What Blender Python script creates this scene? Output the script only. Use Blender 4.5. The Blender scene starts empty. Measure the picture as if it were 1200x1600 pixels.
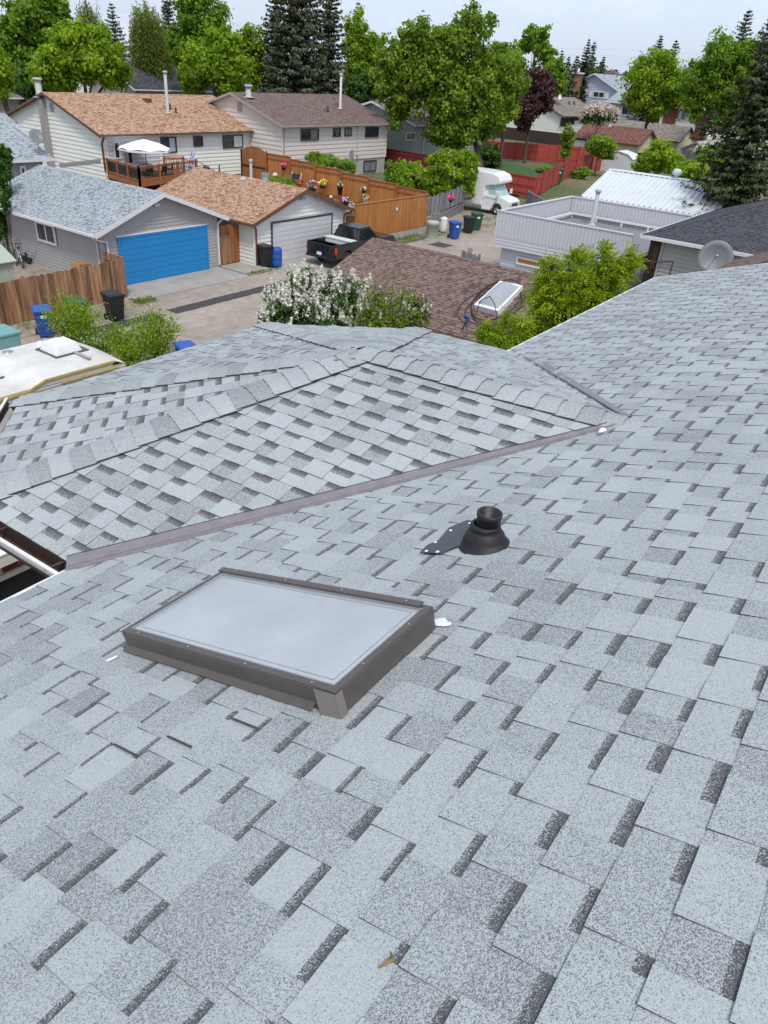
import bpy, math, random
import numpy as np
from mathutils import Vector, Matrix, Euler
random.seed(7); rng = np.random.default_rng(11)
SC = bpy.context.scene; COL = SC.collection
rad = math.radians

# ------------------------------------------------------------------ camera, sky, sun, exposure
# world: X runs along the back lane, Y away across it, Z up; metres, lane at z = 0
FPX, PITCH, ROLL, YAW, H = 1150.0, rad(31.35), rad(4.43), rad(34.57), 9.7
_fh = np.array([math.cos(YAW), math.sin(YAW), 0]); _rh = np.array([math.sin(YAW), -math.cos(YAW), 0]); _z = np.array([0, 0, 1.])
FW = math.cos(PITCH) * _fh - math.sin(PITCH) * _z
_u0 = math.sin(PITCH) * _fh + math.cos(PITCH) * _z
RT = math.cos(ROLL) * _rh + math.sin(ROLL) * _u0
UP = -math.sin(ROLL) * _rh + math.cos(ROLL) * _u0
CAMP = np.array([0, 0, H])
cam = bpy.data.cameras.new('camera'); cob = bpy.data.objects.new('camera', cam); COL.objects.link(cob)
m = Matrix.Identity(4)
for i in range(3):
    m[i][0] = RT[i]; m[i][1] = UP[i]; m[i][2] = -FW[i]; m[i][3] = CAMP[i]
cob.matrix_world = m
cam.sensor_fit = 'VERTICAL'; cam.sensor_height = 32.0; cam.lens = 32.0 * FPX / 1600.0
cam.clip_start = 0.05; cam.clip_end = 5000
SC.camera = cob

SUN_EL, SUN_AZ = rad(58), rad(228)      # azimuth counter-clockwise from +X: behind and left of the camera
world = bpy.data.worlds.new('World'); SC.world = world; world.use_nodes = True
wt = world.node_tree; wt.nodes.clear()
w_out = wt.nodes.new('ShaderNodeOutputWorld'); w_bg = wt.nodes.new('ShaderNodeBackground')
w_sky = wt.nodes.new('ShaderNodeTexSky'); w_sky.sky_type = 'NISHITA'; w_sky.sun_disc = False
w_sky.sun_elevation = SUN_EL; w_sky.sun_rotation = math.pi / 2 - SUN_AZ
w_sky.air_density = 1.0; w_sky.dust_density = 2.0; w_sky.ozone_density = 1.0
w_tc = wt.nodes.new('ShaderNodeTexCoord'); w_map = wt.nodes.new('ShaderNodeMapping'); w_map.inputs['Scale'].default_value = (1, 1, 3.2)
w_n = wt.nodes.new('ShaderNodeTexNoise'); w_n.inputs['Scale'].default_value = 2.6; w_n.inputs['Detail'].default_value = 5
w_r = wt.nodes.new('ShaderNodeMapRange'); w_r.inputs['From Min'].default_value = .32; w_r.inputs['From Max'].default_value = .72
w_r.inputs['To Min'].default_value = .62; w_r.inputs['To Max'].default_value = .88
w_mix = wt.nodes.new('ShaderNodeMix'); w_mix.data_type = 'RGBA'
w_mix.inputs['B'].default_value = (4.75, 5.4, 6.75, 1)          # thin high overcast
wt.links.new(w_tc.outputs['Generated'], w_map.inputs['Vector']); wt.links.new(w_map.outputs['Vector'], w_n.inputs['Vector'])
wt.links.new(w_n.outputs['Fac'], w_r.inputs['Value']); wt.links.new(w_r.outputs['Result'], w_mix.inputs['Factor'])
w_n2 = wt.nodes.new('ShaderNodeTexNoise'); w_n2.inputs['Scale'].default_value = 5.5; w_n2.inputs['Detail'].default_value = 6; w_n2.inputs['Roughness'].default_value = .6; wt.links.new(w_map.outputs['Vector'], w_n2.inputs['Vector'])
w_r2 = wt.nodes.new('ShaderNodeMapRange'); w_r2.inputs['From Min'].default_value = .52; w_r2.inputs['From Max'].default_value = .70; w_r2.inputs['To Max'].default_value = .55; wt.links.new(w_n2.outputs['Fac'], w_r2.inputs['Value'])
w_m2 = wt.nodes.new('ShaderNodeMix'); w_m2.data_type = 'RGBA'; w_m2.inputs['B'].default_value = (6.0, 6.3, 7.0, 1); wt.links.new(w_r2.outputs['Result'], w_m2.inputs['Factor']); wt.links.new(w_mix.outputs['Result'], w_m2.inputs['A'])
wt.links.new(w_sky.outputs['Color'], w_mix.inputs['A']); wt.links.new(w_m2.outputs['Result'], w_bg.inputs['Color'])
w_bg.inputs['Strength'].default_value = 0.128
wt.links.new(w_bg.outputs['Background'], w_out.inputs['Surface'])
sun = bpy.data.lights.new('sun', 'SUN'); sun.energy = 1.9; sun.angle = rad(11); sun.color = (1, .95, .87)
sob = bpy.data.objects.new('sun', sun); COL.objects.link(sob)
sd = Vector((math.cos(SUN_EL) * math.cos(SUN_AZ), math.cos(SUN_EL) * math.sin(SUN_AZ), math.sin(SUN_EL)))
sob.rotation_euler = sd.to_track_quat('Z', 'Y').to_euler(); sob.location = (0, 0, 60)
SC.view_settings.view_transform = 'Standard'; SC.view_settings.look = 'None'
SC.view_settings.exposure = 0.36; SC.view_settings.gamma = 1.0; SC.view_settings.use_curve_mapping = False
SC.cycles.max_bounces = 6; SC.cycles.diffuse_bounces = 3; SC.cycles.transparent_max_bounces = 8; SC.cycles.use_denoising = True

# ------------------------------------------------------------------ measuring helpers (photo pixel, 1200x1600 -> metres)
def ray(x, y): return FW + (x - 600) / FPX * RT - (y - 800) / FPX * UP
def on_z(x, y, z=0.0): d = ray(x, y); return CAMP + d * (z - H) / d[2]
def on_y(x, y, Y): d = ray(x, y); return CAMP + d * Y / d[1]
def on_x(x, y, X): d = ray(x, y); return CAMP + d * X / d[0]
def on_pl(x, y, p, n): d = ray(x, y); return CAMP + d * (np.dot(np.array(p) - CAMP, n) / np.dot(d, n))
def at(x, y, dist): d = ray(x, y); return CAMP + d * dist / math.hypot(d[0], d[1])
def rect_y(x0, y0, x1, y1, Y):
    a, b = on_y(x0, y0, Y), on_y(x1, y1, Y); return min(a[0], b[0]), max(a[0], b[0]), min(a[2], b[2]), max(a[2], b[2])
def rect_x(x0, y0, x1, y1, X):
    a, b = on_x(x0, y0, X), on_x(x1, y1, X); return min(a[1], b[1]), max(a[1], b[1]), min(a[2], b[2]), max(a[2], b[2])

# ------------------------------------------------------------------ objects
def tag(o, label=None, cat=None, group=None, kind=None):
    if label: o['label'] = label
    if cat: o['category'] = cat
    if group: o['group'] = group
    if kind: o['kind'] = kind
    return o
def thing(name, label, cat, loc=(0, 0, 0), group=None):
    o = bpy.data.objects.new(name, None); COL.objects.link(o); o.location = tuple(float(v) for v in loc); o.empty_display_size = .2
    return tag(o, label, cat, group)
def root_of(o):
    while o.parent: o = o.parent
    return o
def copy_tree(o, parent=None):
    c = o.copy(); COL.objects.link(c)
    if parent: c.parent = parent
    for ch in o.children: copy_tree(ch, c)
    return c
def clip_poly(poly, a, b, c):
    """keep a*x+b*y<=c"""
    out = []
    for i in range(len(poly)):
        p, q = poly[i], poly[(i + 1) % len(poly)]
        fp, fq = a * p[0] + b * p[1] - c, a * q[0] + b * q[1] - c
        if fp <= 0: out.append(p)
        if (fp < 0 < fq) or (fq < 0 < fp):
            t = fp / (fp - fq); out.append((p[0] + (q[0] - p[0]) * t, p[1] + (q[1] - p[1]) * t))
    return out
def clip_convex(poly, conv):
    ar = sum(conv[i][0] * conv[(i + 1) % len(conv)][1] - conv[(i + 1) % len(conv)][0] * conv[i][1] for i in range(len(conv)))
    s = 1 if ar > 0 else -1
    for i in range(len(conv)):
        p, q = conv[i], conv[(i + 1) % len(conv)]
        nx, ny = s * (q[1] - p[1]), -s * (q[0] - p[0])
        poly = clip_poly(poly, nx, ny, nx * p[0] + ny * p[1])
        if len(poly) < 3: return []
    return poly
class MB:
    def __init__(s): s.v = []; s.f = []; s.t = []; s.b = []; s.mi = []; s.tone = 0.0; s.mat = 0; s.sm = []; s.smooth = False
    def face(s, pts, band=None, mi=None):
        i = len(s.v); s.v.extend([tuple(map(float, p)) for p in pts]); s.f.append(list(range(i, i + len(pts))))
        s.t.append(s.tone); s.b.append(band); s.mi.append(s.mat if mi is None else mi); s.sm.append(s.smooth)
    def mesh(s, verts, faces):
        i = len(s.v); s.v.extend([tuple(map(float, p)) for p in verts])
        for f in faces:
            s.f.append([i + k for k in f]); s.t.append(s.tone); s.b.append(None); s.mi.append(s.mat); s.sm.append(s.smooth)
    def box(s, x0, x1, y0, y1, z0, z1, rot=None, piv=None):
        P = [(x, y, z) for z in (z0, z1) for y in (y0, y1) for x in (x0, x1)]
        if rot is not None:
            pv = Vector(piv if piv is not None else ((x0 + x1) / 2, (y0 + y1) / 2, (z0 + z1) / 2))
            P = [tuple(rot @ (Vector(p) - pv) + pv) for p in P]
        s.mesh(P, [(0, 2, 3, 1), (4, 5, 7, 6), (0, 1, 5, 4), (2, 6, 7, 3), (0, 4, 6, 2), (1, 3, 7, 5)])
    def beam(s, p, q, w, h, up=(0, 0, 1)):
        p, q = Vector(p), Vector(q); d = (q - p).normalized(); u = Vector(up)
        sd_ = d.cross(u)
        if sd_.length < 1e-4: sd_ = d.cross(Vector((1, 0, 0)))
        sd_.normalize(); u2 = sd_.cross(d).normalized(); a = sd_ * w / 2; b = u2 * h / 2
        P = [p - a - b, p + a - b, p + a + b, p - a + b, q - a - b, q + a - b, q + a + b, q - a + b]
        s.mesh(P, [(3, 2, 1, 0), (4, 5, 6, 7), (0, 1, 5, 4), (1, 2, 6, 5), (2, 3, 7, 6), (3, 0, 4, 7)])
    def tube(s, pts, r, n=8, cap=True):
        pts = [Vector(p) for p in pts]; rs = r if isinstance(r, (list, tuple)) else [r] * len(pts); V = []; prev = None
        for i, p in enumerate(pts):
            d = (pts[min(i + 1, len(pts) - 1)] - pts[max(i - 1, 0)])
            if d.length < 1e-9: d = Vector((0, 0, 1))
            d.normalize()
            x = (prev - d * prev.dot(d)) if prev else d.orthogonal()
            if x.length < 1e-6: x = d.orthogonal()
            x.normalize(); y = d.cross(x); prev = x
            for k in range(n):
                a = 2 * math.pi * k / n; V.append(p + (x * math.cos(a) + y * math.sin(a)) * rs[i])
        F = [(i * n + k, i * n + (k + 1) % n, (i + 1) * n + (k + 1) % n, (i + 1) * n + k) for i in range(len(pts) - 1) for k in range(n)]
        sm = s.smooth; s.smooth = True
        s.mesh(V, F); s.smooth = False
        if cap:
            s.mesh(V[:n], [tuple(reversed(range(n)))]); s.mesh(V[-n:], [tuple(range(n))])
        s.smooth = sm
    def lathe(s, prof, c=(0, 0, 0), n=20, axis=(0, 0, 1), smooth=True):
        ax = Vector(axis).normalized(); x = ax.orthogonal().normalized(); y = ax.cross(x); c = Vector(c); V = []
        for r_, h_ in prof:
            for k in range(n):
                a = 2 * math.pi * k / n; V.append(c + ax * h_ + (x * math.cos(a) + y * math.sin(a)) * r_)
        F = [(i * n + k, i * n + (k + 1) % n, (i + 1) * n + (k + 1) % n, (i + 1) * n + k) for i in range(len(prof) - 1) for k in range(n)]
        sm = s.smooth; s.smooth = smooth; s.mesh(V, F); s.smooth = sm
    def prism(s, poly3, off):
        """closed prism: polygon plus its copy moved by off"""
        n = len(poly3); off = Vector(off); V = [Vector(p) for p in poly3] + [Vector(p) + off for p in poly3]
        s.mesh(V, [tuple(reversed(range(n))), tuple(range(n, 2 * n))] + [(i, (i + 1) % n, n + (i + 1) % n, n + i) for i in range(n)])
    def build(s, name, mats, parent=None, bevel=0, label=None, weld=False, autonormal=True):
        me = bpy.data.meshes.new(name); off = Vector((0, 0, 0))
        if parent is not None: off = Vector(root_of(parent).location)
        me.from_pydata([(v[0] - off.x, v[1] - off.y, v[2] - off.z) for v in s.v], [], s.f)
        for mt in (mats if isinstance(mats, (list, tuple)) else [mats]): me.materials.append(mt)
        if any(s.mi): me.polygons.foreach_set('material_index', s.mi)
        if any(s.sm): me.polygons.foreach_set('use_smooth', s.sm)
        if any(s.t):
            at_ = me.attributes.new('tone', 'FLOAT', 'CORNER')
            at_.data.foreach_set('value', np.repeat(np.array(s.t, np.float32), [len(f) for f in s.f]))
        if any(b is not None for b in s.b):
            at_ = me.attributes.new('band', 'FLOAT', 'CORNER'); vals = []
            for f, b in zip(s.f, s.b): vals.extend(b if b is not None else [0.0] * len(f))
            at_.data.foreach_set('value', np.array(vals, np.float32))
        me.update()
        o = bpy.data.objects.new(name, me); COL.objects.link(o)
        if parent is not None: o.parent = parent
        if bevel:
            bv = o.modifiers.new('bevel', 'BEVEL'); bv.width = bevel; bv.segments = 2; bv.limit_method = 'ANGLE'; bv.angle_limit = rad(40)
            wd = o.modifiers.new('weld', 'WELD'); wd.merge_threshold = 1e-4
            o.modifiers.move(1, 0)
        if label: o['label'] = label
        return o

# ------------------------------------------------------------------ materials
def mat(name, col, rough=.6, metal=0.0, nscale=6.0, namt=.10, bump=0.0, bscale=60.0, spec=.5, col2=None, cscale=1.5, stretch=(1, 1, 1), alpha=1.0):
    mt = bpy.data.materials.new(name); mt.use_nodes = True; nt = mt.node_tree; L = nt.links.new
    bs = nt.nodes['Principled BSDF']; bs.inputs['Roughness'].default_value = rough; bs.inputs['Metallic'].default_value = metal
    bs.inputs['Specular IOR Level'].default_value = spec
    tc = nt.nodes.new('ShaderNodeTexCoord'); mp = nt.nodes.new('ShaderNodeMapping'); mp.inputs['Scale'].default_value = stretch
    L(tc.outputs['Object'], mp.inputs['Vector'])
    n1 = nt.nodes.new('ShaderNodeTexNoise'); n1.inputs['Scale'].default_value = nscale; n1.inputs['Detail'].default_value = 6; n1.inputs['Roughness'].default_value = .65
    L(mp.outputs['Vector'], n1.inputs['Vector'])
    mr = nt.nodes.new('ShaderNodeMapRange'); mr.inputs['From Min'].default_value = .3; mr.inputs['From Max'].default_value = .7
    mr.inputs['To Min'].default_value = 1 - namt; mr.inputs['To Max'].default_value = 1 + namt; L(n1.outputs['Fac'], mr.inputs['Value'])
    at_ = nt.nodes.new('ShaderNodeAttribute'); at_.attribute_name = 'tone'
    ad = nt.nodes.new('ShaderNodeMath'); ad.operation = 'ADD'; L(mr.outputs['Result'], ad.inputs[0]); L(at_.outputs['Fac'], ad.inputs[1])
    sc = nt.nodes.new('ShaderNodeVectorMath'); sc.operation = 'SCALE'; L(ad.outputs[0], sc.inputs['Scale'])
    if col2 is None: sc.inputs[0].default_value = col
    else:
        n2 = nt.nodes.new('ShaderNodeTexNoise'); n2.inputs['Scale'].default_value = cscale; n2.inputs['Detail'].default_value = 5; L(mp.outputs['Vector'], n2.inputs['Vector'])
        r2 = nt.nodes.new('ShaderNodeMapRange'); r2.inputs['From Min'].default_value = .4; r2.inputs['From Max'].default_value = .62; L(n2.outputs['Fac'], r2.inputs['Value'])
        mx = nt.nodes.new('ShaderNodeMix'); mx.data_type = 'RGBA'; mx.inputs['A'].default_value = (*col, 1); mx.inputs['B'].default_value = (*col2, 1)
        L(r2.outputs['Result'], mx.inputs['Factor']); L(mx.outputs['Result'], sc.inputs[0])
    L(sc.outputs['Vector'], bs.inputs['Base Color'])
    if bump:
        n3 = nt.nodes.new('ShaderNodeTexNoise'); n3.inputs['Scale'].default_value = bscale; n3.inputs['Detail'].default_value = 4; L(mp.outputs['Vector'], n3.inputs['Vector'])
        bp = nt.nodes.new('ShaderNodeBump'); bp.inputs['Strength'].default_value = bump; bp.inputs['Distance'].default_value = .02
        L(n3.outputs['Fac'], bp.inputs['Height']); L(bp.outputs['Normal'], bs.inputs['Normal'])
    return mt
def shingle_mat(name, light, mid, dark, band, g1=210.0, g2=60.0, contrast=1.0):
    """granules: light / mid / dark chips, a printed dark band where the attribute 'band' runs high"""
    mt = bpy.data.materials.new(name); mt.use_nodes = True; nt = mt.node_tree; L = nt.links.new
    bs = nt.nodes['Principled BSDF']; bs.inputs['Roughness'].default_value = .88; bs.inputs['Specular IOR Level'].default_value = .25
    tc = nt.nodes.new('ShaderNodeTexCoord')
    vo = nt.nodes.new('ShaderNodeTexVoronoi'); vo.inputs['Scale'].default_value = g1; L(tc.outputs['Object'], vo.inputs['Vector'])
    sp = nt.nodes.new('ShaderNodeSeparateColor'); L(vo.outputs['Color'], sp.inputs['Color'])
    n1 = nt.nodes.new('ShaderNodeTexNoise'); n1.inputs['Scale'].default_value = g2; n1.inputs['Detail'].default_value = 2; L(tc.outputs['Object'], n1.inputs['Vector'])
    n2 = nt.nodes.new('ShaderNodeTexNoise'); n2.inputs['Scale'].default_value = 1.3; n2.inputs['Detail'].default_value = 6; L(tc.outputs['Object'], n2.inputs['Vector'])
    # chip value = cell random + clumping noise + large weathering + per-tab tone
    a1 = nt.nodes.new('ShaderNodeMath'); a1.operation = 'MULTIPLY_ADD'; L(sp.outputs[0], a1.inputs[0]); a1.inputs[1].default_value = .62 * contrast
    a0 = nt.nodes.new('ShaderNodeMath'); a0.operation = 'MULTIPLY_ADD'; L(n1.outputs['Fac'], a0.inputs[0]); a0.inputs[1].default_value = .62; a0.inputs[2].default_value = .31 * (1 - contrast); L(a0.outputs[0], a1.inputs[2])
    a2 = nt.nodes.new('ShaderNodeMath'); a2.operation = 'MULTIPLY_ADD'; L(n2.outputs['Fac'], a2.inputs[0]); a2.inputs[1].default_value = .30; L(a1.outputs[0], a2.inputs[2])
    tn = nt.nodes.new('ShaderNodeAttribute'); tn.attribute_name = 'tone'
    a3 = nt.nodes.new('ShaderNodeMath'); a3.operation = 'ADD'; L(a2.outputs[0], a3.inputs[0]); L(tn.outputs['Fac'], a3.inputs[1])
    cr = nt.nodes.new('ShaderNodeValToRGB'); e = cr.color_ramp.elements
    e[0].position = .40; e[0].color = (*dark, 1); e[1].position = .76; e[1].color = (*light, 1)
    x = e.new(.53); x.color = (*mid, 1)
    dv = nt.nodes.new('ShaderNodeMath'); dv.operation = 'DIVIDE'; L(a3.outputs[0], dv.inputs[0]); dv.inputs[1].default_value = 1.20
    L(dv.outputs[0], cr.inputs['Fac'])
    bd = nt.nodes.new('ShaderNodeAttribute'); bd.attribute_name = 'band'
    b1 = nt.nodes.new('ShaderNodeMath'); b1.operation = 'MULTIPLY_ADD'; L(sp.outputs[1], b1.inputs[0]); b1.inputs[1].default_value = .8; L(bd.outputs['Fac'], b1.inputs[2])
    b2 = nt.nodes.new('ShaderNodeMapRange'); b2.inputs['From Min'].default_value = .80; b2.inputs['From Max'].default_value = 1.0; L(b1.outputs[0], b2.inputs['Value'])
    gt = nt.nodes.new('ShaderNodeMath'); gt.operation = 'GREATER_THAN'; L(bd.outputs['Fac'], gt.inputs[0]); gt.inputs[1].default_value = .01
    bm = nt.nodes.new('ShaderNodeMath'); bm.operation = 'MULTIPLY'; L(b2.outputs['Result'], bm.inputs[0]); L(gt.outputs[0], bm.inputs[1])
    vr = nt.nodes.new('ShaderNodeMapRange'); vr.inputs['To Min'].default_value = .45; vr.inputs['To Max'].default_value = 1.7; L(sp.outputs[2], vr.inputs['Value'])
    bs_c = nt.nodes.new('ShaderNodeVectorMath'); bs_c.operation = 'SCALE'; bs_c.inputs[0].default_value = band; L(vr.outputs['Result'], bs_c.inputs['Scale'])
    mx = nt.nodes.new('ShaderNodeMix'); mx.data_type = 'RGBA'; L(bm.outputs[0], mx.inputs['Factor']); L(cr.outputs['Color'], mx.inputs['A']); L(bs_c.outputs['Vector'], mx.inputs['B'])
    L(mx.outputs['Result'], bs.inputs['Base Color'])
    bp = nt.nodes.new('ShaderNodeBump'); bp.inputs['Strength'].default_value = .3; bp.inputs['Distance'].default_value = .004
    L(sp.outputs[0], bp.inputs['Height']); L(bp.outputs['Normal'], bs.inputs['Normal'])
    return mt
def leaf_mat(name, a, b, trans=.35):
    mt = bpy.data.materials.new(name); mt.use_nodes = True; nt = mt.node_tree; L = nt.links.new; nt.nodes.clear()
    out = nt.nodes.new('ShaderNodeOutputMaterial'); at_ = nt.nodes.new('ShaderNodeAttribute'); at_.attribute_name = 'tone'
    mx = nt.nodes.new('ShaderNodeMix'); mx.data_type = 'RGBA'; mx.inputs['A'].default_value = (*a, 1); mx.inputs['B'].default_value = (*b, 1)
    L(at_.outputs['Fac'], mx.inputs['Factor'])
    df = nt.nodes.new('ShaderNodeBsdfPrincipled'); df.inputs['Roughness'].default_value = .55; df.inputs['Specular IOR Level'].default_value = .3
    tr = nt.nodes.new('ShaderNodeBsdfTranslucent'); ms = nt.nodes.new('ShaderNodeMixShader'); ms.inputs[0].default_value = trans
    L(mx.outputs['Result'], df.inputs['Base Color'])
    hs = nt.nodes.new('ShaderNodeVectorMath'); hs.operation = 'MULTIPLY'; hs.inputs[1].default_value = (1.25, 1.3, .6); L(mx.outputs['Result'], hs.inputs[0])
    L(hs.outputs['Vector'], tr.inputs['Color'])
    L(df.outputs[0], ms.inputs[1]); L(tr.outputs[0], ms.inputs[2]); L(ms.outputs[0], out.inputs['Surface'])
    return mt
def glass_mat(name, col, rough=.06):
    return mat(name, col, rough=rough, namt=.12, nscale=1.5, spec=.8)
# ------------------------------------------------------------------ materials used
M = {}
M['sh_grey'] = shingle_mat('grey_laminated_shingle', (.44, .472, .470), (.325, .350, .350), (.150, .161, .161), (.088, .088, .089), 430, 240)
M['sh_edge'] = mat('asphalt_edge', (.055, .055, .058), .9)
M['sh_grey2'] = shingle_mat('blue_grey_shingle', (.40, .435, .455), (.29, .32, .34), (.16, .18, .195), (.13, .145, .165), 30, 8, .4)
M['sh_tan'] = shingle_mat('tan_shingle', (.50, .33, .22), (.33, .19, .115), (.20, .11, .065), (.22, .115, .07), 14, 5, .4)
M['sh_brown'] = shingle_mat('brown_shingle', (.225, .16, .13), (.145, .10, .083), (.085, .057, .05), (.085, .057, .048), 25, 7, .4)
M['sh_brown2'] = shingle_mat('weathered_brown_shingle', (.21, .15, .13), (.15, .105, .09), (.10, .07, .062), (.10, .067, .06), 12, 5, .35)
M['sh_red'] = shingle_mat('red_brown_shingle', (.25, .12, .10), (.18, .075, .062), (.10, .045, .04), (.09, .04, .036), 10, 4)
M['sh_beige'] = shingle_mat('beige_grey_shingle', (.30, .26, .225), (.21, .18, .155), (.12, .10, .09), (.11, .095, .085), 10, 4)
M['sh_dark'] = shingle_mat('charcoal_shingle', (.085, .088, .10), (.05, .052, .06), (.025, .026, .03), (.028, .029, .034), 22, 6, .5)
M['white'] = mat('white_paint', (.76, .76, .75), .45, namt=.04)
M['offwhite'] = mat('cream_siding', (.74, .72, .66), .5, namt=.05, nscale=1.2)
M['whitesiding'] = mat('white_vinyl_siding', (.78, .76, .71), .5, namt=.05, nscale=1.2)
M['greysiding'] = mat('grey_vinyl_siding', (.36, .345, .34), .5, namt=.04, nscale=1.5)
M['beigesiding'] = mat('grey_beige_siding', (.44, .415, .39), .55, namt=.05, nscale=1.2)
M['pinksiding'] = mat('pinkish_beige_siding', (.63, .565, .52), .55, namt=.05, nscale=1.0)
M['greensiding'] = mat('grey_green_siding', (.38, .385, .35), .55, namt=.05, nscale=1.0)
M['yellowsiding'] = mat('pale_yellow_siding', (.66, .58, .38), .55, namt=.06, nscale=1.0)
M['bluesiding'] = mat('pale_blue_siding', (.50, .54, .62), .55, namt=.04, nscale=1.0)
M['lilacmetal'] = mat('pale_lilac_metal', (.545, .54, .575), .4, namt=.04, nscale=1.5)
M['foundation'] = mat('concrete_foundation', (.40, .38, .35), .85, namt=.16, nscale=3)
M['brownpaint'] = mat('brown_trim_paint', (.13, .062, .042), .5, namt=.10)
M['darkbrown'] = mat('dark_brown_boards', (.05, .026, .022), .6, namt=.15)
M['greytrim'] = mat('grey_trim', (.32, .30, .29), .5)
M['fascia_w'] = mat('white_fascia', (.68, .68, .69), .4, namt=.04)
M['fascia_l'] = mat('taupe_fascia', (.36, .31, .28), .5, namt=.06)
M['bluedoor'] = mat('bright_blue_paint', (.012, .22, .52), .42, namt=.06, nscale=3)
M['greydoor'] = mat('pale_grey_door_paint', (.60, .60, .61), .4, namt=.05, nscale=2)
M['glass'] = glass_mat('window_glass', (.035, .042, .05))
M['curtain'] = glass_mat('curtained_glass', (.20, .21, .22), .1)
M['frame_d'] = mat('dark_window_frame', (.055, .055, .055), .4)
M['cedar'] = mat('stained_cedar', (.42, .165, .042), .6, nscale=9, namt=.25, stretch=(1, 1, .12))
M['cedar_d'] = mat('dark_stained_cedar', (.30, .105, .032), .6, nscale=9, namt=.25, stretch=(1, 1, .12))
M['oldwood'] = mat('weathered_brown_boards', (.33, .185, .10), .75, nscale=12, namt=.5, stretch=(1, 1, .08), col2=(.22, .105, .05), cscale=5)
M['greywood'] = mat('weathered_grey_boards', (.20, .20, .21), .8, nscale=12, namt=.4, stretch=(1, 1, .1))
M['redpaint'] = mat('barn_red_stain', (.38, .055, .040), .6, nscale=8, namt=.25, stretch=(1, 1, .15))
M['redpaint_d'] = mat('dark_red_stain', (.16, .018, .018), .6, nscale=8, namt=.2)
M['deckwood'] = mat('reddish_deck_wood', (.36, .12, .045), .55, nscale=7, namt=.2)
M['black'] = mat('black_plastic', (.014, .014, .016), .5, namt=.2)
M['blackmetal'] = mat('black_metal', (.018, .018, .02), .4)
M['rubber'] = mat('rubber_boot', (.012, .012, .013), .6, nscale=30, namt=.3)
M['membrane'] = mat('dark_flashing_sheet', (.045, .046, .055), .35, nscale=20, namt=.2)
M['galv'] = mat('galvanised_metal', (.42, .43, .44), .35, metal=.6, nscale=8, namt=.15)
M['pipegrey'] = mat('grey_painted_pipe', (.40, .40, .40), .5)
M['valley'] = mat('mauve_valley_metal', (.205, .185, .195), .38, nscale=14, namt=.16, spec=.6)
M['bronze'] = mat('bronze_skylight_frame', (.088, .076, .067), .42, nscale=25, namt=.10, spec=.6)
M['skyglass'] = mat('frosted_skylight_glass', (.50, .525, .54), .05, nscale=1.6, namt=.05, spec=.9)
M['deadleaf'] = mat('dead_leaf', (.26, .17, .06), .7)
M['cornerplate'] = mat('grey_brown_corner_plate', (.20, .18, .165), .4, namt=.1)
M['wellwhite'] = mat('painted_light_well', (.74, .76, .77), .5, namt=.05, nscale=2)
M['graydome'] = mat('grey_acrylic_dome', (.34, .36, .38), .08, namt=.05, spec=.9)
M['flue'] = mat('dull_white_flue', (.50, .50, .49), .5)
def pane_mat():
    mt = mat('skylight_pane', (.68, .70, .70), .03, nscale=2.6, namt=.13, spec=1.0); nt = mt.node_tree; out = nt.nodes['Material Output']; bs = nt.nodes['Principled BSDF']
    tr = nt.nodes.new('ShaderNodeBsdfTransparent'); tr.inputs['Color'].default_value = (.86, .90, .90, 1); gl = nt.nodes.new('ShaderNodeBsdfGlossy'); gl.inputs['Roughness'].default_value = .02
    fr = nt.nodes.new('ShaderNodeFresnel'); fr.inputs['IOR'].default_value = 1.55; m1 = nt.nodes.new('ShaderNodeMixShader'); m1.inputs[0].default_value = .38; m2 = nt.nodes.new('ShaderNodeMixShader')
    nt.links.new(bs.outputs[0], m1.inputs[1]); nt.links.new(tr.outputs[0], m1.inputs[2]); nt.links.new(fr.outputs[0], m2.inputs[0]); nt.links.new(m1.outputs[0], m2.inputs[1]); nt.links.new(gl.outputs[0], m2.inputs[2]); nt.links.new(m2.outputs[0], out.inputs['Surface']); return mt
M['skypane'] = pane_mat()
M['seal'] = mat('white_sealant', (.8, .8, .8), .5)
M['gutter_in'] = mat('dirty_gutter_inside', (.060, .038, .028), .6, nscale=25, namt=.45)
M['bluebin'] = mat('blue_bin_plastic', (.02, .085, .36), .45, namt=.08)
M['greenbin'] = mat('green_bin_plastic', (.014, .085, .035), .45, namt=.08)
M['blackbin'] = mat('black_bin_plastic', (.016, .016, .018), .45, namt=.1)
M['tyre'] = mat('tyre_rubber', (.015, .015, .016), .8)
M['chrome'] = mat('wheel_metal', (.45, .45, .46), .3, metal=.8)
M['truckblack'] = mat('dusty_black_car_paint', (.012, .012, .014), .22, nscale=4, namt=.2, spec=.8)
M['truckglass'] = glass_mat('dark_car_glass', (.012, .015, .018), .04)
M['alu'] = mat('checker_aluminium', (.70, .71, .72), .35, metal=.0, nscale=40, namt=.1)
M['redlamp'] = mat('tail_lamp_red', (.55, .04, .02), .25)
M['rvwhite'] = mat('rv_white_gelcoat', (.74, .74, .74), .3, namt=.04)
M['rvglass'] = glass_mat('sunshade_windscreen', (.30, .50, .50), .08)
M['rvgrey'] = mat('grey_rv_stripe', (.20, .20, .24), .4)
M['trailerroof'] = mat('chalky_white_trailer_roof', (.66, .655, .63), .6, nscale=2.5, namt=.10, col2=(.56, .54, .48), cscale=1.2)
M['trailerside'] = mat('ribbed_beige_trailer_side', (.50, .47, .43), .5, namt=.06)
M['yellowstrip'] = mat('yellowed_trim', (.50, .36, .10), .5, namt=.2)
M['teal'] = mat('faded_teal_plastic', (.16, .34, .33), .6, namt=.12)
M['shedgreen'] = mat('pale_green_steel', (.38, .42, .33), .5, namt=.05)
M['cardboard'] = mat('orange_brown_board', (.42, .20, .07), .8, namt=.1)
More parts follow.
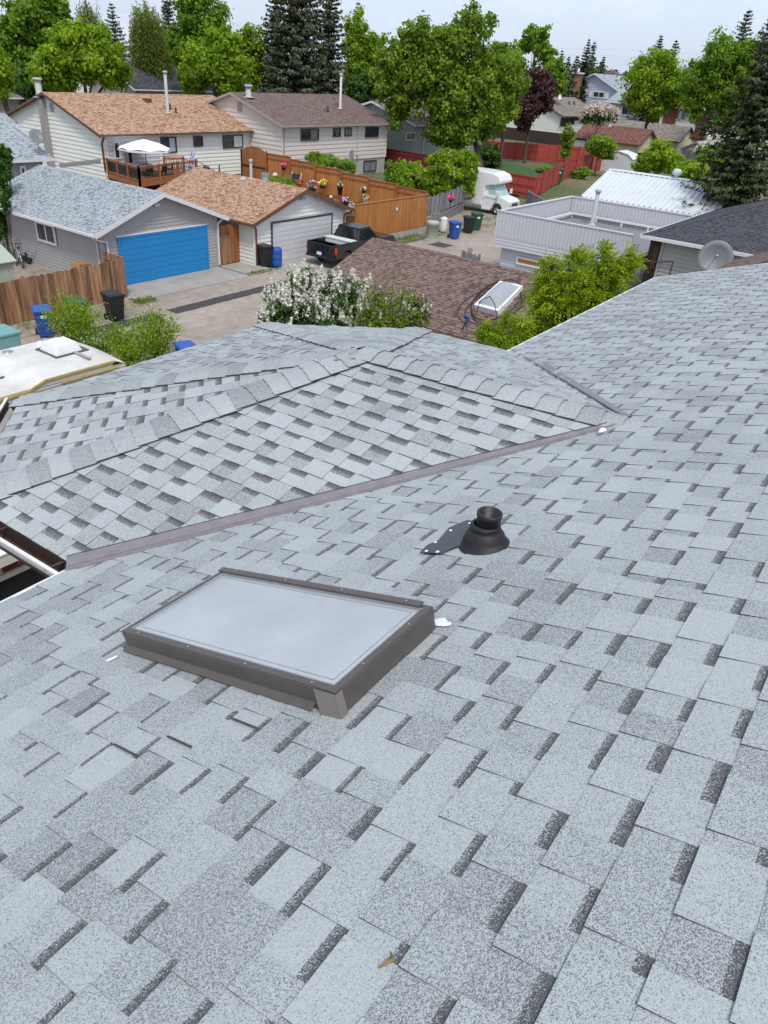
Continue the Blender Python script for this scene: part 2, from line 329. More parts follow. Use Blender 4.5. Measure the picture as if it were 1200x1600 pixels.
M['whitesteel'] = mat('white_ribbed_steel', (.60, .64, .66), .4, namt=.05, nscale=1.2)
M['concrete'] = mat('grey_concrete_apron', (.37, .35, .32), .85, nscale=2.2, namt=.18, bump=.1, bscale=40, col2=(.31, .285, .255), cscale=1.1)
M['lane'] = mat('dusty_tan_lane', (.36, .305, .255), .9, nscale=2.4, namt=.20, bump=.15, bscale=25, col2=(.29, .245, .205), cscale=.35)
M['asphalt'] = mat('black_asphalt_patch', (.055, .05, .048), .9, nscale=4, namt=.3, bump=.2, bscale=30)
M['dirt'] = mat('packed_dirt_and_gravel', (.25, .205, .16), .95, nscale=3, namt=.3, bump=.3, bscale=18, col2=(.33, .275, .22), cscale=.8)
M['ground'] = mat('dry_grass_and_soil', (.085, .115, .035), .95, nscale=1.6, namt=.35, bump=.3, bscale=8, col2=(.16, .14, .075), cscale=.10)
M['lawn'] = mat('mown_lawn', (.035, .095, .02), .9, nscale=8, namt=.3, bump=.3, bscale=40)
M['brick'] = mat('brown_brick', (.17, .06, .038), .85, nscale=14, namt=.4)
M['brickc'] = mat('orange_chimney_brick', (.30, .15, .09), .85, nscale=10, namt=.35)
M['bark'] = mat('tree_bark', (.085, .065, .05), .95, nscale=9, namt=.4, stretch=(1, 1, .25))
M['umbrella'] = mat('white_umbrella_cloth', (.80, .80, .80), .8, namt=.02)
M['maroon'] = mat('maroon_sign_board', (.17, .012, .022), .45)
M['creamtrim'] = mat('cream_trim', (.60, .56, .50), .5, nscale=6, namt=.10)
M['dishgrey'] = mat('grey_dish_paint', (.17, .185, .195), .5, namt=.05)
M['pink'] = mat('pink_petals', (.75, .05, .22), .6); M['purple'] = mat('purple_petals', (.48, .30, .55), .6)
M['yellow'] = mat('yellow_petals', (.65, .50, .08), .6); M['redfl'] = mat('red_petals', (.45, .03, .05), .6)
M['bluecap'] = mat('blue_plastic', (.02, .09, .42), .5)
M['rock'] = mat('reddish_rock_bed', (.20, .13, .10), .95, nscale=3, namt=.4)
L_ = {}
L_['lime'] = leaf_mat('lime_leaves', (.125, .225, .012), (.37, .52, .035), .46)
L_['green'] = leaf_mat('mid_green_leaves', (.09, .18, .017), (.28, .43, .042), .46)
L_['olive'] = leaf_mat('olive_leaves', (.10, .17, .018), (.31, .44, .045), .46)
L_['birch'] = leaf_mat('birch_leaves', (.13, .17, .04), (.28, .34, .085), .5)
L_['deep'] = leaf_mat('deep_green_leaves', (.036, .09, .018), (.115, .22, .042))
L_['plum'] = leaf_mat('purple_plum_leaves', (.045, .016, .020), (.17, .08, .085), .25)
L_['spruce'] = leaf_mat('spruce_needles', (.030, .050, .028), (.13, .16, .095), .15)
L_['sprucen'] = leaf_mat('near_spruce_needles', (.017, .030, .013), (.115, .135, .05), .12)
L_['cone'] = leaf_mat('spruce_cones', (.10, .055, .028), (.19, .10, .045), .05)
L_['bright'] = leaf_mat('spring_ash_leaves', (.17, .28, .012), (.50, .60, .04), .48)
L_['flower'] = leaf_mat('white_lilac_flowers', (.66, .63, .65), (.86, .84, .84), .25)
L_['pinkfl'] = leaf_mat('blush_blossom', (.62, .50, .50), (.80, .73, .72), .2)
L_['dryfl'] = leaf_mat('faded_mauve_blossom', (.20, .14, .15), (.40, .31, .31), .2)

# ------------------------------------------------------------------ shingles
def shingles(mb, poly3, e, d, n, exposure=.143, scale=1.0, thick=.005, seed=0, tone=.16, lift=0.0, bandw=.034, wts=(.10, .12, .14, .16, .19, .22), wgs=(.05, .115, .12, .13, .14, .15, .17)):
    """laminated shingles laid course by course over a convex polygon; e along the eave, d down the slope, n outward"""
    r = random.Random(seed); e, d, n = Vector(e), Vector(d), Vector(n); o = Vector(poly3[0])
    P2 = [((Vector(p) - o).dot(e), (Vector(p) - o).dot(d)) for p in poly3]
    amin, amax = min(p[0] for p in P2), max(p[0] for p in P2); bmin, bmax = min(p[1] for p in P2), max(p[1] for p in P2)
    tilt = thick * 1.5
    def put(poly, b0, b1, h1, bandf=None, mi=0):
        q = clip_convex(poly, P2)
        if len(q) < 3: return None
        pts = [o + e * a + d * b + n * (lift + h1 * (b - b0) / (b1 - b0) + .0005) for a, b in q]
        mb.face(pts, [bandf(b) for a, b in q] if bandf else None, mi); return pts
    nb = int((bmax - bmin) / exposure) + 2
    for k in range(nb):
        b1 = bmax - k * exposure; b0 = b1 - exposure
        if b1 < bmin: break
        a = amin - r.uniform(0, .4) * scale; ph = 0
        while a < amax:
            wt = r.choice(wts) * scale * r.uniform(.9, 1.1); wg = r.choice(wgs) * scale * r.uniform(.93, 1.07)
            # raised tooth
            mb.tone = r.choice((.09, .06, .03, 0, 0, -.05, -.10)) * tone / .16 + r.uniform(-.025, .025)
            split = r.random() < .22
            put([(a, b0), (a + wt, b0), (a + wt, b1), (a, b1)], b0, b1, tilt)
            if thick > 0:
                mb.tone = 0
                for aa in (a, a + wt):
                    q = clip_convex([(aa, b0), (aa + 1e-4, b0), (aa + 1e-4, b1), (aa, b1)], P2)
                    if len(q) >= 3:
                        bb0, bb1 = min(p[1] for p in q), max(p[1] for p in q)
                        f0 = (bb0 - b0) / exposure; f1 = (bb1 - b0) / exposure
                        A_, B_ = o + e * aa + d * bb0 + n * lift, o + e * aa + d * bb1 + n * lift
                        mb.face([A_ - n * .001, B_ - n * .001, B_ + n * tilt * f1, A_ + n * tilt * f0], None, 1)
                q = clip_convex([(a, b1 - 1e-4), (a + wt, b1 - 1e-4), (a + wt, b1), (a, b1)], P2)
                if len(q) >= 3:
                    x0, x1 = min(p[0] for p in q), max(p[0] for p in q); A_, B_ = o + e * x0 + d * b1 + n * lift, o + e * x1 + d * b1 + n * lift
                    mb.face([A_ - n * .002, B_ - n * .002, B_ + n * tilt, A_ + n * tilt], None, 1)
            # recessed gap: printed band at its top, lighter granules below
            g0, g1 = a + wt, a + wt + wg
            bw = bandw * r.uniform(.75, 1.25)
            mb.tone = r.choice((.08, .03, 0, -.05, -.11)) * tone / .16 + r.uniform(-.025, .025)
            hl = thick * .5
            def bf(b, b0=b0, bw=bw): return max(0.0, .99 - .45 * (b - b0) / bw)
            q = put([(g0, b0), (g1, b0), (g1, b0 + bw), (g0, b0 + bw)], b0, b1, hl, bf)
            put([(g0, b0 + bw), (g1, b0 + bw), (g1, b1), (g0, b1)], b0, b1, hl)
            if thick > 0:
                q = clip_convex([(g0, b1 - 1e-4), (g1, b1 - 1e-4), (g1, b1), (g0, b1)], P2)
                if len(q) >= 3:
                    x0, x1 = min(p[0] for p in q), max(p[0] for p in q); A_, B_ = o + e * x0 + d * b1 + n * lift, o + e * x1 + d * b1 + n * lift
                    mb.tone = 0; mb.face([A_ - n * .002, B_ - n * .002, B_ + n * hl, A_ + n * hl], None, 1)
            a = g1
    mb.tone = 0.0
def roof_plane(mb, poly3, **k):
    """shingle a sloping polygon: the frame comes from the polygon itself"""
    P = [Vector(p) for p in poly3]; n = Vector((0, 0, 0))
    for i in range(len(P)):
        a, b = P[i], P[(i + 1) % len(P)]; n += Vector(((a.y - b.y) * (a.z + b.z), (a.z - b.z) * (a.x + b.x), (a.x - b.x) * (a.y + b.y)))
    n.normalize()
    if n.z < 0: n = -n
    e = Vector((0, 0, 1)).cross(n).normalized(); d = n.cross(e) * -1
    d = -e.cross(n) if False else Vector((n.x, n.y, 0)).normalized() * n.z - Vector((0, 0, math.hypot(n.x, n.y)))
    d.normalize(); lo = min(P, key=lambda p: p.z)
    shingles(mb, [tuple(p) for p in P], e, d, n, **k)
    return e, d, n

# ------------------------------------------------------------------ walls, windows, houses
def lap_wall(mb, org, u, out, poly, lap=.13, proud=.016):
    """horizontal lap boards over the convex polygon poly [(u, z)]"""
    org, u, out = Vector(org), Vector(u), Vector(out)
    z0, z1 = min(p[1] for p in poly), max(p[1] for p in poly); z = z0; k = 0
    def P(a, b, off): return org + u * a + Vector((0, 0, b)) + out * off
    while z < z1 - 1e-3:
        q = clip_poly(clip_poly(poly, 0, 1, min(z + lap, z1)), 0, -1, -z)
        if len(q) >= 3:
            mb.tone = random.uniform(-.012, .012)
            pts = [P(a, b, proud * (1 - (b - z) / lap) + .002) for a, b in q]; mb.face(pts)
            lowa = [p for p in q if p[1] < z + 1e-4]
            if len(lowa) >= 2:
                a0, a1 = min(p[0] for p in lowa), max(p[0] for p in lowa)
                mb.face([P(a0, z, 0), P(a1, z, 0), P(a1, z, proud + .002), P(a0, z, proud + .002)])
        z += lap
    mb.tone = 0
def window(parent, org, u, out, u0, u1, z0, z1, frame='frame_d', pane='glass', bars=1, fw=.06, proud=.05, name='window', curtain=None):
    org, u, out = Vector(org) + Vector(out) * .05, Vector(u), Vector(out); up = Vector((0, 0, 1)); m_ = MB()
    def bar(a0, a1, b0, b1, p):
        V = [org + u * a + up * b + out * o for o in (.0, p) for a, b in ((a0, b0), (a1, b0), (a1, b1), (a0, b1))]
        m_.mesh(V, [(3, 2, 1, 0), (4, 5, 6, 7), (0, 1, 5, 4), (1, 2, 6, 5), (2, 3, 7, 6), (3, 0, 4, 7)])
    bar(u0, u1, z1 - fw, z1, proud); bar(u0, u1, z0, z0 + fw, proud); bar(u0, u0 + fw, z0 + fw, z1 - fw, proud); bar(u1 - fw, u1, z0 + fw, z1 - fw, proud)
    for i in range(bars):
        c = u0 + (u1 - u0) * (i + 1) / (bars + 1); bar(c - fw * .35, c + fw * .35, z0 + fw, z1 - fw, proud * .8)
    w = m_.build(name, M[frame], parent)
    g = MB(); hf = fw * .5
    g.face([org + u * a + up * b + out * .022 for a, b in ((u0 + hf, z0 + hf), (u1 - hf, z0 + hf), (u1 - hf, z1 - hf), (u0 + hf, z1 - hf))])
    g.build('pane', M[pane], w)
    if curtain:
        c = MB(); a0, a1 = u0 + (u1 - u0) * curtain[0], u0 + (u1 - u0) * curtain[1]
        nn = 8
        for i in range(nn):
            x0, x1 = a0 + (a1 - a0) * i / nn, a0 + (a1 - a0) * (i + 1) / nn
            o0, o1 = (.024, .030) if i % 2 else (.030, .024)
            c.face([org + u * x0 + up * (z0 + fw) + out * o0, org + u * x1 + up * (z0 + fw) + out * o1, org + u * x1 + up * (z1 - fw) + out * o1, org + u * x0 + up * (z1 - fw) + out * o0])
        c.build('curtain', curtain[2], w)
    return w
def gable(name, label, cat, x0, x1, y0, y1, ze, zr, ridge='y', ohe=.45, ohr=.35, wall='whitesiding', roof='sh_grey2', trim='fascia_w', lap=.13, z0=0.0, tscale=1.0, exposure=.143, proud=.018, found=0.0, roofthick=.006, gut=True):
    """gabled building, walls at x0..x1, y0..y1; ze height of the roof edge, zr of the ridge; returns (root, info)"""
    base = Vector(((x0 + x1) / 2, (y0 + y1) / 2, z0)); t = thing(name, label, cat, base)
    if ridge == 'y': c, hw, L0, L1 = (x0 + x1) / 2, (x1 - x0) / 2, y0, y1
    else: c, hw, L0, L1 = (y0 + y1) / 2, (y1 - y0) / 2, x0, x1
    sl = (zr - ze) / (hw + ohe); zw = zr - sl * hw - .10
    def W(a, l, z): return Vector((a, l, z)) if ridge == 'y' else Vector((l, a, z))
    wm = MB(); zf = z0 + found
    ea = Vector((1, 0, 0)) if ridge == 'y' else Vector((0, 1, 0)); el = Vector((0, 1, 0)) if ridge == 'y' else Vector((1, 0, 0))
    for l, s in ((L0, -1), (L1, 1)):
        lap_wall(wm, W(c, l, 0), ea, el * s, [(-hw, zf), (hw, zf), (hw, zw), (0, zr - .10), (-hw, zw)], lap, proud)
        wm.face([W(c - hw, l, zf), W(c + hw, l, zf), W(c + hw, l, zw), W(c, l, zr - .10), W(c - hw, l, zw)])
    for s in (-1, 1):
        lap_wall(wm, W(c + s * hw, L0, 0), el, ea * s, [(0, zf), (L1 - L0, zf), (L1 - L0, zw), (0, zw)], lap, proud)
        wm.face([W(c + s * hw, L0, zf), W(c + s * hw, L1, zf), W(c + s * hw, L1, zw), W(c + s * hw, L0, zw)])
        for l in (L0, L1):
            k = .05; cp = W(c + s * hw, l, 0)
            wm.box(cp.x - k, cp.x + k, cp.y - k, cp.y + k, zf, zw)
    wm.build('wall', M[wall], t)
    if found > 0:
        fm = MB(); fm.box(x0 + .03, x1 - .03, y0 + .03, y1 - .03, z0 - .3, zf + .01); fm.build('foundation', M['foundation'], t)
    rm = MB()
    for s in (-1, 1):
        A, B = W(c, L0 - ohr, zr), W(c, L1 + ohr, zr); C_, D_ = W(c + s * (hw + ohe), L1 + ohr, ze), W(c + s * (hw + ohe), L0 - ohr, ze)
        rm.mat = 0
        roof_plane(rm, [A, B, C_, D_], exposure=exposure, scale=tscale, thick=roofthick, tone=.30, bandw=.045, seed=int(abs(x0 * 7 + y0 * 3 + s)) + 5, lift=.012)
        rm.mat = 2; rm.prism([A, B, C_, D_], (0, 0, -.11))
    capn = int((L1 - L0 + 2 * ohr) / .25); rm.mat = 0
    for i in range(capn):
        l0 = L0 - ohr + i * .25; rm.tone = random.uniform(-.15, .03)
        for s in (-1, 1):
            a, b = W(c, l0, zr + .022), W(c, l0 + .26, zr + .030); cc, dd = W(c + s * .15, l0 + .26, zr + .030 - sl * .15), W(c + s * .15, l0, zr + .022 - sl * .15)
            rm.face([a, b, cc, dd])
    rm.tone = 0
    ro = rm.build('roof', [M[roof], M['sh_edge'], M[trim]], t)
    for l, s in ((L0 - ohr, -1), (L1 + ohr, 1)):
        for q in (-1, 1):
            fm = MB(); A, B = W(c, l, zr + .012), W(c + q * (hw + ohe), l, ze + .012)
            off = el * (s * .03); fm.prism([A, B, B - Vector((0, 0, .19)), A - Vector((0, 0, .19))], off); fm.build('bargeboard', M[trim], t)
    if gut:
        for s in (-1, 1):
            gm = MB()
            A = W(c + s * (hw + ohe + .055), L0 - ohr, ze - .06); B = W(c + s * (hw + ohe + .055), L1 + ohr, ze - .06)
            gm.beam(A, B, .11, .11); gm.build('gutter', M[trim], t)
    return t, dict(c=c, hw=hw, sl=sl, zw=zw, W=W, ea=ea, el=el, ze=ze, zr=zr, L0=L0, L1=L1, roof=ro, ohe=ohe)
def roof_z(info, a): return info['zr'] - info['sl'] * abs(a - info['c']) + .015
def vent_pipe(parent, p, h, r, mt='pipegrey', cap=True, name='vent_pipe'):
    m_ = MB(); p = Vector(p); m_.lathe([(r * 2.2, 0), (r * 1.3, .06), (r, .10), (r, h), (r * .98, h + .001)], p, 14)
    if cap: m_.lathe([(r * .9, h), (r * 1.5, h + .02), (r * 1.5, h + .14), (r * 1.1, h + .18), (0, h + .19)], p, 14)
    return m_.build(name, M[mt], parent)
def downspout(parent, pts, mt='fascia_w', w=.07):
    m_ = MB()
    for a, b in zip(pts[:-1], pts[1:]): m_.beam(a, b, w, w * .8, (0, 1, 0.01))
    return m_.build('downspout', M[mt], parent)

# ------------------------------------------------------------------ fences
def board_fence(name, label, P, Q, z0, z1, mt, bw=.14, gap=.006, post_every=2.4, postm=None, jit=.02, alt=False, posts_out=True, rails=True, seed=1, tonev=.18, cap=True, group=None, step=None, rail_side=1):
    r = random.Random(seed); P, Q = Vector((P[0], P[1], 0)), Vector((Q[0], Q[1], 0)); L = (Q - P).length; u = (Q - P).normalized(); n = Vector((u.y, -u.x, 0)) * rail_side
    t = thing(name, label, 'fence', (P.x, P.y, z0), group); m_ = MB(); k = int(L / (bw + gap)); np_ = max(1, round(L / post_every)); seg = L / np_
    for i in range(k):
        a = i * (bw + gap); si = int(a / seg); off = n * (.045 if (alt and si % 2) else .0)
        zt = z1 + r.uniform(-jit, jit) - (step(a / L) if step else 0); zb = z0 + r.uniform(0, .02) - (step(a / L) if step else 0)
        m_.tone = r.uniform(-tonev, tonev)
        p, q = P + u * a + off, P + u * (a + bw) + off
        m_.prism([p + Vector((0, 0, zb)), q + Vector((0, 0, zb)), q + Vector((0, 0, zt)), p + Vector((0, 0, zt))], n * -.02)
    m_.build('board_panel', M[mt], t)
    if rails:
        for zz in (z0 + .3, z1 - .28):
            rl = MB()
            for i in range(np_):
                a, b = P + u * (seg * i), P + u * (seg * (i + 1)); sz = step((i + .5) / np_) if step else 0
                rl.beam(a + n * .03 + Vector((0, 0, zz - sz)), b + n * .03 + Vector((0, 0, zz - sz)), .04, .09)
            rl.build('rail', M[postm or mt], t)
        if cap:
            rl = MB()
            for i in range(np_):
                a, b = P + u * (seg * i), P + u * (seg * (i + 1)); sz = step((i + .5) / np_) if step else 0
                rl.beam(a + Vector((0, 0, z1 + .03 - sz)), b + Vector((0, 0, z1 + .03 - sz)), .12, .035)
            rl.build('cap_rail', M[postm or mt], t)
    for i in range(np_ + 1):
        c = P + u * (seg * i) + n * (.075 if posts_out else 0); pm = MB(); sz = step(min(1, i / np_)) if step else 0
        pm.box(c.x - .05, c.x + .05, c.y - .05, c.y + .05, z0 - .1 - sz, z1 + .06 - sz); pm.build('post', M[postm or mt], t)
    return t

# ------------------------------------------------------------------ foliage
def leaves(name, pts, nrm, size, mt, parent, tone, aspect=.72, asp_dir=None):
    """one small quad per point; tone in 0..1 picks the leaf colour"""
    N = len(pts); off = np.array(root_of(parent).location) if parent is not None else np.zeros(3)
    nr = nrm / (np.linalg.norm(nrm, axis=1, keepdims=True) + 1e-9)
    rv = asp_dir if asp_dir is not None else rng.normal(size=(N, 3))
    a = rv - nr * (rv * nr).sum(1, keepdims=True); a /= np.linalg.norm(a, axis=1, keepdims=True) + 1e-9
    b = np.cross(nr, a); s = (np.asarray(size) * rng.uniform(.65, 1.35, N))[:, None] * .5
    bend = nr * s * .35
    V = np.empty((N, 4, 3)); V[:, 0] = pts - a * s - bend; V[:, 1] = pts + b * s * aspect; V[:, 2] = pts + a * s - bend; V[:, 3] = pts - b * s * aspect
    V -= off
    me = bpy.data.meshes.new(name); me.vertices.add(4 * N); me.vertices.foreach_set('co', V.astype(np.float32).ravel())
    me.loops.add(4 * N); me.loops.foreach_set('vertex_index', np.arange(4 * N, dtype=np.int32))
    me.polygons.add(N); me.polygons.foreach_set('loop_start', np.arange(0, 4 * N, 4, dtype=np.int32)); me.polygons.foreach_set('loop_total', np.full(N, 4, np.int32))
    at_ = me.attributes.new('tone', 'FLOAT', 'POINT'); at_.data.foreach_set('value', np.repeat(np.clip(tone, 0, 1), 4).astype(np.float32))
    me.materials.append(mt); me.update(calc_edges=True); me.validate()
    o = bpy.data.objects.new(name, me); COL.objects.link(o)
    if parent is not None: o.parent = parent
    return o
def blob_points(ells, n, sub=14, subr=.36, shell=.5):
    """leaf points for a lumpy crown: each ellipsoid (centre, radii) is broken into clumps near its surface"""
    P, Nn, T, blobs = [], [], [], []
    vol = np.array([r[0] * r[1] * r[2] for c, r in ells]) ** (2 / 3.); share = vol / vol.sum()
    for (c, r), sh in zip(ells, share):
        c, r = np.array(c, float), np.array(r, float); K = max(10, int(sub * (1.6 + 3.5 * sh)))
        dirs = rng.normal(size=(K, 3)); dirs /= np.linalg.norm(dirs, axis=1, keepdims=True)
        rad_ = rng.uniform(.30, .98, (K, 1)); cc = c + dirs * r * rad_ * (1 - subr * .25); rr = r.mean() * .35 * rng.uniform(subr * .5, subr * 1.3, (K, 1)) + r * .65 * rng.uniform(subr * .6, subr * 1.15, (K, 1)); rr[:, 2] *= .8
        blobs += [tuple(x) for x in cc]; m_ = int(n * sh)
        idx = rng.integers(0, K, m_); d = rng.normal(size=(m_, 3)); d /= np.linalg.norm(d, axis=1, keepdims=True)
        q = rng.uniform(0, 1, (m_, 1)) ** .45; p = cc[idx] + d * rr[idx] * q * rng.choice((.85, 1.0, 1.0, 1.25, 1.5), (m_, 1)) + rng.normal(size=(m_, 3)) * .10 * rr[idx]
        ct = rng.uniform(-.30, .30, K)
        m2 = int(m_ * .16); d2 = rng.normal(size=(m2, 3)); d2 /= np.linalg.norm(d2, axis=1, keepdims=True); p2 = c + d2 * r * .70 * rng.uniform(0, 1, (m2, 1)) ** .5
        P.append(p2); Nn.append(d2 * .6 + rng.normal(size=(m2, 3)) * .6 + np.array([0, 0, .3])); T.append(.38 + rng.normal(0, .16, m2))
        P.append(p); out = (p - cc[idx]) / rr[idx] + .5 * (p - c) / r; Nn.append(out * .75 + rng.normal(size=(m_, 3)) * .75 + np.array([0, 0, .35]))
        T.append(.45 + ct[idx] + rng.normal(0, .18, m_))
    return np.concatenate(P), np.concatenate(Nn), np.concatenate(T), blobs
def limbs(mb, base, crown_c, r0, blobs, nl=7, seed=0, lean=(0, 0)):
    r = random.Random(seed); base, cc = Vector(base), Vector(crown_c)
    mid = base.lerp(cc, .45) + Vector((r.uniform(-.15, .15), r.uniform(-.15, .15), 0))
    mb.tube([base + Vector((0, 0, -.2)), base + Vector((0, 0, .15)), mid, cc], [r0 * 1.35, r0, r0 * .72, r0 * .3], 9)
    for b in r.sample(blobs, min(nl, len(blobs))):
        s = base.lerp(cc, r.uniform(.45, .85)); b = Vector(b); k = s.lerp(b, .5) + Vector((0, 0, -.05 * (b - s).length))
        mb.tube([s, k, b], [r0 * .4, r0 * .25, r0 * .08], 6)
def tree(name, label, ells_px, dist, leaf=.34, n=5000,  mt='green', cat='tree', base_px=None, trunk_r=.22, depth=1.0, group=None, sub=16, subr=.36, nl=7, base_z=0.0, tone=0.0, extra=None, aspect=.72):
    n = int(n * 1.5)
    """broad-leaved tree: the crown outline is given as ellipses measured in the photo at one ground distance"""
    ells = []
    for (px, py, rx, ry) in ells_px:
        c = at(px, py, dist); D = (c - CAMP) @ FW; k = D / FPX
        ells.append((c, (rx * k * .5 * (1 + depth), rx * k * .5 * (1 + depth), ry * k)))
    big = max(ells, key=lambda q: q[1][0] * q[1][2]); cx = big[0]
    bx = (cx[0], cx[1]) if base_px is None else at(base_px, 300, dist)[:2]
    t = thing(name, label, cat, (bx[0], bx[1], base_z), group)
    P, Nn, T, blobs = blob_points(ells, n, sub, subr)
    keep = P[:, 2] > base_z + .05; P, Nn, T = P[keep], Nn[keep], T[keep] + tone
    leaves('crown', P, Nn, leaf, L_[mt], t, T, aspect)
    m_ = MB(); limbs(m_, (bx[0], bx[1], base_z), cx, trunk_r, blobs, nl, seed=int(dist * 3)); m_.build('trunk', M['bark'], t)
    if extra: extra(t, ells, P)
    return t
def conifer(name, label, px, py_top, dist, hw_px, base_z=0.0, mt='spruce', per=9, leaf=.42, cat='tree', group=None, cones=0.0, z_low=1.2, droop=.35, dens=1.0, power=.62, n_lev=None):
    """spruce: whorls of drooping boughs made of small needle sprays; hw_px is the half width of its base"""
    top = at(px, py_top, dist); D = (top - CAMP) @ FW; R = hw_px * D / FPX; h = top[2]; b = Vector((top[0], top[1], base_z))
    t = thing(name, label, cat, b, group); pts, nr, dr, tn = [], [], [], []; r = random.Random(int(px * 13 + dist)); tw = MB()
    tw.tube([(b.x, b.y, base_z - .2), (b.x, b.y, base_z + h * .5), (b.x, b.y, h)], [.05 + h * .016, h * .010, .02], 8); cp, cn, cd, ct = [], [], [], []
    z = base_z + z_low
    while z < h - .1:
        f = (z - base_z - z_low) / (h - base_z - z_low); rr = R * ((1 - f) ** power) * (1 - .25 * max(0, .25 - f) / .25) * r.uniform(.80, 1.1) + .06; npb = max(5, int(per * (1 - .35 * f)))
        for k in range(npb):
            az = 2 * math.pi * (k + r.random() * .9) / npb + z * 5; Ln = rr * r.uniform(.62, 1.14); dirv = np.array([math.cos(az), math.sin(az), 0]); m_ = max(4, int(dens * (5 + Ln * 9)))
            dp = droop * r.uniform(.5, 1.4) * (1 - .9 * f)
            s = np.sort(rng.uniform(.05, 1, m_)); cen = np.array([b.x, b.y, z]) + dirv * (Ln * s)[:, None]
            cen[:, 2] += -dp * Ln * s * (1 - .55 * s * s) + .30 * f * Ln * s
            lat = np.cross(dirv, [0, 0, 1.]); cen += lat * (rng.normal(0, .05 + .14 * Ln * (1 - .75 * s)))[:, None]; cen[:, 2] -= np.abs(rng.normal(0, .06 + .05 * Ln * (1 - s), m_))
            dd = dirv * .8 + lat * rng.uniform(-.8, .8, (m_, 1)) + np.array([0, 0, -.30 + .3 * f]); pts.append(cen); dr.append(dd)
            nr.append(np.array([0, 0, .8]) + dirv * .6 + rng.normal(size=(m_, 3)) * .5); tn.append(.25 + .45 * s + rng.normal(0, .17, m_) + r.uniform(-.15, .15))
            if cones and f > 1 - cones and r.random() < .6:
                q = rng.random(m_) < .30; cp.append(cen[q] - np.array([0, 0, .10])); cd.append(np.tile([0, 0, -1.], (q.sum(), 1)) + rng.normal(size=(q.sum(), 3)) * .2); cn.append(np.tile(dirv, (q.sum(), 1)) + rng.normal(size=(q.sum(), 3)) * .3); ct.append(rng.random(q.sum()))
        z += r.uniform(.34, .55) * (.55 + .022 * h)
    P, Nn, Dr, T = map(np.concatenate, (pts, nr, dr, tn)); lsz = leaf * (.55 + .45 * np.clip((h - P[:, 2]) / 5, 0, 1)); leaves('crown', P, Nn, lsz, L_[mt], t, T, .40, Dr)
    if cp: leaves('cone_cluster', np.concatenate(cp), np.concatenate(cn), leaf * .7, L_['cone'], t, np.concatenate(ct), .5, np.concatenate(cd))['kind'] = 'stuff'
    tw.build('trunk', M['bark'], t); return t
def weeping(name, label, ells_px, dist, n_str=420, leaf=.22, mt='birch', base_px=None, hang=(1.5, 5.0), cat='tree'):
    ells = []
    for (px, py, rx, ry) in ells_px:
        c = at(px, py, dist); k = ((c - CAMP) @ FW) / FPX; ells.append((c, np.array([rx * k, rx * k, ry * k])))
    bx = ells[0][0][:2] if base_px is None else at(base_px, 300, dist)[:2]; t = thing(name, label, cat, (bx[0], bx[1], 0)); P = []; T = []
    for i in range(n_str):
        c, r = ells[rng.integers(len(ells))]; d = rng.normal(size=3); d /= np.linalg.norm(d); s = c + d * r * rng.uniform(.3, 1.0); Ln = rng.uniform(*hang); m_ = int(Ln / (leaf * .55)); tt = rng.uniform(.2, .7)
        k = np.linspace(0, 1, m_)[:, None]; p = s + np.array([d[0] * .5, d[1] * .5, 0]) * k + np.array([0, 0, -Ln]) * k + rng.normal(0, .10, (m_, 3)); P.append(p); T.append(tt + rng.normal(0, .15, m_))
    P, T = np.concatenate(P), np.concatenate(T); keep = P[:, 2] > .6
    P, T = P[keep], T[keep]; Dr = np.tile([0, 0, -1.], (len(P), 1)) + rng.normal(size=(len(P), 3)) * .3
    leaves('crown', P, rng.normal(size=(len(P), 3)) + np.array([0, 0, .2]), leaf, L_[mt], t, T, .5, Dr)
    m_ = MB(); limbs(m_, (bx[0], bx[1], 0), ells[0][0] + np.array([0, 0, ells[0][1][2] * .6]), .2, [tuple(c + rng.normal(size=3) * r * .5) for c, r in ells for _ in range(4)], 8); m_.build('trunk', M['bark'], t)
    return t
def compound_leaves(name, ells, n, mt, parent, length=.30, leaflet=.095, per=9, tone=0.0, sub=40, subr=.30):
    """pinnate leaves (ash, manitoba maple): drooping stalks carrying pairs of narrow leaflets"""
    P0_, N0, T0, blobs = blob_points(ells, n, sub, subr); n = len(P0_); cen = np.mean([c for c, r in ells], axis=0)
    out = P0_ - cen; out[:, 2] *= .4; out /= np.linalg.norm(out, axis=1, keepdims=True) + 1e-6
    d = out * .7 + rng.normal(size=(n, 3)) * .55 + np.array([0, 0, -.25]); d /= np.linalg.norm(d, axis=1, keepdims=True)
    side = np.cross(d, np.array([0, 0, 1.]) + rng.normal(size=(n, 3)) * .25); side /= np.linalg.norm(side, axis=1, keepdims=True); up = np.cross(side, d)
    P, Nn, Dr, T = [], [], [], []; L = length * rng.uniform(.7, 1.3, (n, 1))
    for k in range(per):
        s = (k // 2 + 1) / ((per + 1) // 2); sg = 0 if k == per - 1 else (1 if k % 2 else -1); a = d * .55 + side * sg * .85
        P.append(P0_ + d * L * s + np.array([0, 0, -.22]) * L * s * s + side * sg * leaflet * .5); Nn.append(up + rng.normal(size=(n, 3)) * .3); Dr.append(a + np.array([0, 0, -.25])); T.append(T0 + tone + rng.normal(0, .08, n))
    P, Nn, Dr, T = map(np.concatenate, (P, Nn, Dr, T)); leaves(name, P, Nn, leaflet, L_[mt], parent, T, .36, Dr); return blobs
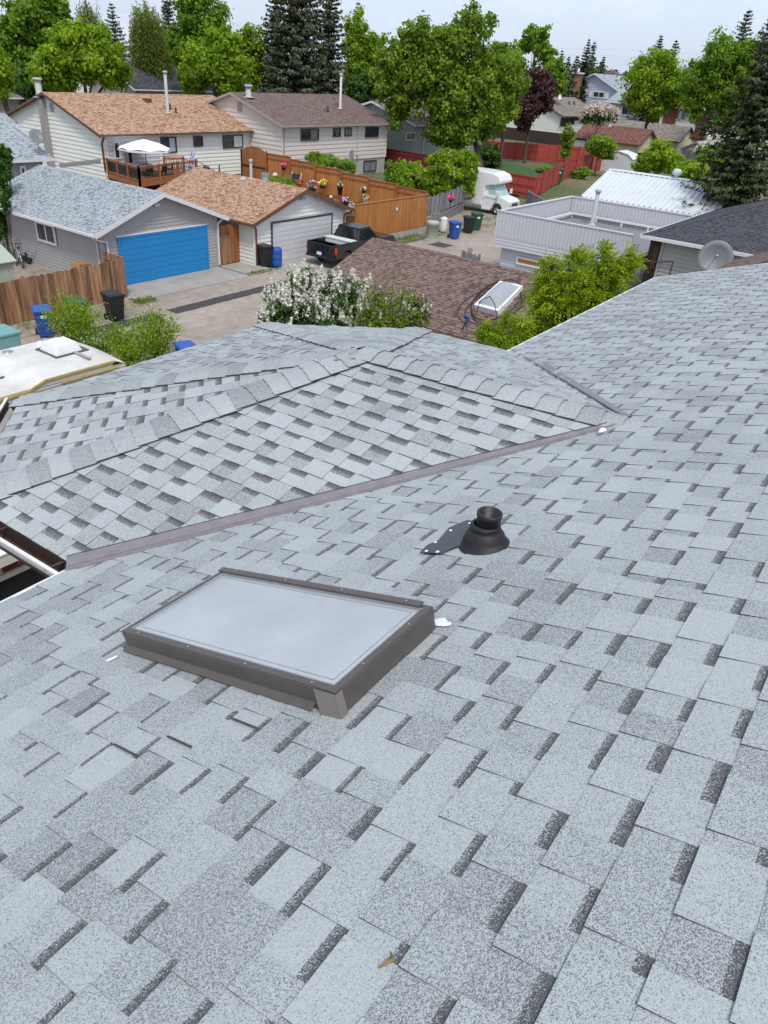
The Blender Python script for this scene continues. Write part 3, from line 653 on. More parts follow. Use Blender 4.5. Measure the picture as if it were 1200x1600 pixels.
def stem_shrub(name, label, c, h, r, leaf, n, mt, cat='shrub', stems=14, flowers=None, group=None, top_only=False, tone=0.0):
    """upright multi-stemmed shrub at ground point c"""
    c = np.array(c, float); t = thing(name, label, cat, c, group); sm = MB(); P, Nn, T = [], [], []; tips = []
    for i in range(stems):
        az, q = rng.uniform(0, 2 * math.pi), rng.uniform(.15, 1) ** .6; tip = c + np.array([math.cos(az) * r * q, math.sin(az) * r * q, h * (1 - .35 * q * q) * rng.uniform(.8, 1.08)]); b = c + np.array([math.cos(az), math.sin(az), 0]) * r * .15 * q
        mid = (b * .45 + tip * .55) + np.array([0, 0, .06 * h]); sm.tube([tuple(b), tuple(mid), tuple(tip)], [.022, .014, .006], 5); tips.append(tip)
        m_ = n // stems; s = rng.uniform(.45 if top_only else .12, 1, m_)[:, None]; p = np.where(s < .5, b + (mid - b) * s * 2, mid + (tip - mid) * (s - .5) * 2); sp_ = (.16 + .10 * (1 - s)) * r
        P.append(p + rng.normal(size=(m_, 3)) * sp_); Nn.append(rng.normal(size=(m_, 3)) + np.array([0, 0, .6])); T.append(.45 + rng.normal(0, .2, m_) + rng.uniform(-.15, .15) + tone)
    P, Nn, T = map(np.concatenate, (P, Nn, T)); k = P[:, 2] > c[2] + .02; leaves('foliage', P[k], Nn[k], leaf, L_[mt], t, T[k], .5)
    sm.build('stem', M['bark'], t)
    if flowers: flowers(t, tips, P)
    return t
def panicles(parent, cent, size, mt, per=26, name='flower_clusters'):
    """upright tapering flower heads made of small petals"""
    P, Nn, T = [], [], []
    for c in cent:
        s = size * rng.uniform(.7, 1.25); ax = np.array([rng.normal(0, .22), rng.normal(0, .22), 1]); k = rng.uniform(0, 1, per)[:, None]; rr = .30 * s * (1 - .75 * k)
        d = rng.normal(size=(per, 3)); d /= np.linalg.norm(d, axis=1, keepdims=True); P.append(c + ax * k * s + d * rr); Nn.append(d + np.array([0, 0, .3])); T.append(rng.uniform(0, 1, per))
    return leaves(name, np.concatenate(P), np.concatenate(Nn), size * .26, L_[mt], parent, np.concatenate(T), .9)
# ------------------------------------------------------------------ the house we stand on
AZH, SLH = rad(90.8), rad(18.4)
P0 = Vector((0, 0, 8.21)); E_ = Vector((math.sin(AZH), -math.cos(AZH), 0))
D_ = Vector((math.cos(AZH) * math.cos(SLH), math.sin(AZH) * math.cos(SLH), -math.sin(SLH))); N_ = E_.cross(D_); N_ = N_ if N_.z > 0 else -N_
def LP(a, b, h=0.0): return P0 + E_ * a + D_ * b + N_ * h
EAVE, RAKE, LEFT, TOPB = 3.53, 12.15, -5.0, -3.4
house = thing('house', 'house with light grey shingle roof, skylight and vent pipe, filling the foreground', 'house', (2, 0, 0))
mr = MB(); shingles(mr, [LP(LEFT, TOPB), LP(RAKE, TOPB), LP(RAKE, EAVE), LP(LEFT, EAVE)], E_, D_, N_, exposure=.1495, thick=.0048, seed=21, tone=.18)
# torn tab edges seen as black slits, and one curled leaf-like scrap
for (a, b0, b1) in ((1.195, 1.295, 1.43), (1.033, 1.44, 1.575), (.923, 1.59, 1.725)):
    mr.mat = 1; mr.mesh([LP(a - .004, b0, .0095), LP(a + .005, b0, .010), LP(a + .007, b1, .0125), LP(a - .002, b1, .0115)], [(0, 1, 2, 3)]); mr.mat = 0
A_, B_, C_, Dd = LP(LEFT, TOPB, -.02), LP(RAKE, TOPB, -.02), LP(RAKE, EAVE - .01, -.02), LP(LEFT, EAVE - .01, -.02); mr.mat = 2; mr.prism([A_, B_, C_, Dd], (0, 0, -.12))
Dn2 = Vector((-D_.x, -D_.y, D_.z)); RB = LP(LEFT, TOPB); mr.mat = 0
shingles(mr, [RB, LP(RAKE, TOPB), LP(RAKE, TOPB) + Dn2 * 5, RB + Dn2 * 5], -E_, Dn2, Vector((-N_.x, -N_.y, N_.z)), thick=0, scale=1.5, seed=3)
main_roof = mr.build('main_roof', [M['sh_grey'], M['sh_edge'], M['fascia_w']], house)
dm = MB(); dm.beam(LP(LEFT, EAVE + .011, -.008), LP(RAKE, EAVE + .011, -.008), .022, .03); dm.beam(LP(RAKE + .011, TOPB, -.008), LP(RAKE + .011, EAVE, -.008), .022, .03)
dm.build('drip_edge', M['fascia_w'], house)
# wing: half-octagon hip over the bay
z_e = LP(0, EAVE).z
WA, WV0 = Vector((4.362, 3.27, 7.817)), Vector((4.536, 1.246, 7.817))
WE0, WH1, WH2, WH3, WH4, WE5 = [Vector(p) for p in ((1.81, 3.38, z_e), (1.765, 4.53, z_e), (2.87, 5.74, z_e), (5.86, 5.85, z_e), (7.04, 4.56, z_e), (7.2, 3.40, z_e))]
wr = MB()
for i, poly in enumerate(([WV0, WA, WH1, WE0], [WA, WH2, WH1], [WA, WH3, WH2], [WA, WH4, WH3], [WV0, WE5, WH4, WA])):
    roof_plane(wr, poly, thick=.0048, seed=40 + i, bandw=.050, tone=.2, wts=(.12, .135, .15, .165), wgs=(.12, .135, .15, .165))
wr.mat = 2
for a, b in ((WE0, WH1), (WH1, WH2), (WH2, WH3), (WH3, WH4), (WH4, WE5)):
    wr.prism([a + Vector((0, 0, -.012)), b + Vector((0, 0, -.012)), b + Vector((0, 0, -.19)), a + Vector((0, 0, -.19))], (WA - (a + b) / 2).normalized() * .02)
wing = wr.build('wing_roof', [M['sh_grey'], M['sh_edge'], M['darkbrown']], house)
cm = MB(); _cr = random.Random(5)
def hip_caps(top, bot, n1, n2, ev=.145, wid=.152):
    """overlapping cap shingles folded over a hip; n1/n2 = horizontal directions down each side (unit, along each face)"""
    top, bot = Vector(top), Vector(bot); L = (bot - top).length; ax = (bot - top) / L; k = int(L / ev) + 1; upn = (Vector((0, 0, 1)) - ax * ax.z).normalized()
    for i in range(k):
        s1 = min(L + .02, (i + 1) * ev + .012); s0 = i * ev; w = wid * _cr.uniform(.96, 1.04); cm.tone = _cr.choice((0, .03, -.06, -.14)) + _cr.uniform(-.05, .05); sk = _cr.uniform(-.012, .012)
        rows = []
        for s, hh in ((s0, .010), (s1, .019)):
            c = top + ax * s; row = []
            for q in (-1, -.62, -.28, 0, .28, .62, 1):
                nd = n1 if q < 0 else n2; v = c + nd * abs(q) * w + ax * (sk * q); v += upn * (hh + .012 * (1 - min(1, abs(q) / .3)) * 0 + (-.012 if abs(q) < .1 else 0.0) + .010 * (abs(q) < .5))
                row.append(v)
            rows.append(row)
        cm.smooth = True
        cm.mesh(rows[0] + rows[1], [(j, j + 1, 7 + j + 1, 7 + j) for j in range(6)]); cm.smooth = False
        cm.mat = 1; lo = [v - upn * .008 for v in rows[1]]; tn = cm.tone; cm.tone = 0
        cm.mesh(rows[1] + lo, [(j, 7 + j, 7 + j + 1, j + 1) for j in range(6)])
        for j in (0, 6):
            cm.mesh([rows[0][j], rows[1][j], rows[1][j] - upn * .009, rows[0][j] - upn * .009], [(0, 1, 2, 3)])
        cm.mat = 0; cm.tone = tn
def face_dir(ax, p, q, r_):
    """unit vector in the plane p,q,r_, perpendicular to ax, pointing to the side of r_"""
    ax = ax.normalized(); n = (q - p).cross(r_ - p).normalized(); v = n.cross(ax).normalized(); return v if v.dot(r_ - p) > 0 else -v
for top, bot, sa, sb in ((WA, WH1, WE0, WH2), (WA, WH2, WH1, WH3), (WA, WH3, WH2, WH4), (WA, WH4, WH3, WE5)):
    hip_caps(top + (bot - top) * .03, bot, face_dir(bot - top, top, bot, sa), face_dir(bot - top, top, bot, sb))
hip_caps(WA + (WA - WV0) * .02, WV0 + (WV0 - WA) * .07, face_dir(WV0 - WA, WA, WV0, WE0), face_dir(WV0 - WA, WA, WV0, WE5))
cm.tone = 0; cm.build('hip_cap', [M['sh_grey'], M['sh_edge']], house)
# open valley metal lying on the main plane, shingle ends cut along it
for vb, side in ((WE0, 1), (WE5, -1)):
    ax = (vb - WV0).normalized(); fn = (WA - WV0).cross(vb - WV0).normalized(); fn = fn if fn.z > 0 else -fn      # wing face normal
    lw = fn.cross(ax).normalized(); lw = lw if lw.dot(WA - WV0) > 0 else -lw                              # up the wing face
    lm_ = N_.cross(ax).normalized(); lm_ = lm_ if lm_.dot(D_) < 0 else -lm_                                 # up the main plane
    a, b = WV0 + ax * .10, vb + ax * .05; (i0, i1), (o0, o1) = (((.035, .085), (.015, .055)) if side > 0 else ((.01, .03), (.045, .105)))
    vm = MB(); A0, B0 = a + lw * i0 + fn * .011, b + lw * i1 + fn * .011; A1, B1 = a + (fn + N_) * .007, b + (fn + N_) * .007; A2, B2 = a + lm_ * o0 + N_ * .013, b + lm_ * o1 + N_ * .013
    vm.face([A0, B0, B1, A1]); vm.face([A1, B1, B2, A2]); vm.face([A2, B2, B2 - N_ * .012 + lm_ * .002, A2 - N_ * .012 + lm_ * .002]); vm.tube([A1 + N_ * .002, B1 + N_ * .002], .005, 6)
    vm.build('valley_flashing', M['valley'], house)
    if side < 0: continue
    em = MB(); em.face([A0 + fn * .002, B0 + fn * .002, B0 + fn * .004 + lw * .007, A0 + fn * .004 + lw * .006]); em.build('cut_edge', M['sh_edge'], house)
sm_ = MB(); c = LP(4.30, 1.33, .03); sm_.lathe([(0, .014), (.014, .012), (.022, .006), (.026, 0)], c, 9, N_); sm_.lathe([(0, .010), (.010, .008), (.018, 0)], c + E_ * -.03, 8, N_); sm_.build('sealant', M['seal'], house)
# gutter along the bay eaves: dirty trough, white outer lip
gi, go = MB(), MB()
pl = [WE0 + Vector((.02, -.13, 0)), WH1, WH2, WH3, WH4, WE5]
outs = []
for i, p in enumerate(pl):
    o = Vector((0, 0, 0))
    for j in (i - 1, i):
        if 0 <= j < len(pl) - 1:
            d = (pl[j + 1] - pl[j]); nn = Vector((-d.y, d.x, 0)).normalized(); nn = nn if nn.dot((pl[j + 1] + pl[j]) / 2 - WV0) > 0 else -nn
            if i == 0: nn = Vector((-1, 0, 0))
            o += nn
    o.normalize(); outs.append(o)
for i in range(len(pl) - 1):
    a, b, oa, ob = pl[i], pl[i + 1], outs[i], outs[i + 1]; ka = 1 / max(.6, oa.dot(Vector((-(b - a).y, (b - a).x, 0)).normalized() * (1 if Vector((-(b - a).y, (b - a).x, 0)).dot(oa) > 0 else -1)))
    kb = ka; W_ = .125
    zdrop = -.075 if i >= 2 else 0.0
    def s(p, o, k, off, z, zdrop=zdrop): return p + o * (off * k) + Vector((0, 0, z + zdrop))
    prof = ((-.01, -.02), (-.005, -.115), (.10, -.12), (.118, -.03), (.125, -.012))
    for (o0, z0), (o1, z1) in zip(prof[:-1], prof[1:]):
        gi.face([s(a, oa, ka, o0, z0), s(b, ob, kb, o0, z0), s(b, ob, kb, o1, z1), s(a, oa, ka, o1, z1)])
    lip = ((.112, -.012), (.113, .002), (.132, .001), (.134, -.010), (.124, -.045), (.085, -.128), (-.01, -.128))
    for (o0, z0), (o1, z1) in zip(lip[:-1], lip[1:]):
        go.face([s(a, oa, ka, o0, z0), s(b, ob, kb, o0, z0), s(b, ob, kb, o1, z1), s(a, oa, ka, o1, z1)])
for f_ in (.35, .8): 
    q = pl[0].lerp(pl[1], 1 - f_); gi.beam(q + Vector((.02, 0, -.03)), q + Vector((-.13, 0, -.02)), .02, .006)
gi.build('gutter_trough', M['gutter_in'], house); go.build('gutter', M['white'], house)
# skylight
sk = MB(); a0, a1, b0, b1, hh = 1.372, 1.925, 1.078, 2.262, .100
def ring(mb, o, i, mi=0):
    for k in range(4): mb.face([o[k], o[(k + 1) % 4], i[(k + 1) % 4], i[k]], None, mi)
def rc(d, h, db=0): return [LP(a0 - d, b0 - d, h), LP(a1 + d, b0 - d, h), LP(a1 + d, b1 + d + db, h), LP(a0 - d, b1 + d + db, h)]
ring(sk, rc(.010, .0, .06), rc(.010, .035)); ring(sk, rc(.010, .035), rc(.014, hh - .012)); ring(sk, rc(.014, hh - .012), rc(.012, hh)); ring(sk, rc(.012, hh), rc(-.012, hh + .004)); ring(sk, rc(-.012, hh + .004), rc(-.014, hh - .006))
# upper cap bar stands a little proud, with its corner tab
sk.prism([LP(a1 - .016, b0 + .03, hh + .004), LP(a1 + .018, b0 + .03, hh + .004), LP(a1 + .018, b1 + .015, hh + .004), LP(a1 - .016, b1 + .015, hh + .004)], N_ * .007)
skl = sk.build('skylight', [M['bronze'], M['black']], house)
gp = MB(); q = rc(-.013, hh - .004); gp.face(q); gp.build('glass', M['skypane'], skl)
wl = MB(); ring(wl, rc(-.016, hh - .012), rc(-.022, .035)); ring(wl, rc(-.022, .035), rc(-.075, .034)); ring(wl, rc(-.075, .034), rc(-.078, .016)); wl.face(rc(-.078, .016)); wl.build('light_well', M['wellwhite'], skl)
al = MB(); ring(al, rc(-.0135, hh + .0005), rc(-.024, hh - .002)); al.build('glazing_trim', M['galv'], skl); al = MB(); ring(al, rc(-.044, hh - .0025), rc(-.047, hh - .0025)); al.build('spacer_bar', M['galv'], skl)
for (a, b) in [(a0 - .001, b0 + .10 + i * .33) for i in range(4)] + [(a1 - .0, b0 + .1 + i * .33) for i in range(4)] + [(a0 + .15, b0 - .002), (a0 + .42, b0 - .002)]:
    sc = MB(); sc.lathe([(0, .003), (.003, .0025), (.0045, 0)], LP(a, b, hh + (.012 if a > a1 - .02 else .004)), 8, N_); sc.build('screw', M['greytrim'], skl)
bf = MB(); bf.face([LP(a0 - .035, b0 + .10, .012), LP(a0 - .008, b0 + .10, .030), LP(a0 - .008, b1 + .02, .030), LP(a0 - .035, b1 + .02, .012)])
bf.build('apron_flashing', M['bronze'], skl)
cp = MB(); cp.mesh([LP(a0 - .020, b0 - .020, .0), LP(a0 + .015, b0 - .018, .0), LP(a0 + .015, b0 - .0165, hh - .006), LP(a0 - .0165, b0 - .0165, hh - .006), LP(a0 - .030, b0 + .065, .0), LP(a0 - .0165, b0 + .085, hh - .006)], [(0, 1, 2, 3), (4, 0, 3, 5)])
cp.build('corner_flashing', M['cornerplate'], skl)
sl_ = MB()
for i in range(12):
    a, b = a1 + .035 + abs(_cr.gauss(.01, .022)), b0 - .02 + _cr.gauss(0, .018); sl_.lathe([(0, .004), (.010, .003), (.016, 0)], LP(a, b, .010), 7, N_)
sl_.lathe([(0, .003), (.018, .002), (.028, 0)], LP(a1 + .045, b0 - .01, .011), 9, N_)
sl_.build('sealant', M['seal'], skl); sl_ = MB(); sl_.tube([LP(a0 - .075, b1 - .0, .014), LP(a0 - .115, b1 + .02, .010)], .005, 6); sl_.build('sealant', M['seal'], skl)
# plumbing vent with rubber boot on its sheet
pc = LP(2.655, 1.262, .0); zz = Vector((0, 0, 1))
vp = MB(); vp.lathe([(.045, .02), (.054, .02), (.056, .158), (.059, .160), (.059, .177), (.056, .180), (.049, .180), (.048, .06), (.001, .06)], pc, 28, zz); vpo = vp.build('vent_pipe', M['black'], house)
bo = MB(); nrm = N_
P_ = [(.120, .005), (.112, .014), (.102, .028)]
bo.lathe(P_ + [(.096, .045)], pc, 28, (N_ * .8 + zz * .2)); bo.lathe([(.098, .038), (.090, .062), (.076, .082), (.068, .090), (.071, .095), (.071, .110), (.066, .115), (.054, .118)], pc, 28, (N_ * .35 + zz * .65)); bo.build('rubber_boot', M['rubber'], vpo)
fl = MB(); th = .0135
poly = [(2.485, 1.515), (2.50, 1.405), (2.58, 1.37), (2.68, 1.29), (2.80, 1.34), (2.87, 1.42), (2.875, 1.485), (2.77, 1.53), (2.62, 1.50), (2.57, 1.525)]
fl.prism([LP(a, b, th) for a, b in poly], N_ * .003); fl.build('flashing_sheet', M['membrane'], vpo)
for a, b, r_ in ((2.505, 1.49, .009), (2.60, 1.50, .008), (2.51, 1.43, .010), (2.74, 1.50, .008), (2.84, 1.45, .007)): sl2 = MB(); sl2.lathe([(0, .004), (r_ * .7, .003), (r_, 0)], LP(a, b, th + .003), 7, N_); sl2.build('sealant', M['seal'], vpo)
# walls below (seen only from elsewhere)
wm = MB()
def wall_run(pts, zt):
    for p, q in zip(pts[:-1], pts[1:]):
        p, q = Vector(p), Vector(q); u = (q - p); L = u.length; u.normalize(); o = Vector((u.y, -u.x, 0)); lap_wall(wm, p, u, o, [(0, 0), (L, 0), (L, zt), (0, zt)], .2, .02)
ye = LP(0, EAVE).y - .5
wall_run([(11.7, ye + .1, 0), (7.0, ye + .05, 0)], z_e - .1); wall_run([(6.75, ye, 0), (6.6, 4.35, 0), (5.65, 5.4, 0), (3.08, 5.3, 0), (2.15, 4.3, 0), (2.2, ye, 0)], z_e - .15); wall_run([(2.1, ye, 0), (-4.6, ye - .05, 0), (-4.6, -8, 0)], z_e - .1); wall_run([(11.7, -8, 0), (11.7, ye + .1, 0)], z_e - .1)
wm.build('wall', M['creamtrim'], house)
# curled scrap on the tabs
lf = MB(); q = [LP(.715 + .03 * t, .42 - .02 * math.sin(t * 2.2), .012 + .012 * math.sin(t * 3)) for t in (0, .4, .8, 1.2, 1.6)]; lf.tube(q, [.002, .004, .005, .004, .002], 6)
tag(lf.build('dry_leaf', M['deadleaf']), 'curled dry leaf scrap lying on the grey shingles near the camera', 'leaf')
# ------------------------------------------------------------------ ground, lane
def sheet(name, pts, z, mt, label=None):
    m_ = MB(); m_.face([(p[0], p[1], z) for p in pts]); return tag(m_.build(name, M[mt]), kind='structure')
sheet('ground', [(-1500, -1500), (2500, -1500), (2500, 2500), (-1500, 2500)], -.02, 'ground')
sheet('lane', [(-30, 20.2), (63, 20.2), (63, 27.6), (36, 27.6), (26, 28.0), (-30, 28.0)], -.004, 'lane')
sheet('lane_edge', [(-30, 16.5), (40, 16.5), (40, 20.6), (-30, 20.6)], -.008, 'dirt')
sheet('parking_strip', [(-30, 26.5), (19.9, 26.5), (19.9, 30.0), (-30, 30.0)], .0, 'dirt')
sheet('garden_soil', [(36.5, 29.2), (44.2, 29.2), (44.2, 46), (36.5, 46)], .02, 'dirt')
sheet('side_yard', [(8, 30.1), (20.0, 30.1), (20.0, 43), (8, 43)], .004, 'dirt')
sheet('gravel_pad', [(45.6, 26.5), (62, 26.5), (62, 40), (45.6, 40)], .002, 'dirt')
am = MB()
for x0, x1, y0, y1 in ((19.85, 23.3, 27.75, 30.1), (23.31, 26.75, 27.75, 30.1)): am.box(x0, x1, y0, y1, -.1, .03)
am.box(26.8, 28.6, 28.2, 30.1, -.1, .07)
tag(am.build('driveway', M['concrete']), kind='structure')
am = MB(); am.box(29.2, 36.2, 26.9, 29.05, -.1, .03); tag(am.build('driveway', M['concrete']), kind='structure')
pm = MB(); _r = random.Random(3)
def patch(x0, x1, ya, yb, w):
    n = max(6, int((x1 - x0) / .25)); up, lo = [], []
    for i in range(n + 1):
        t = i / n; x = x0 + (x1 - x0) * t; y = ya + (yb - ya) * t; up.append((x, y + w / 2 + _r.uniform(-.025, .025), .003)); lo.append((x, y - w / 2 + _r.uniform(-.025, .025), .003))
    pm.face(lo + up[::-1])
patch(15.6, 19.2, 25.55, 25.55, .75); patch(20.0, 29.5, 25.6, 25.85, .72); patch(41.2, 42.4, 26.0, 26.0, 1.2)
tag(pm.build('asphalt_patch', M['asphalt']), kind='structure')

# ------------------------------------------------------------------ grey garage with the blue door
YG = 30.11
t, I = gable('garage', 'grey sided garage with bright blue double door and blue-grey shingle roof', 'garage', 20.02, 26.7, YG, 39.3, 2.50, 3.92, 'y', .50, .40, 'greysiding', 'sh_grey2', 'fascia_w', .15, tscale=1.15, proud=.028)
gar_grey = t
def panel_door(parent, x0, x1, z1, Y, mt, rows=4, cols=4, frame='white', seam=True):
    fm = MB(); fm.box(x0 - .09, x1 + .09, Y - .05, Y - .001, z1, z1 + .09); fm.box(x0 - .09, x0, Y - .05, Y - .001, 0.03, z1); fm.box(x1, x1 + .09, Y - .05, Y - .001, 0.03, z1)
    d = MB(); h = (z1 - .03) / rows; w = (x1 - x0) / cols
    for i in range(rows):
        d.box(x0, x1, Y - .022, Y - .008, .03 + i * h + .006, .03 + (i + 1) * h - .006)
        for j in range(cols):
            for s in range(2): d.box(x0 + j * w + .07, x0 + (j + 1) * w - .07, Y - .030, Y - .022, .03 + i * h + .05 + s * h / 2, .03 + i * h + h / 2 - .035 + s * h / 2)
        d.box(x0, x1, Y - .012, Y - .006, .03 + i * h - .006, .03 + i * h + .008)
    o = d.build('garage_door', M[mt], parent); return o, fm
dr, fm = panel_door(t, 20.92, 26.0, 2.10, YG - .035, 'bluedoor'); fm.build('door_trim', M['bluedoor'], dr)
tm = MB(); tm.box(20.75, 26.1, YG - .095, YG - .02, 2.20, 2.26); tm.build('door_lintel', M['fascia_w'], t)
window(t, (20.02, 0, 0), (0, 1, 0), (-1, 0, 0), 33.55, 35.1, 1.32, 2.24, 'white', 'glass', 1, .10, .06)
lm = MB(); q = Vector((23.1, YG - .05, 3.42))
lm.lathe([(.05, 0), (.05, .05), (0, .06)], q, 10, (0, -1, 0)); lm.lathe([(.02, 0), (.07, .12), (0, .13)], q + Vector((-.03, -.06, 0)), 10, (-.6, -.7, -.5)); lm.lathe([(.02, 0), (.07, .12), (0, .13)], q + Vector((.03, -.06, 0)), 10, (.6, -.7, -.5)); lm.build('floodlight', M['white'], t)
downspout(t, [(19.50, 29.85, 2.40), (19.55, 30.0, 2.30), (20.0, 30.02, 2.12), (20.25, 30.02, 2.08), (20.3, 30.02, .15)]); downspout(t, [(19.93, 30.3, 2.2), (19.93, 30.3, .1)], w=.06)
downspout(t, [(27.3, 29.95, 2.5), (27.2, 30.0, 2.42), (26.78, 30.03, 2.2), (26.78, 30.03, .15)])
p = on_pl(20, 305, (I['c'], 30, I['zr']), np.array([-I['sl'], 0, 1])); vent_pipe(t, (p[0], p[1], p[2]), .85, .06, 'pipegrey')
# ------------------------------------------------------------------ tan roofed garage
YT = 29.06
t, I2 = gable('garage', 'white sided garage with pale grey door and tan shingle roof, beside the black pickup', 'garage', 28.35, 35.72, YT, 37.2, 2.24, 3.62, 'y', .42, .38, 'whitesiding', 'sh_tan', 'brownpaint', .20, tscale=1.2, proud=.034)
dr, fm = panel_door(t, 29.65, 34.46, 2.05, YT - .04, 'greydoor', 4, 1); fm.build('door_trim', M['frame_d'], dr)
downspout(t, [(28.0, 28.75, 2.15), (28.25, 28.9, 2.0), (28.42, 28.97, 1.95), (28.42, 28.97, .15)], 'brownpaint'); downspout(t, [(36.05, 28.8, 2.1), (35.6, 28.97, 1.95), (35.6, 28.97, .3)], 'brownpaint')
q = MB(); q.lathe([(.06, 0), (.06, .06), (0, .07)], (31.9, YT - .05, 3.2), 10, (0, -1, 0)); q.lathe([(.03, 0), (.07, .14), (0, .15)], (31.8, YT - .12, 3.18), 10, (-.6, -.6, -.4)); q.lathe([(.03, 0), (.07, .14), (0, .15)], (32.0, YT - .12, 3.18), 10, (.6, -.6, -.4)); q.build('floodlight', M['galv'], t)
def box_vent(parent, x, y, z, sl, mt='pipegrey'):
    b = MB(); b.prism([(x - .16, y - .16, z - .16 * sl), (x + .16, y - .16, z + .16 * sl), (x + .16, y + .16, z + .16 * sl), (x - .16, y + .16, z - .16 * sl)], (-.02, 0, .16)); return b.build('roof_vent', M[mt], parent, bevel=.02)
pl_ = (I2['c'], 30, I2['zr']); nl_ = np.array([-I2['sl'], 0, 1])
p = on_pl(380, 283, pl_, nl_); box_vent(t, p[0], p[1], p[2], I2['sl'])
p = on_pl(343, 268, pl_, nl_); vent_pipe(t, p, .35, .04, 'black', False)
p = on_pl(392.5, 280, pl_, nl_); vent_pipe(t, p, .85, .07, 'pipegrey')
# gate between the two garages
t = thing('gate', 'cedar double gate with a newer pale panel, between the two garages', 'gate', (27.55, 30.2, 0))
for nm, x0, x1, z1, mt in (('gate_leaf', 26.86, 27.72, 1.55, 'oldwood'), ('gate_leaf', 27.80, 28.55, 1.95, 'cedar_d'), ('upper_panel', 26.86, 27.72, 2.0, 'cedar_d')):
    g = MB(); x = x0
    while x < x1 - .02:
        g.tone = random.uniform(-.2, .2); z0_ = .08 if nm != 'upper_panel' else 1.57; yy = 30.15 if nm != 'upper_panel' else 30.20
        g.box(x, min(x + .135, x1), yy, yy + .025, z0_, z1 + random.uniform(-.015, .015)); x += .142
    g.tone = 0; g.box(x0, x1, 30.18, 30.21, .35, .44) if nm != 'upper_panel' else None
    g.build(nm, M[mt], t)
for x in (26.8, 27.74, 28.58):
    g = MB(); g.box(x - .05, x + .05, 30.16, 30.26, 0, 2.02); g.build('post', M['cedar_d'], t)
# ------------------------------------------------------------------ left yard
def rampstep(u): return 0
board_fence('fence', 'weathered brown board fence along the lane left of the blue garage door', (8.0, 27.75), (19.95, 28.52), 0.02, 1.66, 'oldwood', .135, .006, 2.4, jit=.025, seed=4, tonev=.38, cap=False, rail_side=-1)
board_fence('fence', 'short return of weathered brown boards running back to the grey garage corner', (19.98, 28.55), (20.02, 30.0), 0.02, 1.70, 'oldwood', .135, .006, 1.5, jit=.02, seed=9, tonev=.3, cap=False, rail_side=-1)
# small steel shed behind the fence
sp = on_z(26, 440, .9); t = thing('shed', 'small pale green steel garden shed behind the brown fence', 'shed', (sp[0] - 1.1, sp[1] + 1, 0))
sx, sy = sp[0], sp[1]; b = MB(); zt = 1.75
for i in range(9): b.tone = .03 * (i % 2); b.box(sx - 2.2 + i * .245, sx - 2.2 + i * .245 + .235, sy, sy + 1.7, 0, zt)
b.tone = 0; b.box(sx - 2.2, sx, sy + .01, sy + 1.69, 0.02, zt - .01); b.build('wall', M['shedgreen'], t)
b = MB()
for s in (-1, 1): b.prism([(sx - 2.3, sy + .85, zt + .45), (sx + .1, sy + .85, zt + .45), (sx + .1, sy + .85 + s * 1.0, zt - .02), (sx - 2.3, sy + .85 + s * 1.0, zt - .02)], (0, 0, .03))
b.build('roof', M['shedgreen'], t)
# two bicycles
def bicycle(label, pos, rz, frame):
    t = thing('bicycle', label, 'bicycle', (0, 0, 0), 'bicycles by the grey garage wall')
    for x in (-.52, .52):
        w = MB(); c = Vector((x, 0, .34)); ring_ = [c + Vector((math.cos(a) * .33, 0, math.sin(a) * .33)) for a in np.linspace(0, 2 * math.pi, 25)]; w.tube(ring_, .022, 6, False); wo = w.build('wheel', M['tyre'], t)
        s = MB()
        for k in range(10): a = k * math.pi / 5; s.tube([c, c + Vector((math.cos(a) * .32, 0, math.sin(a) * .32))], .004, 4)
        s.tube([c - Vector((0, .05, 0)), c + Vector((0, .05, 0))], .025, 8); s.build('spokes', M['galv'], wo)
    f = MB(); bb, st, hd, ra, fa = Vector((-.05, 0, .32)), Vector((-.18, 0, .78)), Vector((.36, 0, .80)), Vector((-.52, 0, .34)), Vector((.52, 0, .34))
    for a, b in ((bb, st), (st, hd), (bb, hd), (bb, ra), (st, ra), (hd, fa)): f.tube([a, b], .018, 6)
    f.build('frame', M[frame], t)
    h = MB(); h.tube([hd, hd + Vector((-.03, 0, .16))], .015, 6); h.tube([hd + Vector((-.03, -.3, .17)), hd + Vector((-.03, .3, .17))], .014, 6); h.build('handlebar', M['black'], t)
    s = MB(); s.tube([st, st + Vector((-.03, 0, .10))], .014, 6); s.mesh([st + Vector(p) for p in ((-.17, -.07, .11), (-.17, .07, .11), (.12, .02, .11), (.12, -.02, .11), (-.17, -.06, .15), (-.17, .06, .15), (.12, .015, .14), (.12, -.015, .14))], [(3, 2, 1, 0), (4, 5, 6, 7), (0, 1, 5, 4), (1, 2, 6, 5), (2, 3, 7, 6), (3, 0, 4, 7)]); s.build('saddle', M['black'], t)
    t.location = tuple(pos); t.rotation_euler = (0, 0, rz); return t
b0 = on_z(32, 415, 0); bicycle('bicycle with pale frame leaning nearest the grey garage wall', (b0[0], b0[1], .0), rad(72), 'galv')
b0 = on_z(14, 408, 0); bicycle('dark framed bicycle farther back in the shade beside the shed', (b0[0], b0[1], .0), rad(78), 'black')
q = on_z(48, 410, .0); t = thing('lawn_mower', 'dark lawn mower parked on the dirt by the bicycles', 'mower', (q[0], q[1], 0))
b = MB(); b.box(q[0] - .28, q[0] + .28, q[1] - .38, q[1] + .38, .12, .30); b.build('deck', M['black'], t, bevel=.05); b = MB(); b.lathe([(.17, 0), (.18, .12), (.12, .2), (0, .21)], (q[0], q[1] + .1, .30), 12); b.build('engine', M['black'], t)
b = MB(); b.tube([(q[0] - .2, q[1] - .3, .25), (q[0] - .2, q[1] - .95, .8), (q[0] + .2, q[1] - .95, .8), (q[0] + .2, q[1] - .3, .25)], .015, 6); b.build('handle', M['galv'], t)
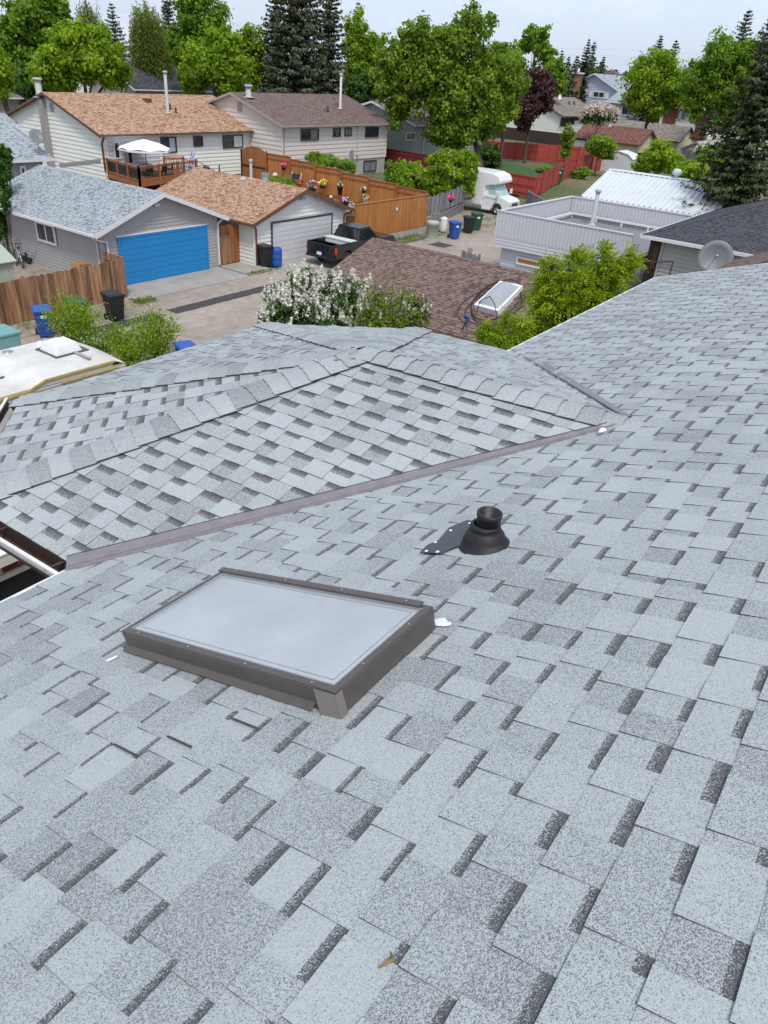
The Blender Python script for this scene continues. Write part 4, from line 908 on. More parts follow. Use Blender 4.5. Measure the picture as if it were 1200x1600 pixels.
for dx in (-.28, .28):
    for dy in (-.3, .3): b = MB(); b.lathe([(0, -.03), (.11, -.03), (.12, 0), (.11, .03), (0, .03)], (q[0] + dx, q[1] + dy, .12), 12, (1, 0, 0)); b.build('wheel', M['tyre'], t)
b = MB(); q0, q1 = on_y(107, 420, 30.9), on_y(127, 402, 30.9); x_ = on_x(118, 410, 19.85)
b.box(19.2, 19.9, 31.0, 31.5, .0, 1.02, Euler((0, rad(8), rad(12))).to_matrix(), (19.5, 31.2, .4)); tag(b.build('plywood_board', M['cardboard'], bevel=.01), 'orange-brown wooden box standing against the grey garage wall', 'box')

# ------------------------------------------------------------------ wheeled bins
def bin_(label, pos, rz, mt, s=1.0, group='wheeled bins along the lane', tint=None):
    t = thing('wheeled_bin', label, 'bin', (0, 0, 0), group); b = MB()
    def fr(z, w, d): return [(-w / 2, -d / 2, z), (w / 2, -d / 2, z), (w / 2, d / 2, z), (-w / 2, d / 2, z)]
    A, B = fr(.06, .44, .50), fr(.96, .58, .68); b.mesh(A + B, [(3, 2, 1, 0), (4, 5, 6, 7), (0, 1, 5, 4), (1, 2, 6, 5), (2, 3, 7, 6), (3, 0, 4, 7)])
    A, B = fr(.92, .64, .74), fr(.99, .64, .74); b.mesh(A + B, [(3, 2, 1, 0), (4, 5, 6, 7), (0, 1, 5, 4), (1, 2, 6, 5), (2, 3, 7, 6), (3, 0, 4, 7)])
    b.box(-.15, .15, -.295, -.27, .42, .47); b.build('body', M[mt], t, bevel=.025)
    l = MB(); A, B = fr(.995, .66, .80), fr(1.05, .52, .62); l.mesh(A + B, [(3, 2, 1, 0), (4, 5, 6, 7), (0, 1, 5, 4), (1, 2, 6, 5), (2, 3, 7, 6), (3, 0, 4, 7)]); l.build('lid', M[mt], t, bevel=.02)
    h = MB(); h.tube([(-.25, .36, .97), (-.25, .45, 1.0), (.25, .45, 1.0), (.25, .36, .97)], .016, 6); h.build('handle', M[mt], t)
    if mt != 'blackbin':
        k = MB(); k.box(-.09, .09, -.3365, -.333, .74, .84, Euler((rad(-6), 0, 0)).to_matrix()); k.build('sticker', M['white'], t)
    for x in (-.27, .27):
        w = MB(); w.lathe([(0, -.03), (.10, -.03), (.115, -.015), (.115, .015), (.10, .03), (0, .03)], (x, .27, .115), 14, (1, 0, 0)); wo = w.build('wheel', M['tyre'], t)
    t.location = (pos[0], pos[1], .0); t.rotation_euler = (0, 0, rz); t.scale = (s, s, s); return t
bin_('blue wheeled bin standing before the brown board fence', on_z(72, 525), rad(-25), 'bluebin', 1.05)
bin_('dark green wheeled bin half hidden behind weeds, by the brown fence', on_z(124, 512), rad(-15), 'greenbin', 1.08)
bin_('black wheeled bin at the end of the brown fence, left of the blue garage door', on_z(181, 500), rad(-10), 'blackbin', 1.08)
bin_('blue wheeled bin seen just over the grey roof edge, nearest the camera', on_z(290, 537, 1.04), rad(160), 'bluebin', 1.0)
bin_('black wheeled bin beside the blue barrel at the tan roofed garage', on_z(413, 417), rad(-8), 'blackbin', 1.08)
bin_('blue wheeled bin standing by the grey board fence across the lane', on_z(709, 373), rad(-30), 'bluebin', 1.05)
bin_('black wheeled bin between the blue and green bins by the grey fence', on_z(731, 364), rad(-35), 'blackbin', 1.05)
bin_('green wheeled bin at the right end of the row by the grey fence', on_z(743, 359), rad(-40), 'greenbin', 1.1)
q = on_z(432.5, 417); t = thing('barrel', 'bright blue plastic barrel next to the black bin by the garage door', 'barrel', (q[0], q[1], .03)); b = MB(); b.lathe([(0, 0), (.24, 0), (.27, .05), (.285, .3), (.275, .32), (.285, .34), (.285, .62), (.275, .64), (.285, .66), (.27, .92), (.24, .96), (0, .96)], (q[0], q[1], .03), 24); b.build('drum', M['bluebin'], t); b = MB(); b.lathe([(0, .02), (.04, .02), (.04, 0)], (q[0] + .1, q[1], .99), 10); b.build('bung', M['bluebin'], t)
q = on_z(674, 375); t = thing('utility_pedestal', 'grey-green round utility cabinet standing at the lane edge', 'cabinet', (q[0], q[1], 0)); b = MB(); b.lathe([(.40, 0), (.40, .95), (.42, .96), (.42, 1.10), (.38, 1.18), (0, 1.2)], (q[0], q[1], 0), 20); b.build('housing', M['shedgreen'], t); b = MB(); b.lathe([(.47, 0), (.47, .08), (.40, .09)], (q[0], q[1], 0), 20); b.build('base', M['concrete'], t)
q = on_z(692, 360, .1); t = thing('bag', 'white plastic bag leaning on the grey fence beside the blue bin', 'bag', (q[0], q[1], 0)); b = MB(); b.smooth = True; b.lathe([(.0, .0), (.22, .01), (.27, .12), (.25, .4), (.28, .62), (.24, .80), (.27, .92), (.12, .95), (0, .93)], (q[0], q[1], 0), 7); b.build('sack', M['white'], t); b = MB(); b.beam((q[0] - .2, q[1], .93), (q[0] + .2, q[1] + .05, .95), .10, .06); b.build('folded_top', M['white'], t)
b = MB(); q = on_z(8, 560, .0); b.box(q[0] - 1.0, q[0] + .45, q[1] - .5, q[1] + .5, 0, 1.0); t = thing('storage_box', 'faded teal plastic box on the dirt beside the trailer', 'box', (q[0], q[1], 0)); b.build('body', M['teal'], t, bevel=.08); b = MB(); b.box(q[0] - 1.04, q[0] + .49, q[1] - .54, q[1] + .54, .9, 1.02); b.build('lid', M['teal'], t, bevel=.04)

# ------------------------------------------------------------------ trailer with white roof, at far left
TX, TY0, TY1, TZ = 10.35, 15.2, 17.55, 2.95
t = thing('trailer', 'old travel trailer with chalky white roof and ribbed beige side, at lower left', 'trailer', (7, (TY0 + TY1) / 2, 0))
ox = MB(); prof = []
b = MB(); xs = [(-2.5, 0), (7.75, 0), (8.25, .16), (TX - .35, .16), (TX, .02)]
for i in range(len(xs) - 1):
    (xa, za), (xb, zb) = xs[i], xs[i + 1]; na = 6
    for k in range(na):
        ya, yb = TY0 + (TY1 - TY0) * k / na, TY0 + (TY1 - TY0) * (k + 1) / na; ca, cb = .06 * math.sin(math.pi * k / na), .06 * math.sin(math.pi * (k + 1) / na)
        b.face([(xa, ya, TZ + za + ca), (xb, ya, TZ + zb + ca), (xb, yb, TZ + zb + cb), (xa, yb, TZ + za + cb)])
b.build('roof', M['trailerroof'], t)
b = MB(); z = .55
while z < TZ - .001:
    z2 = min(z + .085, TZ); b.face([(-2.5, TY0 + .012, z), (TX, TY0 + .012, z), (TX, TY0, z + .06), (-2.5, TY0, z + .06)]); b.face([(-2.5, TY0, z + .06), (TX, TY0, z + .06), (TX, TY0 + .012, z2), (-2.5, TY0 + .012, z2)]); z = z2
b.face([(8.25, TY0, TZ), (TX - .35, TY0, TZ), (TX - .35, TY0, TZ + .17), (8.25, TY0, TZ + .17)]); b.face([(7.75, TY0, TZ), (8.25, TY0, TZ), (8.25, TY0, TZ + .17)])
b.face([(TX, TY0, .55), (TX, TY1, .55), (TX, TY1, TZ), (TX, TY0, TZ)]); b.face([(-2.5, TY1, .55), (TX, TY1, .55), (TX, TY1, TZ), (-2.5, TY1, TZ)]); b.face([(-2.5, TY0, .55), (TX, TY0, .55), (TX, TY1, .55), (-2.5, TY1, .55)])
b.build('side_wall', M['trailerside'], t)
b = MB()
for p, q in zip(((-2.5, TZ), (7.75, TZ), (8.25, TZ + .16)), ((7.75, TZ), (8.25, TZ + .16), (TX - .3, TZ + .15))): b.beam((p[0], TY0 - .012, p[1] - .015), (q[0], TY0 - .012, q[1] - .015), .03, .05)
b.beam((8.6, TY0 - .02, TZ - .02), (TX - .2, TY0 - .02, TZ - .02), .035, .03); b.build('edge_trim', M['yellowstrip'], t)
window(t, (0, TY0, 0), (1, 0, 0), (0, -1, 0), 9.05, 10.0, 2.15, 2.66, 'black', 'glass', 0, .05, .03)
def hatch(x, y, s=.36):
    h = MB(); h.mesh([(x - s, y - s, TZ + .06), (x + s, y - s, TZ + .06), (x + s, y + s, TZ + .06), (x - s, y + s, TZ + .06), (x - s * .75, y - s * .75, TZ + .06 + .23), (x + s * .75, y - s * .75, TZ + .29), (x + s * .75, y + s * .75, TZ + .29), (x - s * .75, y + s * .75, TZ + .29)], [(4, 5, 6, 7), (0, 1, 5, 4), (1, 2, 6, 5), (2, 3, 7, 6), (3, 0, 4, 7)])
    ho = h.build('roof_hatch', M['rvwhite'], t, bevel=.03); k = MB(); k.box(x - s - .06, x + s + .12, y - s - .08, y + s + .08, TZ + .045, TZ + .075); k.build('seal', M['frame_d'], ho)
q = on_z(96, 548, TZ + .2); 
def hatch_z(x, y): pass
TZs = TZ; TZ = TZ + .16; hatch(q[0], q[1]); TZ = TZs
q = on_z(4, 577, TZ + .1); hatch(q[0], q[1], .33)
v = MB(); q = on_z(14, 562, TZ); v.lathe([(.16, 0), (.16, .05), (.08, .06), (.08, .12), (.13, .13), (.13, .16), (0, .17)], (q[0], q[1], TZ + .04), 14); v.build('roof_vent', M['galv'], t)
v = MB(); q = on_z(64, 543, TZ + .1); v.lathe([(.10, 0), (.09, .12), (.05, .16), (0, .16)], (q[0], q[1], TZ + .1), 12); v.build('vent_cap', M['rvwhite'], t)
v = MB(); v.box(8.72, 8.84, TY0 - .05, TY0 - .0, 2.35, 2.75); v.build('bracket', M['white'], t)
v = MB(); v.beam((TX - .75, TY0 + .3, TZ + .24), (TX - .75, TY1 - .1, TZ + .24), .09, .02); v.build('roof_seam', M['greytrim'], t)
for x in (1.5, 2.4):
    for y in (TY0 + .15, TY1 - .15): w = MB(); w.lathe([(0, -.11), (.28, -.11), (.33, -.08), (.33, .08), (.28, .11), (0, .11)], (x, y, .33), 20, (0, 1, 0)); w.build('wheel', M['tyre'], t)

# ------------------------------------------------------------------ cream camper/shed right below the gutter at lower left
t = thing('garden_shed', 'cream shed with maroon name board over a dark doorway, under the gutter at lower left', 'shed', (3.3, 9, 0))
Xs = 0
e0, e1 = on_z(-30, 893, 2.25), on_z(70, 872, 2.25)      # foot line of the name board
p0_, p1_ = on_z(8, 889, 2.2), on_z(60, 866, 2.2)
u = Vector((p1_[0] - p0_[0], p1_[1] - p0_[1], 0)).normalized(); o_ = Vector((u.y, -u.x, 0)); 
if o_.dot(Vector((0, -1, 0))) < 0: o_ = -o_
org = Vector((p0_[0], p0_[1], 0))
def SP(a, z, off=0): return org + u * a + Vector((0, 0, z)) + o_ * off
w = MB()
for (a0, a1, z0, z1) in ((-3.2, -.35, 0, 2.6), (1.05, 2.6, 0, 2.6), (-.35, 1.05, 2.14, 2.6)): w.prism([SP(a0, z0), SP(a1, z0), SP(a1, z1), SP(a0, z1)], -o_ * .08)
for a in (-3.2, 2.6): w.prism([SP(a, 0), SP(a, 0, -2.6), SP(a, 2.6, -2.6), SP(a, 2.6)], u * .05)
w.prism([SP(-3.2, 0, -2.6), SP(2.6, 0, -2.6), SP(2.6, 2.6, -2.6), SP(-3.2, 2.6, -2.6)], o_ * .05); w.build('wall', M['creamtrim'], t)
w = MB()
for (a0, a1, z0, z1) in ((-.35, -.23, 0, 2.14), (.93, 1.05, 0, 2.14), (-.35, 1.05, 2.04, 2.14)): w.prism([SP(a0, z0, .002), SP(a1, z0, .002), SP(a1, z1, .002), SP(a0, z1, .002)], o_ * .05)
w.build('door_frame', M['creamtrim'], t)
w = MB(); w.face([SP(-.23, 0, -.06), SP(.93, 0, -.06), SP(.93, 2.04, -.06), SP(-.23, 2.04, -.06)]); w.build('door', M['black'], t)  # flat black face paints the dark inside the open doorway
w = MB(); w.prism([SP(-.05, 2.17, .01), SP(.85, 2.17, .01), SP(.85, 2.32, .01), SP(-.05, 2.32, .01)], o_ * .03); sg = w.build('name_board', M['maroon'], t)
cu = bpy.data.curves.new('lettering', 'FONT'); cu.body = 'Tony Ert'; cu.size = .125; cu.extrude = .002; cu.align_x = 'CENTER'; cu.align_y = 'CENTER'; cu.shear = .25; cu.materials.append(M['creamtrim'])
tmp = bpy.data.objects.new('lettering_curve', cu); me_ = bpy.data.meshes.new_from_object(tmp); bpy.data.objects.remove(tmp); to = bpy.data.objects.new('lettering', me_); COL.objects.link(to); to.parent = sg
mm = Matrix.Identity(4)
for i in range(3): mm[i][0] = u[i]; mm[i][1] = (0, 0, 1)[i]; mm[i][2] = o_[i]
loc = SP(.40, 2.245, .044) - Vector(t.location); mm.translation = loc; to.matrix_local = mm
w = MB(); w.prism([SP(-3.4, 2.62, .30), SP(2.8, 2.62, .30), SP(2.8, 2.72, -2.8), SP(-3.4, 2.72, -2.8)], (0, 0, .06)); 
for i in range(22): a = -3.4 + i * .285; w.prism([SP(a, 2.69, .30), SP(a + .03, 2.69, .30), SP(a + .03, 2.79, -2.8), SP(a, 2.79, -2.8)], (0, 0, .02))
w.build('roof', M['rvwhite'], t); w = MB(); w.prism([SP(-3.4, 2.46, .30), SP(2.8, 2.46, .30), SP(2.8, 2.66, .30), SP(-3.4, 2.66, .30)], -o_ * .03); w.build('fascia', M['creamtrim'], t)
# ------------------------------------------------------------------ black pickup
def pickup():
    t = thing('pickup_truck', 'dusty black pickup truck with silver toolbox in its bed, parked at the tan roofed garage', 'truck', (0, 0, 0)); W = 1.0; Lb = 5.6
    # x forward, rear bumper at x=0
    arches = [(1.15, .46), (4.55, .46)]
    def side_profile(pts): return pts
    low = [(0.12, .50), (.62, .50)]
    for cx, r in arches:
        if cx > 3: low.append((1.75, .42)); low.append((cx - r - .05, .42))
        for a in np.linspace(math.pi, 0, 9): low.append((cx + r * math.cos(a), .42 + r * math.sin(a) * 1.0))
    low.append((5.3, .42)); low.append((5.55, .50)); up = [(5.58, .85), (5.50, 1.02), (4.1, 1.14), (3.9, 1.16), (2.05, 1.16), (2.05, 1.18), (.10, 1.18), (.06, .95)]
    b = MB()
    for s in (-1, 1): b.prism([(x, s * W, z) for x, z in low + up], (0, -s * .09, 0))
    b.box(2.0, 5.5, -W + .05, W - .05, .55, 1.13); b.box(.1, 2.1, -W + .05, W - .05, .52, .66); b.box(1.98, 2.06, -W + .04, W - .04, .6, 1.17); b.box(5.40, 5.55, -.92, .92, .50, 1.0)
    b.prism([(4.05, -.93, 1.13), (5.5, -.90, 1.02), (5.5, .90, 1.02), (4.05, .93, 1.13)], (0, 0, .03)); body = b.build('body', M['truckblack'], t)
    g = MB(); g.box(.03, .10, -W + .04, W - .04, .60, 1.17); tg = g.build('tailgate', M['truckblack'], t, bevel=.02); g = MB(); g.box(.015, .03, -.12, .12, .98, 1.06); g.build('handle', M['black'], tg)
    g = MB()
    for s in (-1, 1): g.box(.1, 2.0, s * (W - .10) - .06, s * (W - .10) + .06, 1.18, 1.205)
    g.build('bed_rail', M['black'], t)
    # cab
    c = MB(); B = [(2.12, -.94, 1.16), (4.05, -.94, 1.15), (4.05, .94, 1.15), (2.12, .94, 1.16)]; T = [(2.42, -.72, 1.76), (3.42, -.72, 1.78), (3.42, .72, 1.78), (2.42, .72, 1.76)]
    c.mesh(B + T, [(4, 5, 6, 7), (0, 1, 5, 4), (1, 2, 6, 5), (2, 3, 7, 6), (3, 0, 4, 7)]); c.prism([(2.40, -.74, 1.76), (3.45, -.74, 1.78), (3.45, .74, 1.78), (2.40, .74, 1.76)], (0, 0, .05)); c.build('cab', M['truckblack'], t, bevel=.05)
    def quad(face, k, name, mt='truckglass', off=.012):
        P = [Vector(p) for p in face]; ctr = sum(P, Vector()) / 4; n = (P[1] - P[0]).cross(P[3] - P[0]).normalized(); n = n if n.dot(ctr - Vector((3, 0, 1.4))) > 0 else -n
        m_ = MB(); m_.face([ctr + (p - ctr) * k + n * off for p in P]); return m_.build(name, M[mt], t)
    quad([B[0], B[3], T[3], T[0]], .84, 'rear_window', off=.02); quad([B[1], B[2], T[2], T[1]], .86, 'windscreen', off=.02)
    for s in (0, 1):
        f = [B[0], B[1], T[1], T[0]] if s == 0 else [B[3], B[2], T[2], T[3]]; quad(f, .80, 'side_window', off=.02)
    tb = MB(); tb.box(1.45, 1.98, -.88, .88, .98, 1.22); tbo = tb.build('toolbox', M['alu'], t, bevel=.015); tl = MB(); tl.prism([(1.42, -.92, 1.22), (2.0, -.92, 1.22), (2.0, .92, 1.22), (1.42, .92, 1.22)], (0, 0, .04)); tl.build('lid', M['alu'], tbo)
    for s in (-1, 1):
        l = MB(); l.box(.045, .14, s * (W - .0) - .075, s * (W - .0) + .012, .78, 1.12); l.build('tail_light', M['redlamp'], t, bevel=.01)
        mi = MB(); mi.box(3.55, 3.75, s * 1.08 - .09, s * 1.08 + .09, 1.18, 1.36); mi.build('mirror', M['black'], t, bevel=.03)
    bm_ = MB(); bm_.box(-.06, .10, -.96, .96, .44, .60); bo = bm_.build('bumper', M['black'], t, bevel=.03); pl = MB(); pl.box(-.075, -.062, -.16, .16, .62, .78); pl.build('licence_plate', M['white'], t)
    for cx, _ in arches:
        for s in (-1, 1):
            w = MB(); w.lathe([(.22, -.12), (.33, -.12), (.385, -.08), (.385, .08), (.33, .12), (.22, .12)], (cx, s * .86, .385), 24, (0, s, 0)); wo = w.build('wheel', M['tyre'], t); r = MB(); r.lathe([(.0, .07), (.08, .08), (.17, .05), (.22, .115), (.23, .10)], (cx, s * .86, .385), 16, (0, s, 0)); r.build('rim', M['chrome'], wo)
    return t
tr = pickup(); q = on_z(506, 418, .0); tr.location = (31.15, 26.95, .03); tr.rotation_euler = (0, 0, rad(0.5))
# ------------------------------------------------------------------ motorhome
def motorhome():
    t = thing('motorhome', 'white motorhome with silver sunshade in its windscreen, parked by the red fence', 'motorhome', (0, 0, 0)); W = 1.12
    # x forward; front bumper at x=0, body runs back to -7
    b = MB(); prof = [(-7, .55), (-2.35, .55), (-2.35, 1.0), (-2.2, 1.15), (-2.2, 2.0), (-1.35, 2.15), (-.95, 2.28), (-.92, 2.45), (-1.15, 2.80), (-1.7, 2.98), (-2.6, 3.02), (-7, 3.02)]
    b.prism([(x, -W, z) for x, z in prof], (0, 2 * W, 0)); b.build('coach_body', M['rvwhite'], t, bevel=.10)
    c = MB(); low = [(-2.4, .42), (-1.55, .42)] + [(-1.05 + .46 * math.cos(a), .42 + .46 * math.sin(a)) for a in np.linspace(math.pi, 0, 9)] + [(-.5, .42), (-.05, .45), (.0, .62), (-.02, 1.02), (-.28, 1.18), (-1.05, 1.36), (-2.4, 1.36)]
    for s in (-1, 1): c.prism([(x, s * .99, z) for x, z in low], (0, -s * .1, 0))
    c.prism([(-.02, -.95, .5), (-.02, .95, .5), (-.02, .95, 1.02), (-.02, -.95, 1.02)], (-.1, 0, 0)); c.prism([(-.02, -.95, 1.02), (-.28, -.95, 1.18), (-1.05, -.95, 1.36), (-2.4, -.95, 1.36), (-2.4, -.95, 1.3), (-.3, -.95, 1.0)], (0, 1.9, 0))
    B = [(-2.4, -.97, 1.35), (-.98, -.95, 1.35), (-.98, .95, 1.35), (-2.4, .97, 1.35)]; T = [(-2.4, -.90, 2.2), (-1.5, -.82, 2.16), (-1.5, .82, 2.16), (-2.4, .90, 2.2)]; c.mesh(B + T, [(4, 5, 6, 7), (0, 1, 5, 4), (1, 2, 6, 5), (2, 3, 7, 6), (3, 0, 4, 7)])
    c.build('cab', M['rvwhite'], t, bevel=.02)
    def quad(f, k, name, mt, off=.02):
        P = [Vector(p) for p in f]; ctr = sum(P, Vector()) / 4; n = (P[1] - P[0]).cross(P[3] - P[0]).normalized(); n = n if n.dot(ctr - Vector((-2, 0, 1.7))) > 0 else -n
        m_ = MB(); m_.face([ctr + (p - ctr) * k + n * off for p in P]); return m_.build(name, M[mt], t)
    quad([B[1], B[2], T[2], T[1]], .88, 'windscreen', 'rvglass')
    for s in (0, 1):
        f = [B[0], B[1], T[1], T[0]] if s == 0 else [B[3], B[2], T[2], T[3]]; f = [tuple(Vector(f[0]).lerp(Vector(f[1]), .32)), f[1], f[2], tuple(Vector(f[3]).lerp(Vector(f[2]), .32))]; quad(f, .76, 'side_window', 'rvglass')
        sg = -1 if s == 0 else 1; mi = MB(); mi.box(-1.05, -.90, sg * 1.22 - .09, sg * 1.22 + .09, 1.42, 1.78); mi.beam((-1.0, sg * .95, 1.45), (-1.0, sg * 1.2, 1.52), .03, .03); mi.build('mirror', M['rvwhite'], t, bevel=.03)
        h = MB(); h.box(.0, .03, sg * .72 - .16, sg * .72 + .16, .72, .92); h.build('headlight', M['creamtrim'], t, bevel=.02)
        st = MB()
        for k, (z0, z1) in enumerate(((1.55, .95), (1.45, .85))): st.tube([(-4.6, sg * (W + .005), z0), (-3.6, sg * (W + .005), z0 + .05), (-3.0, sg * (W + .005), 1.25 - .1 * k), (-3.4, sg * (W + .005), z1), (-4.2, sg * (W + .005), z1 - .15)], [.01, .05, .07, .04, .01], 6)
        st.beam((-2.2, sg * .995, 1.2), (-1.2, sg * .995, 1.12), .012, .04); st.build('stripe', M['rvgrey'], t)
        sk_ = MB(); sk_.box(-2.35, -1.6, sg * .9, sg * 1.05, .30, .42); sk_.build('step', M['rvwhite'], t)
    g = MB(); g.box(.0, .035, -.52, .52, .68, .95); g.build('grille', M['frame_d'], t); bp = MB(); bp.box(-.02, .14, -1.0, 1.0, .42, .60); bp.build('bumper', M['greydoor'], t, bevel=.03)
    for cx in (-1.05, -5.2):
        for s in (-1, 1):
            w = MB(); w.lathe([(.2, -.12), (.33, -.12), (.38, -.08), (.38, .08), (.33, .12), (.2, .12)], (cx, s * .88, .38), 24, (0, s, 0)); wo = w.build('wheel', M['tyre'], t); r = MB(); r.lathe([(0, .10), (.07, .10), (.09, .06), (.19, .05), (.21, .11)], (cx, s * .88, .38), 16, (0, s, 0)); r.build('rim', M['chrome'], wo)
    return t
rv = motorhome(); rv.location = (56.2, 28.55, 0); rv.rotation_euler = (0, 0, rad(-86))
# ------------------------------------------------------------------ cedar fences around the flower garden
board_fence('fence', 'orange cedar fence panel facing the lane on a low concrete footing', (36.65, 28.95), (44.35, 28.95), .36, 2.38, 'cedar', .15, .004, 2.55, jit=.006, seed=12, tonev=.16, cap=True, rail_side=-1)
b = MB(); b.box(36.6, 44.45, 28.93, 29.1, -.2, .36); tag(b.build('footing_wall', M['foundation']), 'low concrete footing wall under the orange cedar fence', 'wall')
board_fence('fence', 'narrow cedar panel set back beside the tan roofed garage', (35.80, 29.6), (36.6, 29.0), .2, 1.75, 'cedar_d', .15, .004, 1.2, jit=.005, seed=13, rail_side=-1)
board_fence('fence', 'long stained cedar side fence behind the flower pots', (44.4, 29.1), (44.4, 43.9), .45, 2.52, 'cedar', .15, .004, 2.45, jit=.006, seed=14, tonev=.15, cap=True, rail_side=-1, postm='cedar_d', step=lambda u: -.14 * math.floor(u * 6))
t = thing('gate', 'arched dark cedar garden gate at the left end of the side fence', 'gate', (44.5, 44.6, 0)); g = MB(); y0, y1 = 43.95, 46.6
for i in range(18):
    y = y0 + (y1 - y0) * i / 18; yc = (y + .07 - (y0 + y1) / 2) / ((y1 - y0) / 2); g.tone = random.uniform(-.2, .15); g.box(44.38, 44.42, y, y + .143, .5, 3.0 + .55 * math.sqrt(max(0, 1 - yc * yc)))
g.build('gate_leaf', M['cedar_d'], t)
for y in (43.9, 46.65): g = MB(); g.box(44.33, 44.45, y - .06, y + .06, 0, 3.25); g.build('post', M['black'], t)
g = MB(); g.box(44.34, 44.38, y0, y1, 2.1, 2.2); g.build('rail', M['black'], t)
# grey fence by the bins
ga, gb = on_z(668, 357), on_z(721, 331)
t = board_fence('fence', 'weathered grey board fence with gaps, left of the white motorhome', (45.2, 29.6), (54.0, 31.9), .75, 1.95, 'greywood', .17, .05, 2.0, jit=.09, seed=15, tonev=.45, cap=False, rail_side=-1)
g = MB()
P_, Q_ = Vector((45.2, 29.55, 0)), Vector((54, 31.85, 0))
for k in range(4): g.beam(P_ + Vector((0, 0, .08 + k * .18)), Q_ + Vector((0, 0, .08 + k * .18)), .035, .13)
g.build('lower_slats', M['greywood'], t)
# ------------------------------------------------------------------ flower pots and ornaments in the cedar garden
def pot(label, p, h, r, mt, fl, fr, n=90, cat='flower pot', stand=0, grp='potted flowers by the cedar fence'):
    t = thing('flower_pot', label, cat, p, grp); b = MB(); p = Vector(p)
    if stand: b.tube([p, p + Vector((0, 0, stand))], .03, 6)
    b.lathe([(0, stand), (r * .7, stand), (r, stand + h * .9), (r * 1.08, stand + h * .9), (r * 1.08, stand + h), (0, stand + h * .95)], p, 12); b.build('pot', M[mt], t)
    d = rng.normal(size=(n, 3)); d /= np.linalg.norm(d, axis=1, keepdims=True); c = np.array([p.x, p.y, p.z + stand + h + fr * .5]); q = c + d * np.array([fr, fr, fr * .75]) * (rng.uniform(.5, 1, (n, 1)))
    leaves('leaf_mass', q[: n // 2], d[: n // 2] + .2, .12, L_['deep'], t, rng.uniform(0, 1, n // 2), .7)
    o = leaves('blossom', q[n // 2:] + d[n // 2:] * .03, d[n // 2:] + np.array([0, 0, .4]), .13, L_['flower'], t, rng.uniform(0, 1, n - n // 2), .95); o.data.materials.clear(); o.data.materials.append(M[fl] if fl in M else L_[fl]); return t
FX = 44.1
def fp(px, py, x=None, z=None):
    q = on_x(px, py, x) if x else on_z(px, py, z); return (q[0], q[1], q[2])
pot('hanging pot of hot pink flowers near the arched gate', fp(443, 266, FX), .22, .16, 'black', 'pink', .30)
pot('hanging pot of hot pink flowers on the short end of the cedar fence', tuple(on_y(704, 316, 29.25)), .2, .16, 'black', 'pink', .32)
pot('hanging basket of yellow leaves on the cedar fence', fp(503, 294, FX), .2, .2, 'black', 'yellow', .42)
pot('dark planter heaped with mauve flowers behind the garage roof peak', fp(488, 300, 42.6), .3, .3, 'black', 'purple', .42, 120)
pot('dark pot of mauve flowers beside the stacked planters', fp(540, 322, 41.2), .3, .22, 'black', 'purple', .30)
pot('small round pot of white and pink flowers hung on the fence', fp(568, 302, FX), .2, .16, 'black', 'flower', .22)
pot('black urn topped with white flowers against the fence', fp(531, 305, 43.6), .6, .2, 'black', 'flower', .24)
pot('pot of dark red leaves at the foot of the fence', fp(466, 296, 43.0), .3, .22, 'brownpaint', 'redfl', .42, 110)
pot('pale pot of pink flowers near the fence corner', fp(549, 330, 40.2), .3, .2, 'creamtrim', 'flower', .26)
pot('white pot with trailing greenery beside the red tray', fp(571, 318, 41.8), .35, .16, 'white', 'yellow', .22)
q = on_x(583, 318, 42.6); t = thing('planter_box', 'long white planter box with red top beside the fence', 'planter', q); b = MB(); b.box(q[0] - .25, q[0] + .25, q[1] - .9, q[1] + .6, q[2] - .6, q[2]); b.build('box', M['white'], t, bevel=.02); b = MB(); b.box(q[0] - .2, q[0] + .2, q[1] - .85, q[1] + .55, q[2], q[2] + .06); b.build('lining', M['redfl'], t)
q = on_x(517, 306, 42.8); t = thing('garden_ornament', 'dark rounded stone garden ornament by the white flowered urn', 'ornament', (q[0], q[1], 0)); b = MB(); b.lathe([(.3, 0), (.3, .9), (.25, 1.15), (.12, 1.3), (0, 1.33)], (q[0], q[1], 0), 14); b.build('stone', M['frame_d'], t); b = MB(); b.lathe([(.12, 0), (.1, .12), (0, .14)], (q[0], q[1], 1.33), 10); b.build('top', M['creamtrim'], t)
for i, (px, py, lab) in enumerate(((430, 262, 'slim white garden lantern near the arched gate'),)):
    q = on_x(px, 283, 42.5); t = thing('garden_lantern', lab, 'lantern', (q[0], q[1], 0)); b = MB(); b.tube([(q[0], q[1], 0), (q[0], q[1], 1.7)], .04, 8); b.build('post', M['black'], t); b = MB(); b.lathe([(.12, 0), (.2, .45), (.12, .6), (0, .62)], (q[0], q[1], 1.7), 8); b.build('lamp', M['creamtrim'], t)
q = on_x(417, 281, 42.0); t = thing('garden_pot', 'turquoise glazed garden bowl near the arched gate', 'pot', q); b = MB(); b.lathe([(0, -.3), (.25, -.3), (.4, .1), (.36, .1), (.2, -.2), (0, -.2)], q, 14); b.build('bowl', M['teal'], t)
q = on_x(415, 276, 43.2); t = thing('garden_pot', 'dark green tall garden pot beside the arched gate', 'pot', q); b = MB(); b.lathe([(0, -.9), (.28, -.9), (.34, .2), (.28, .25), (0, .1)], q, 14); b.build('vessel', M['greywood'], t)
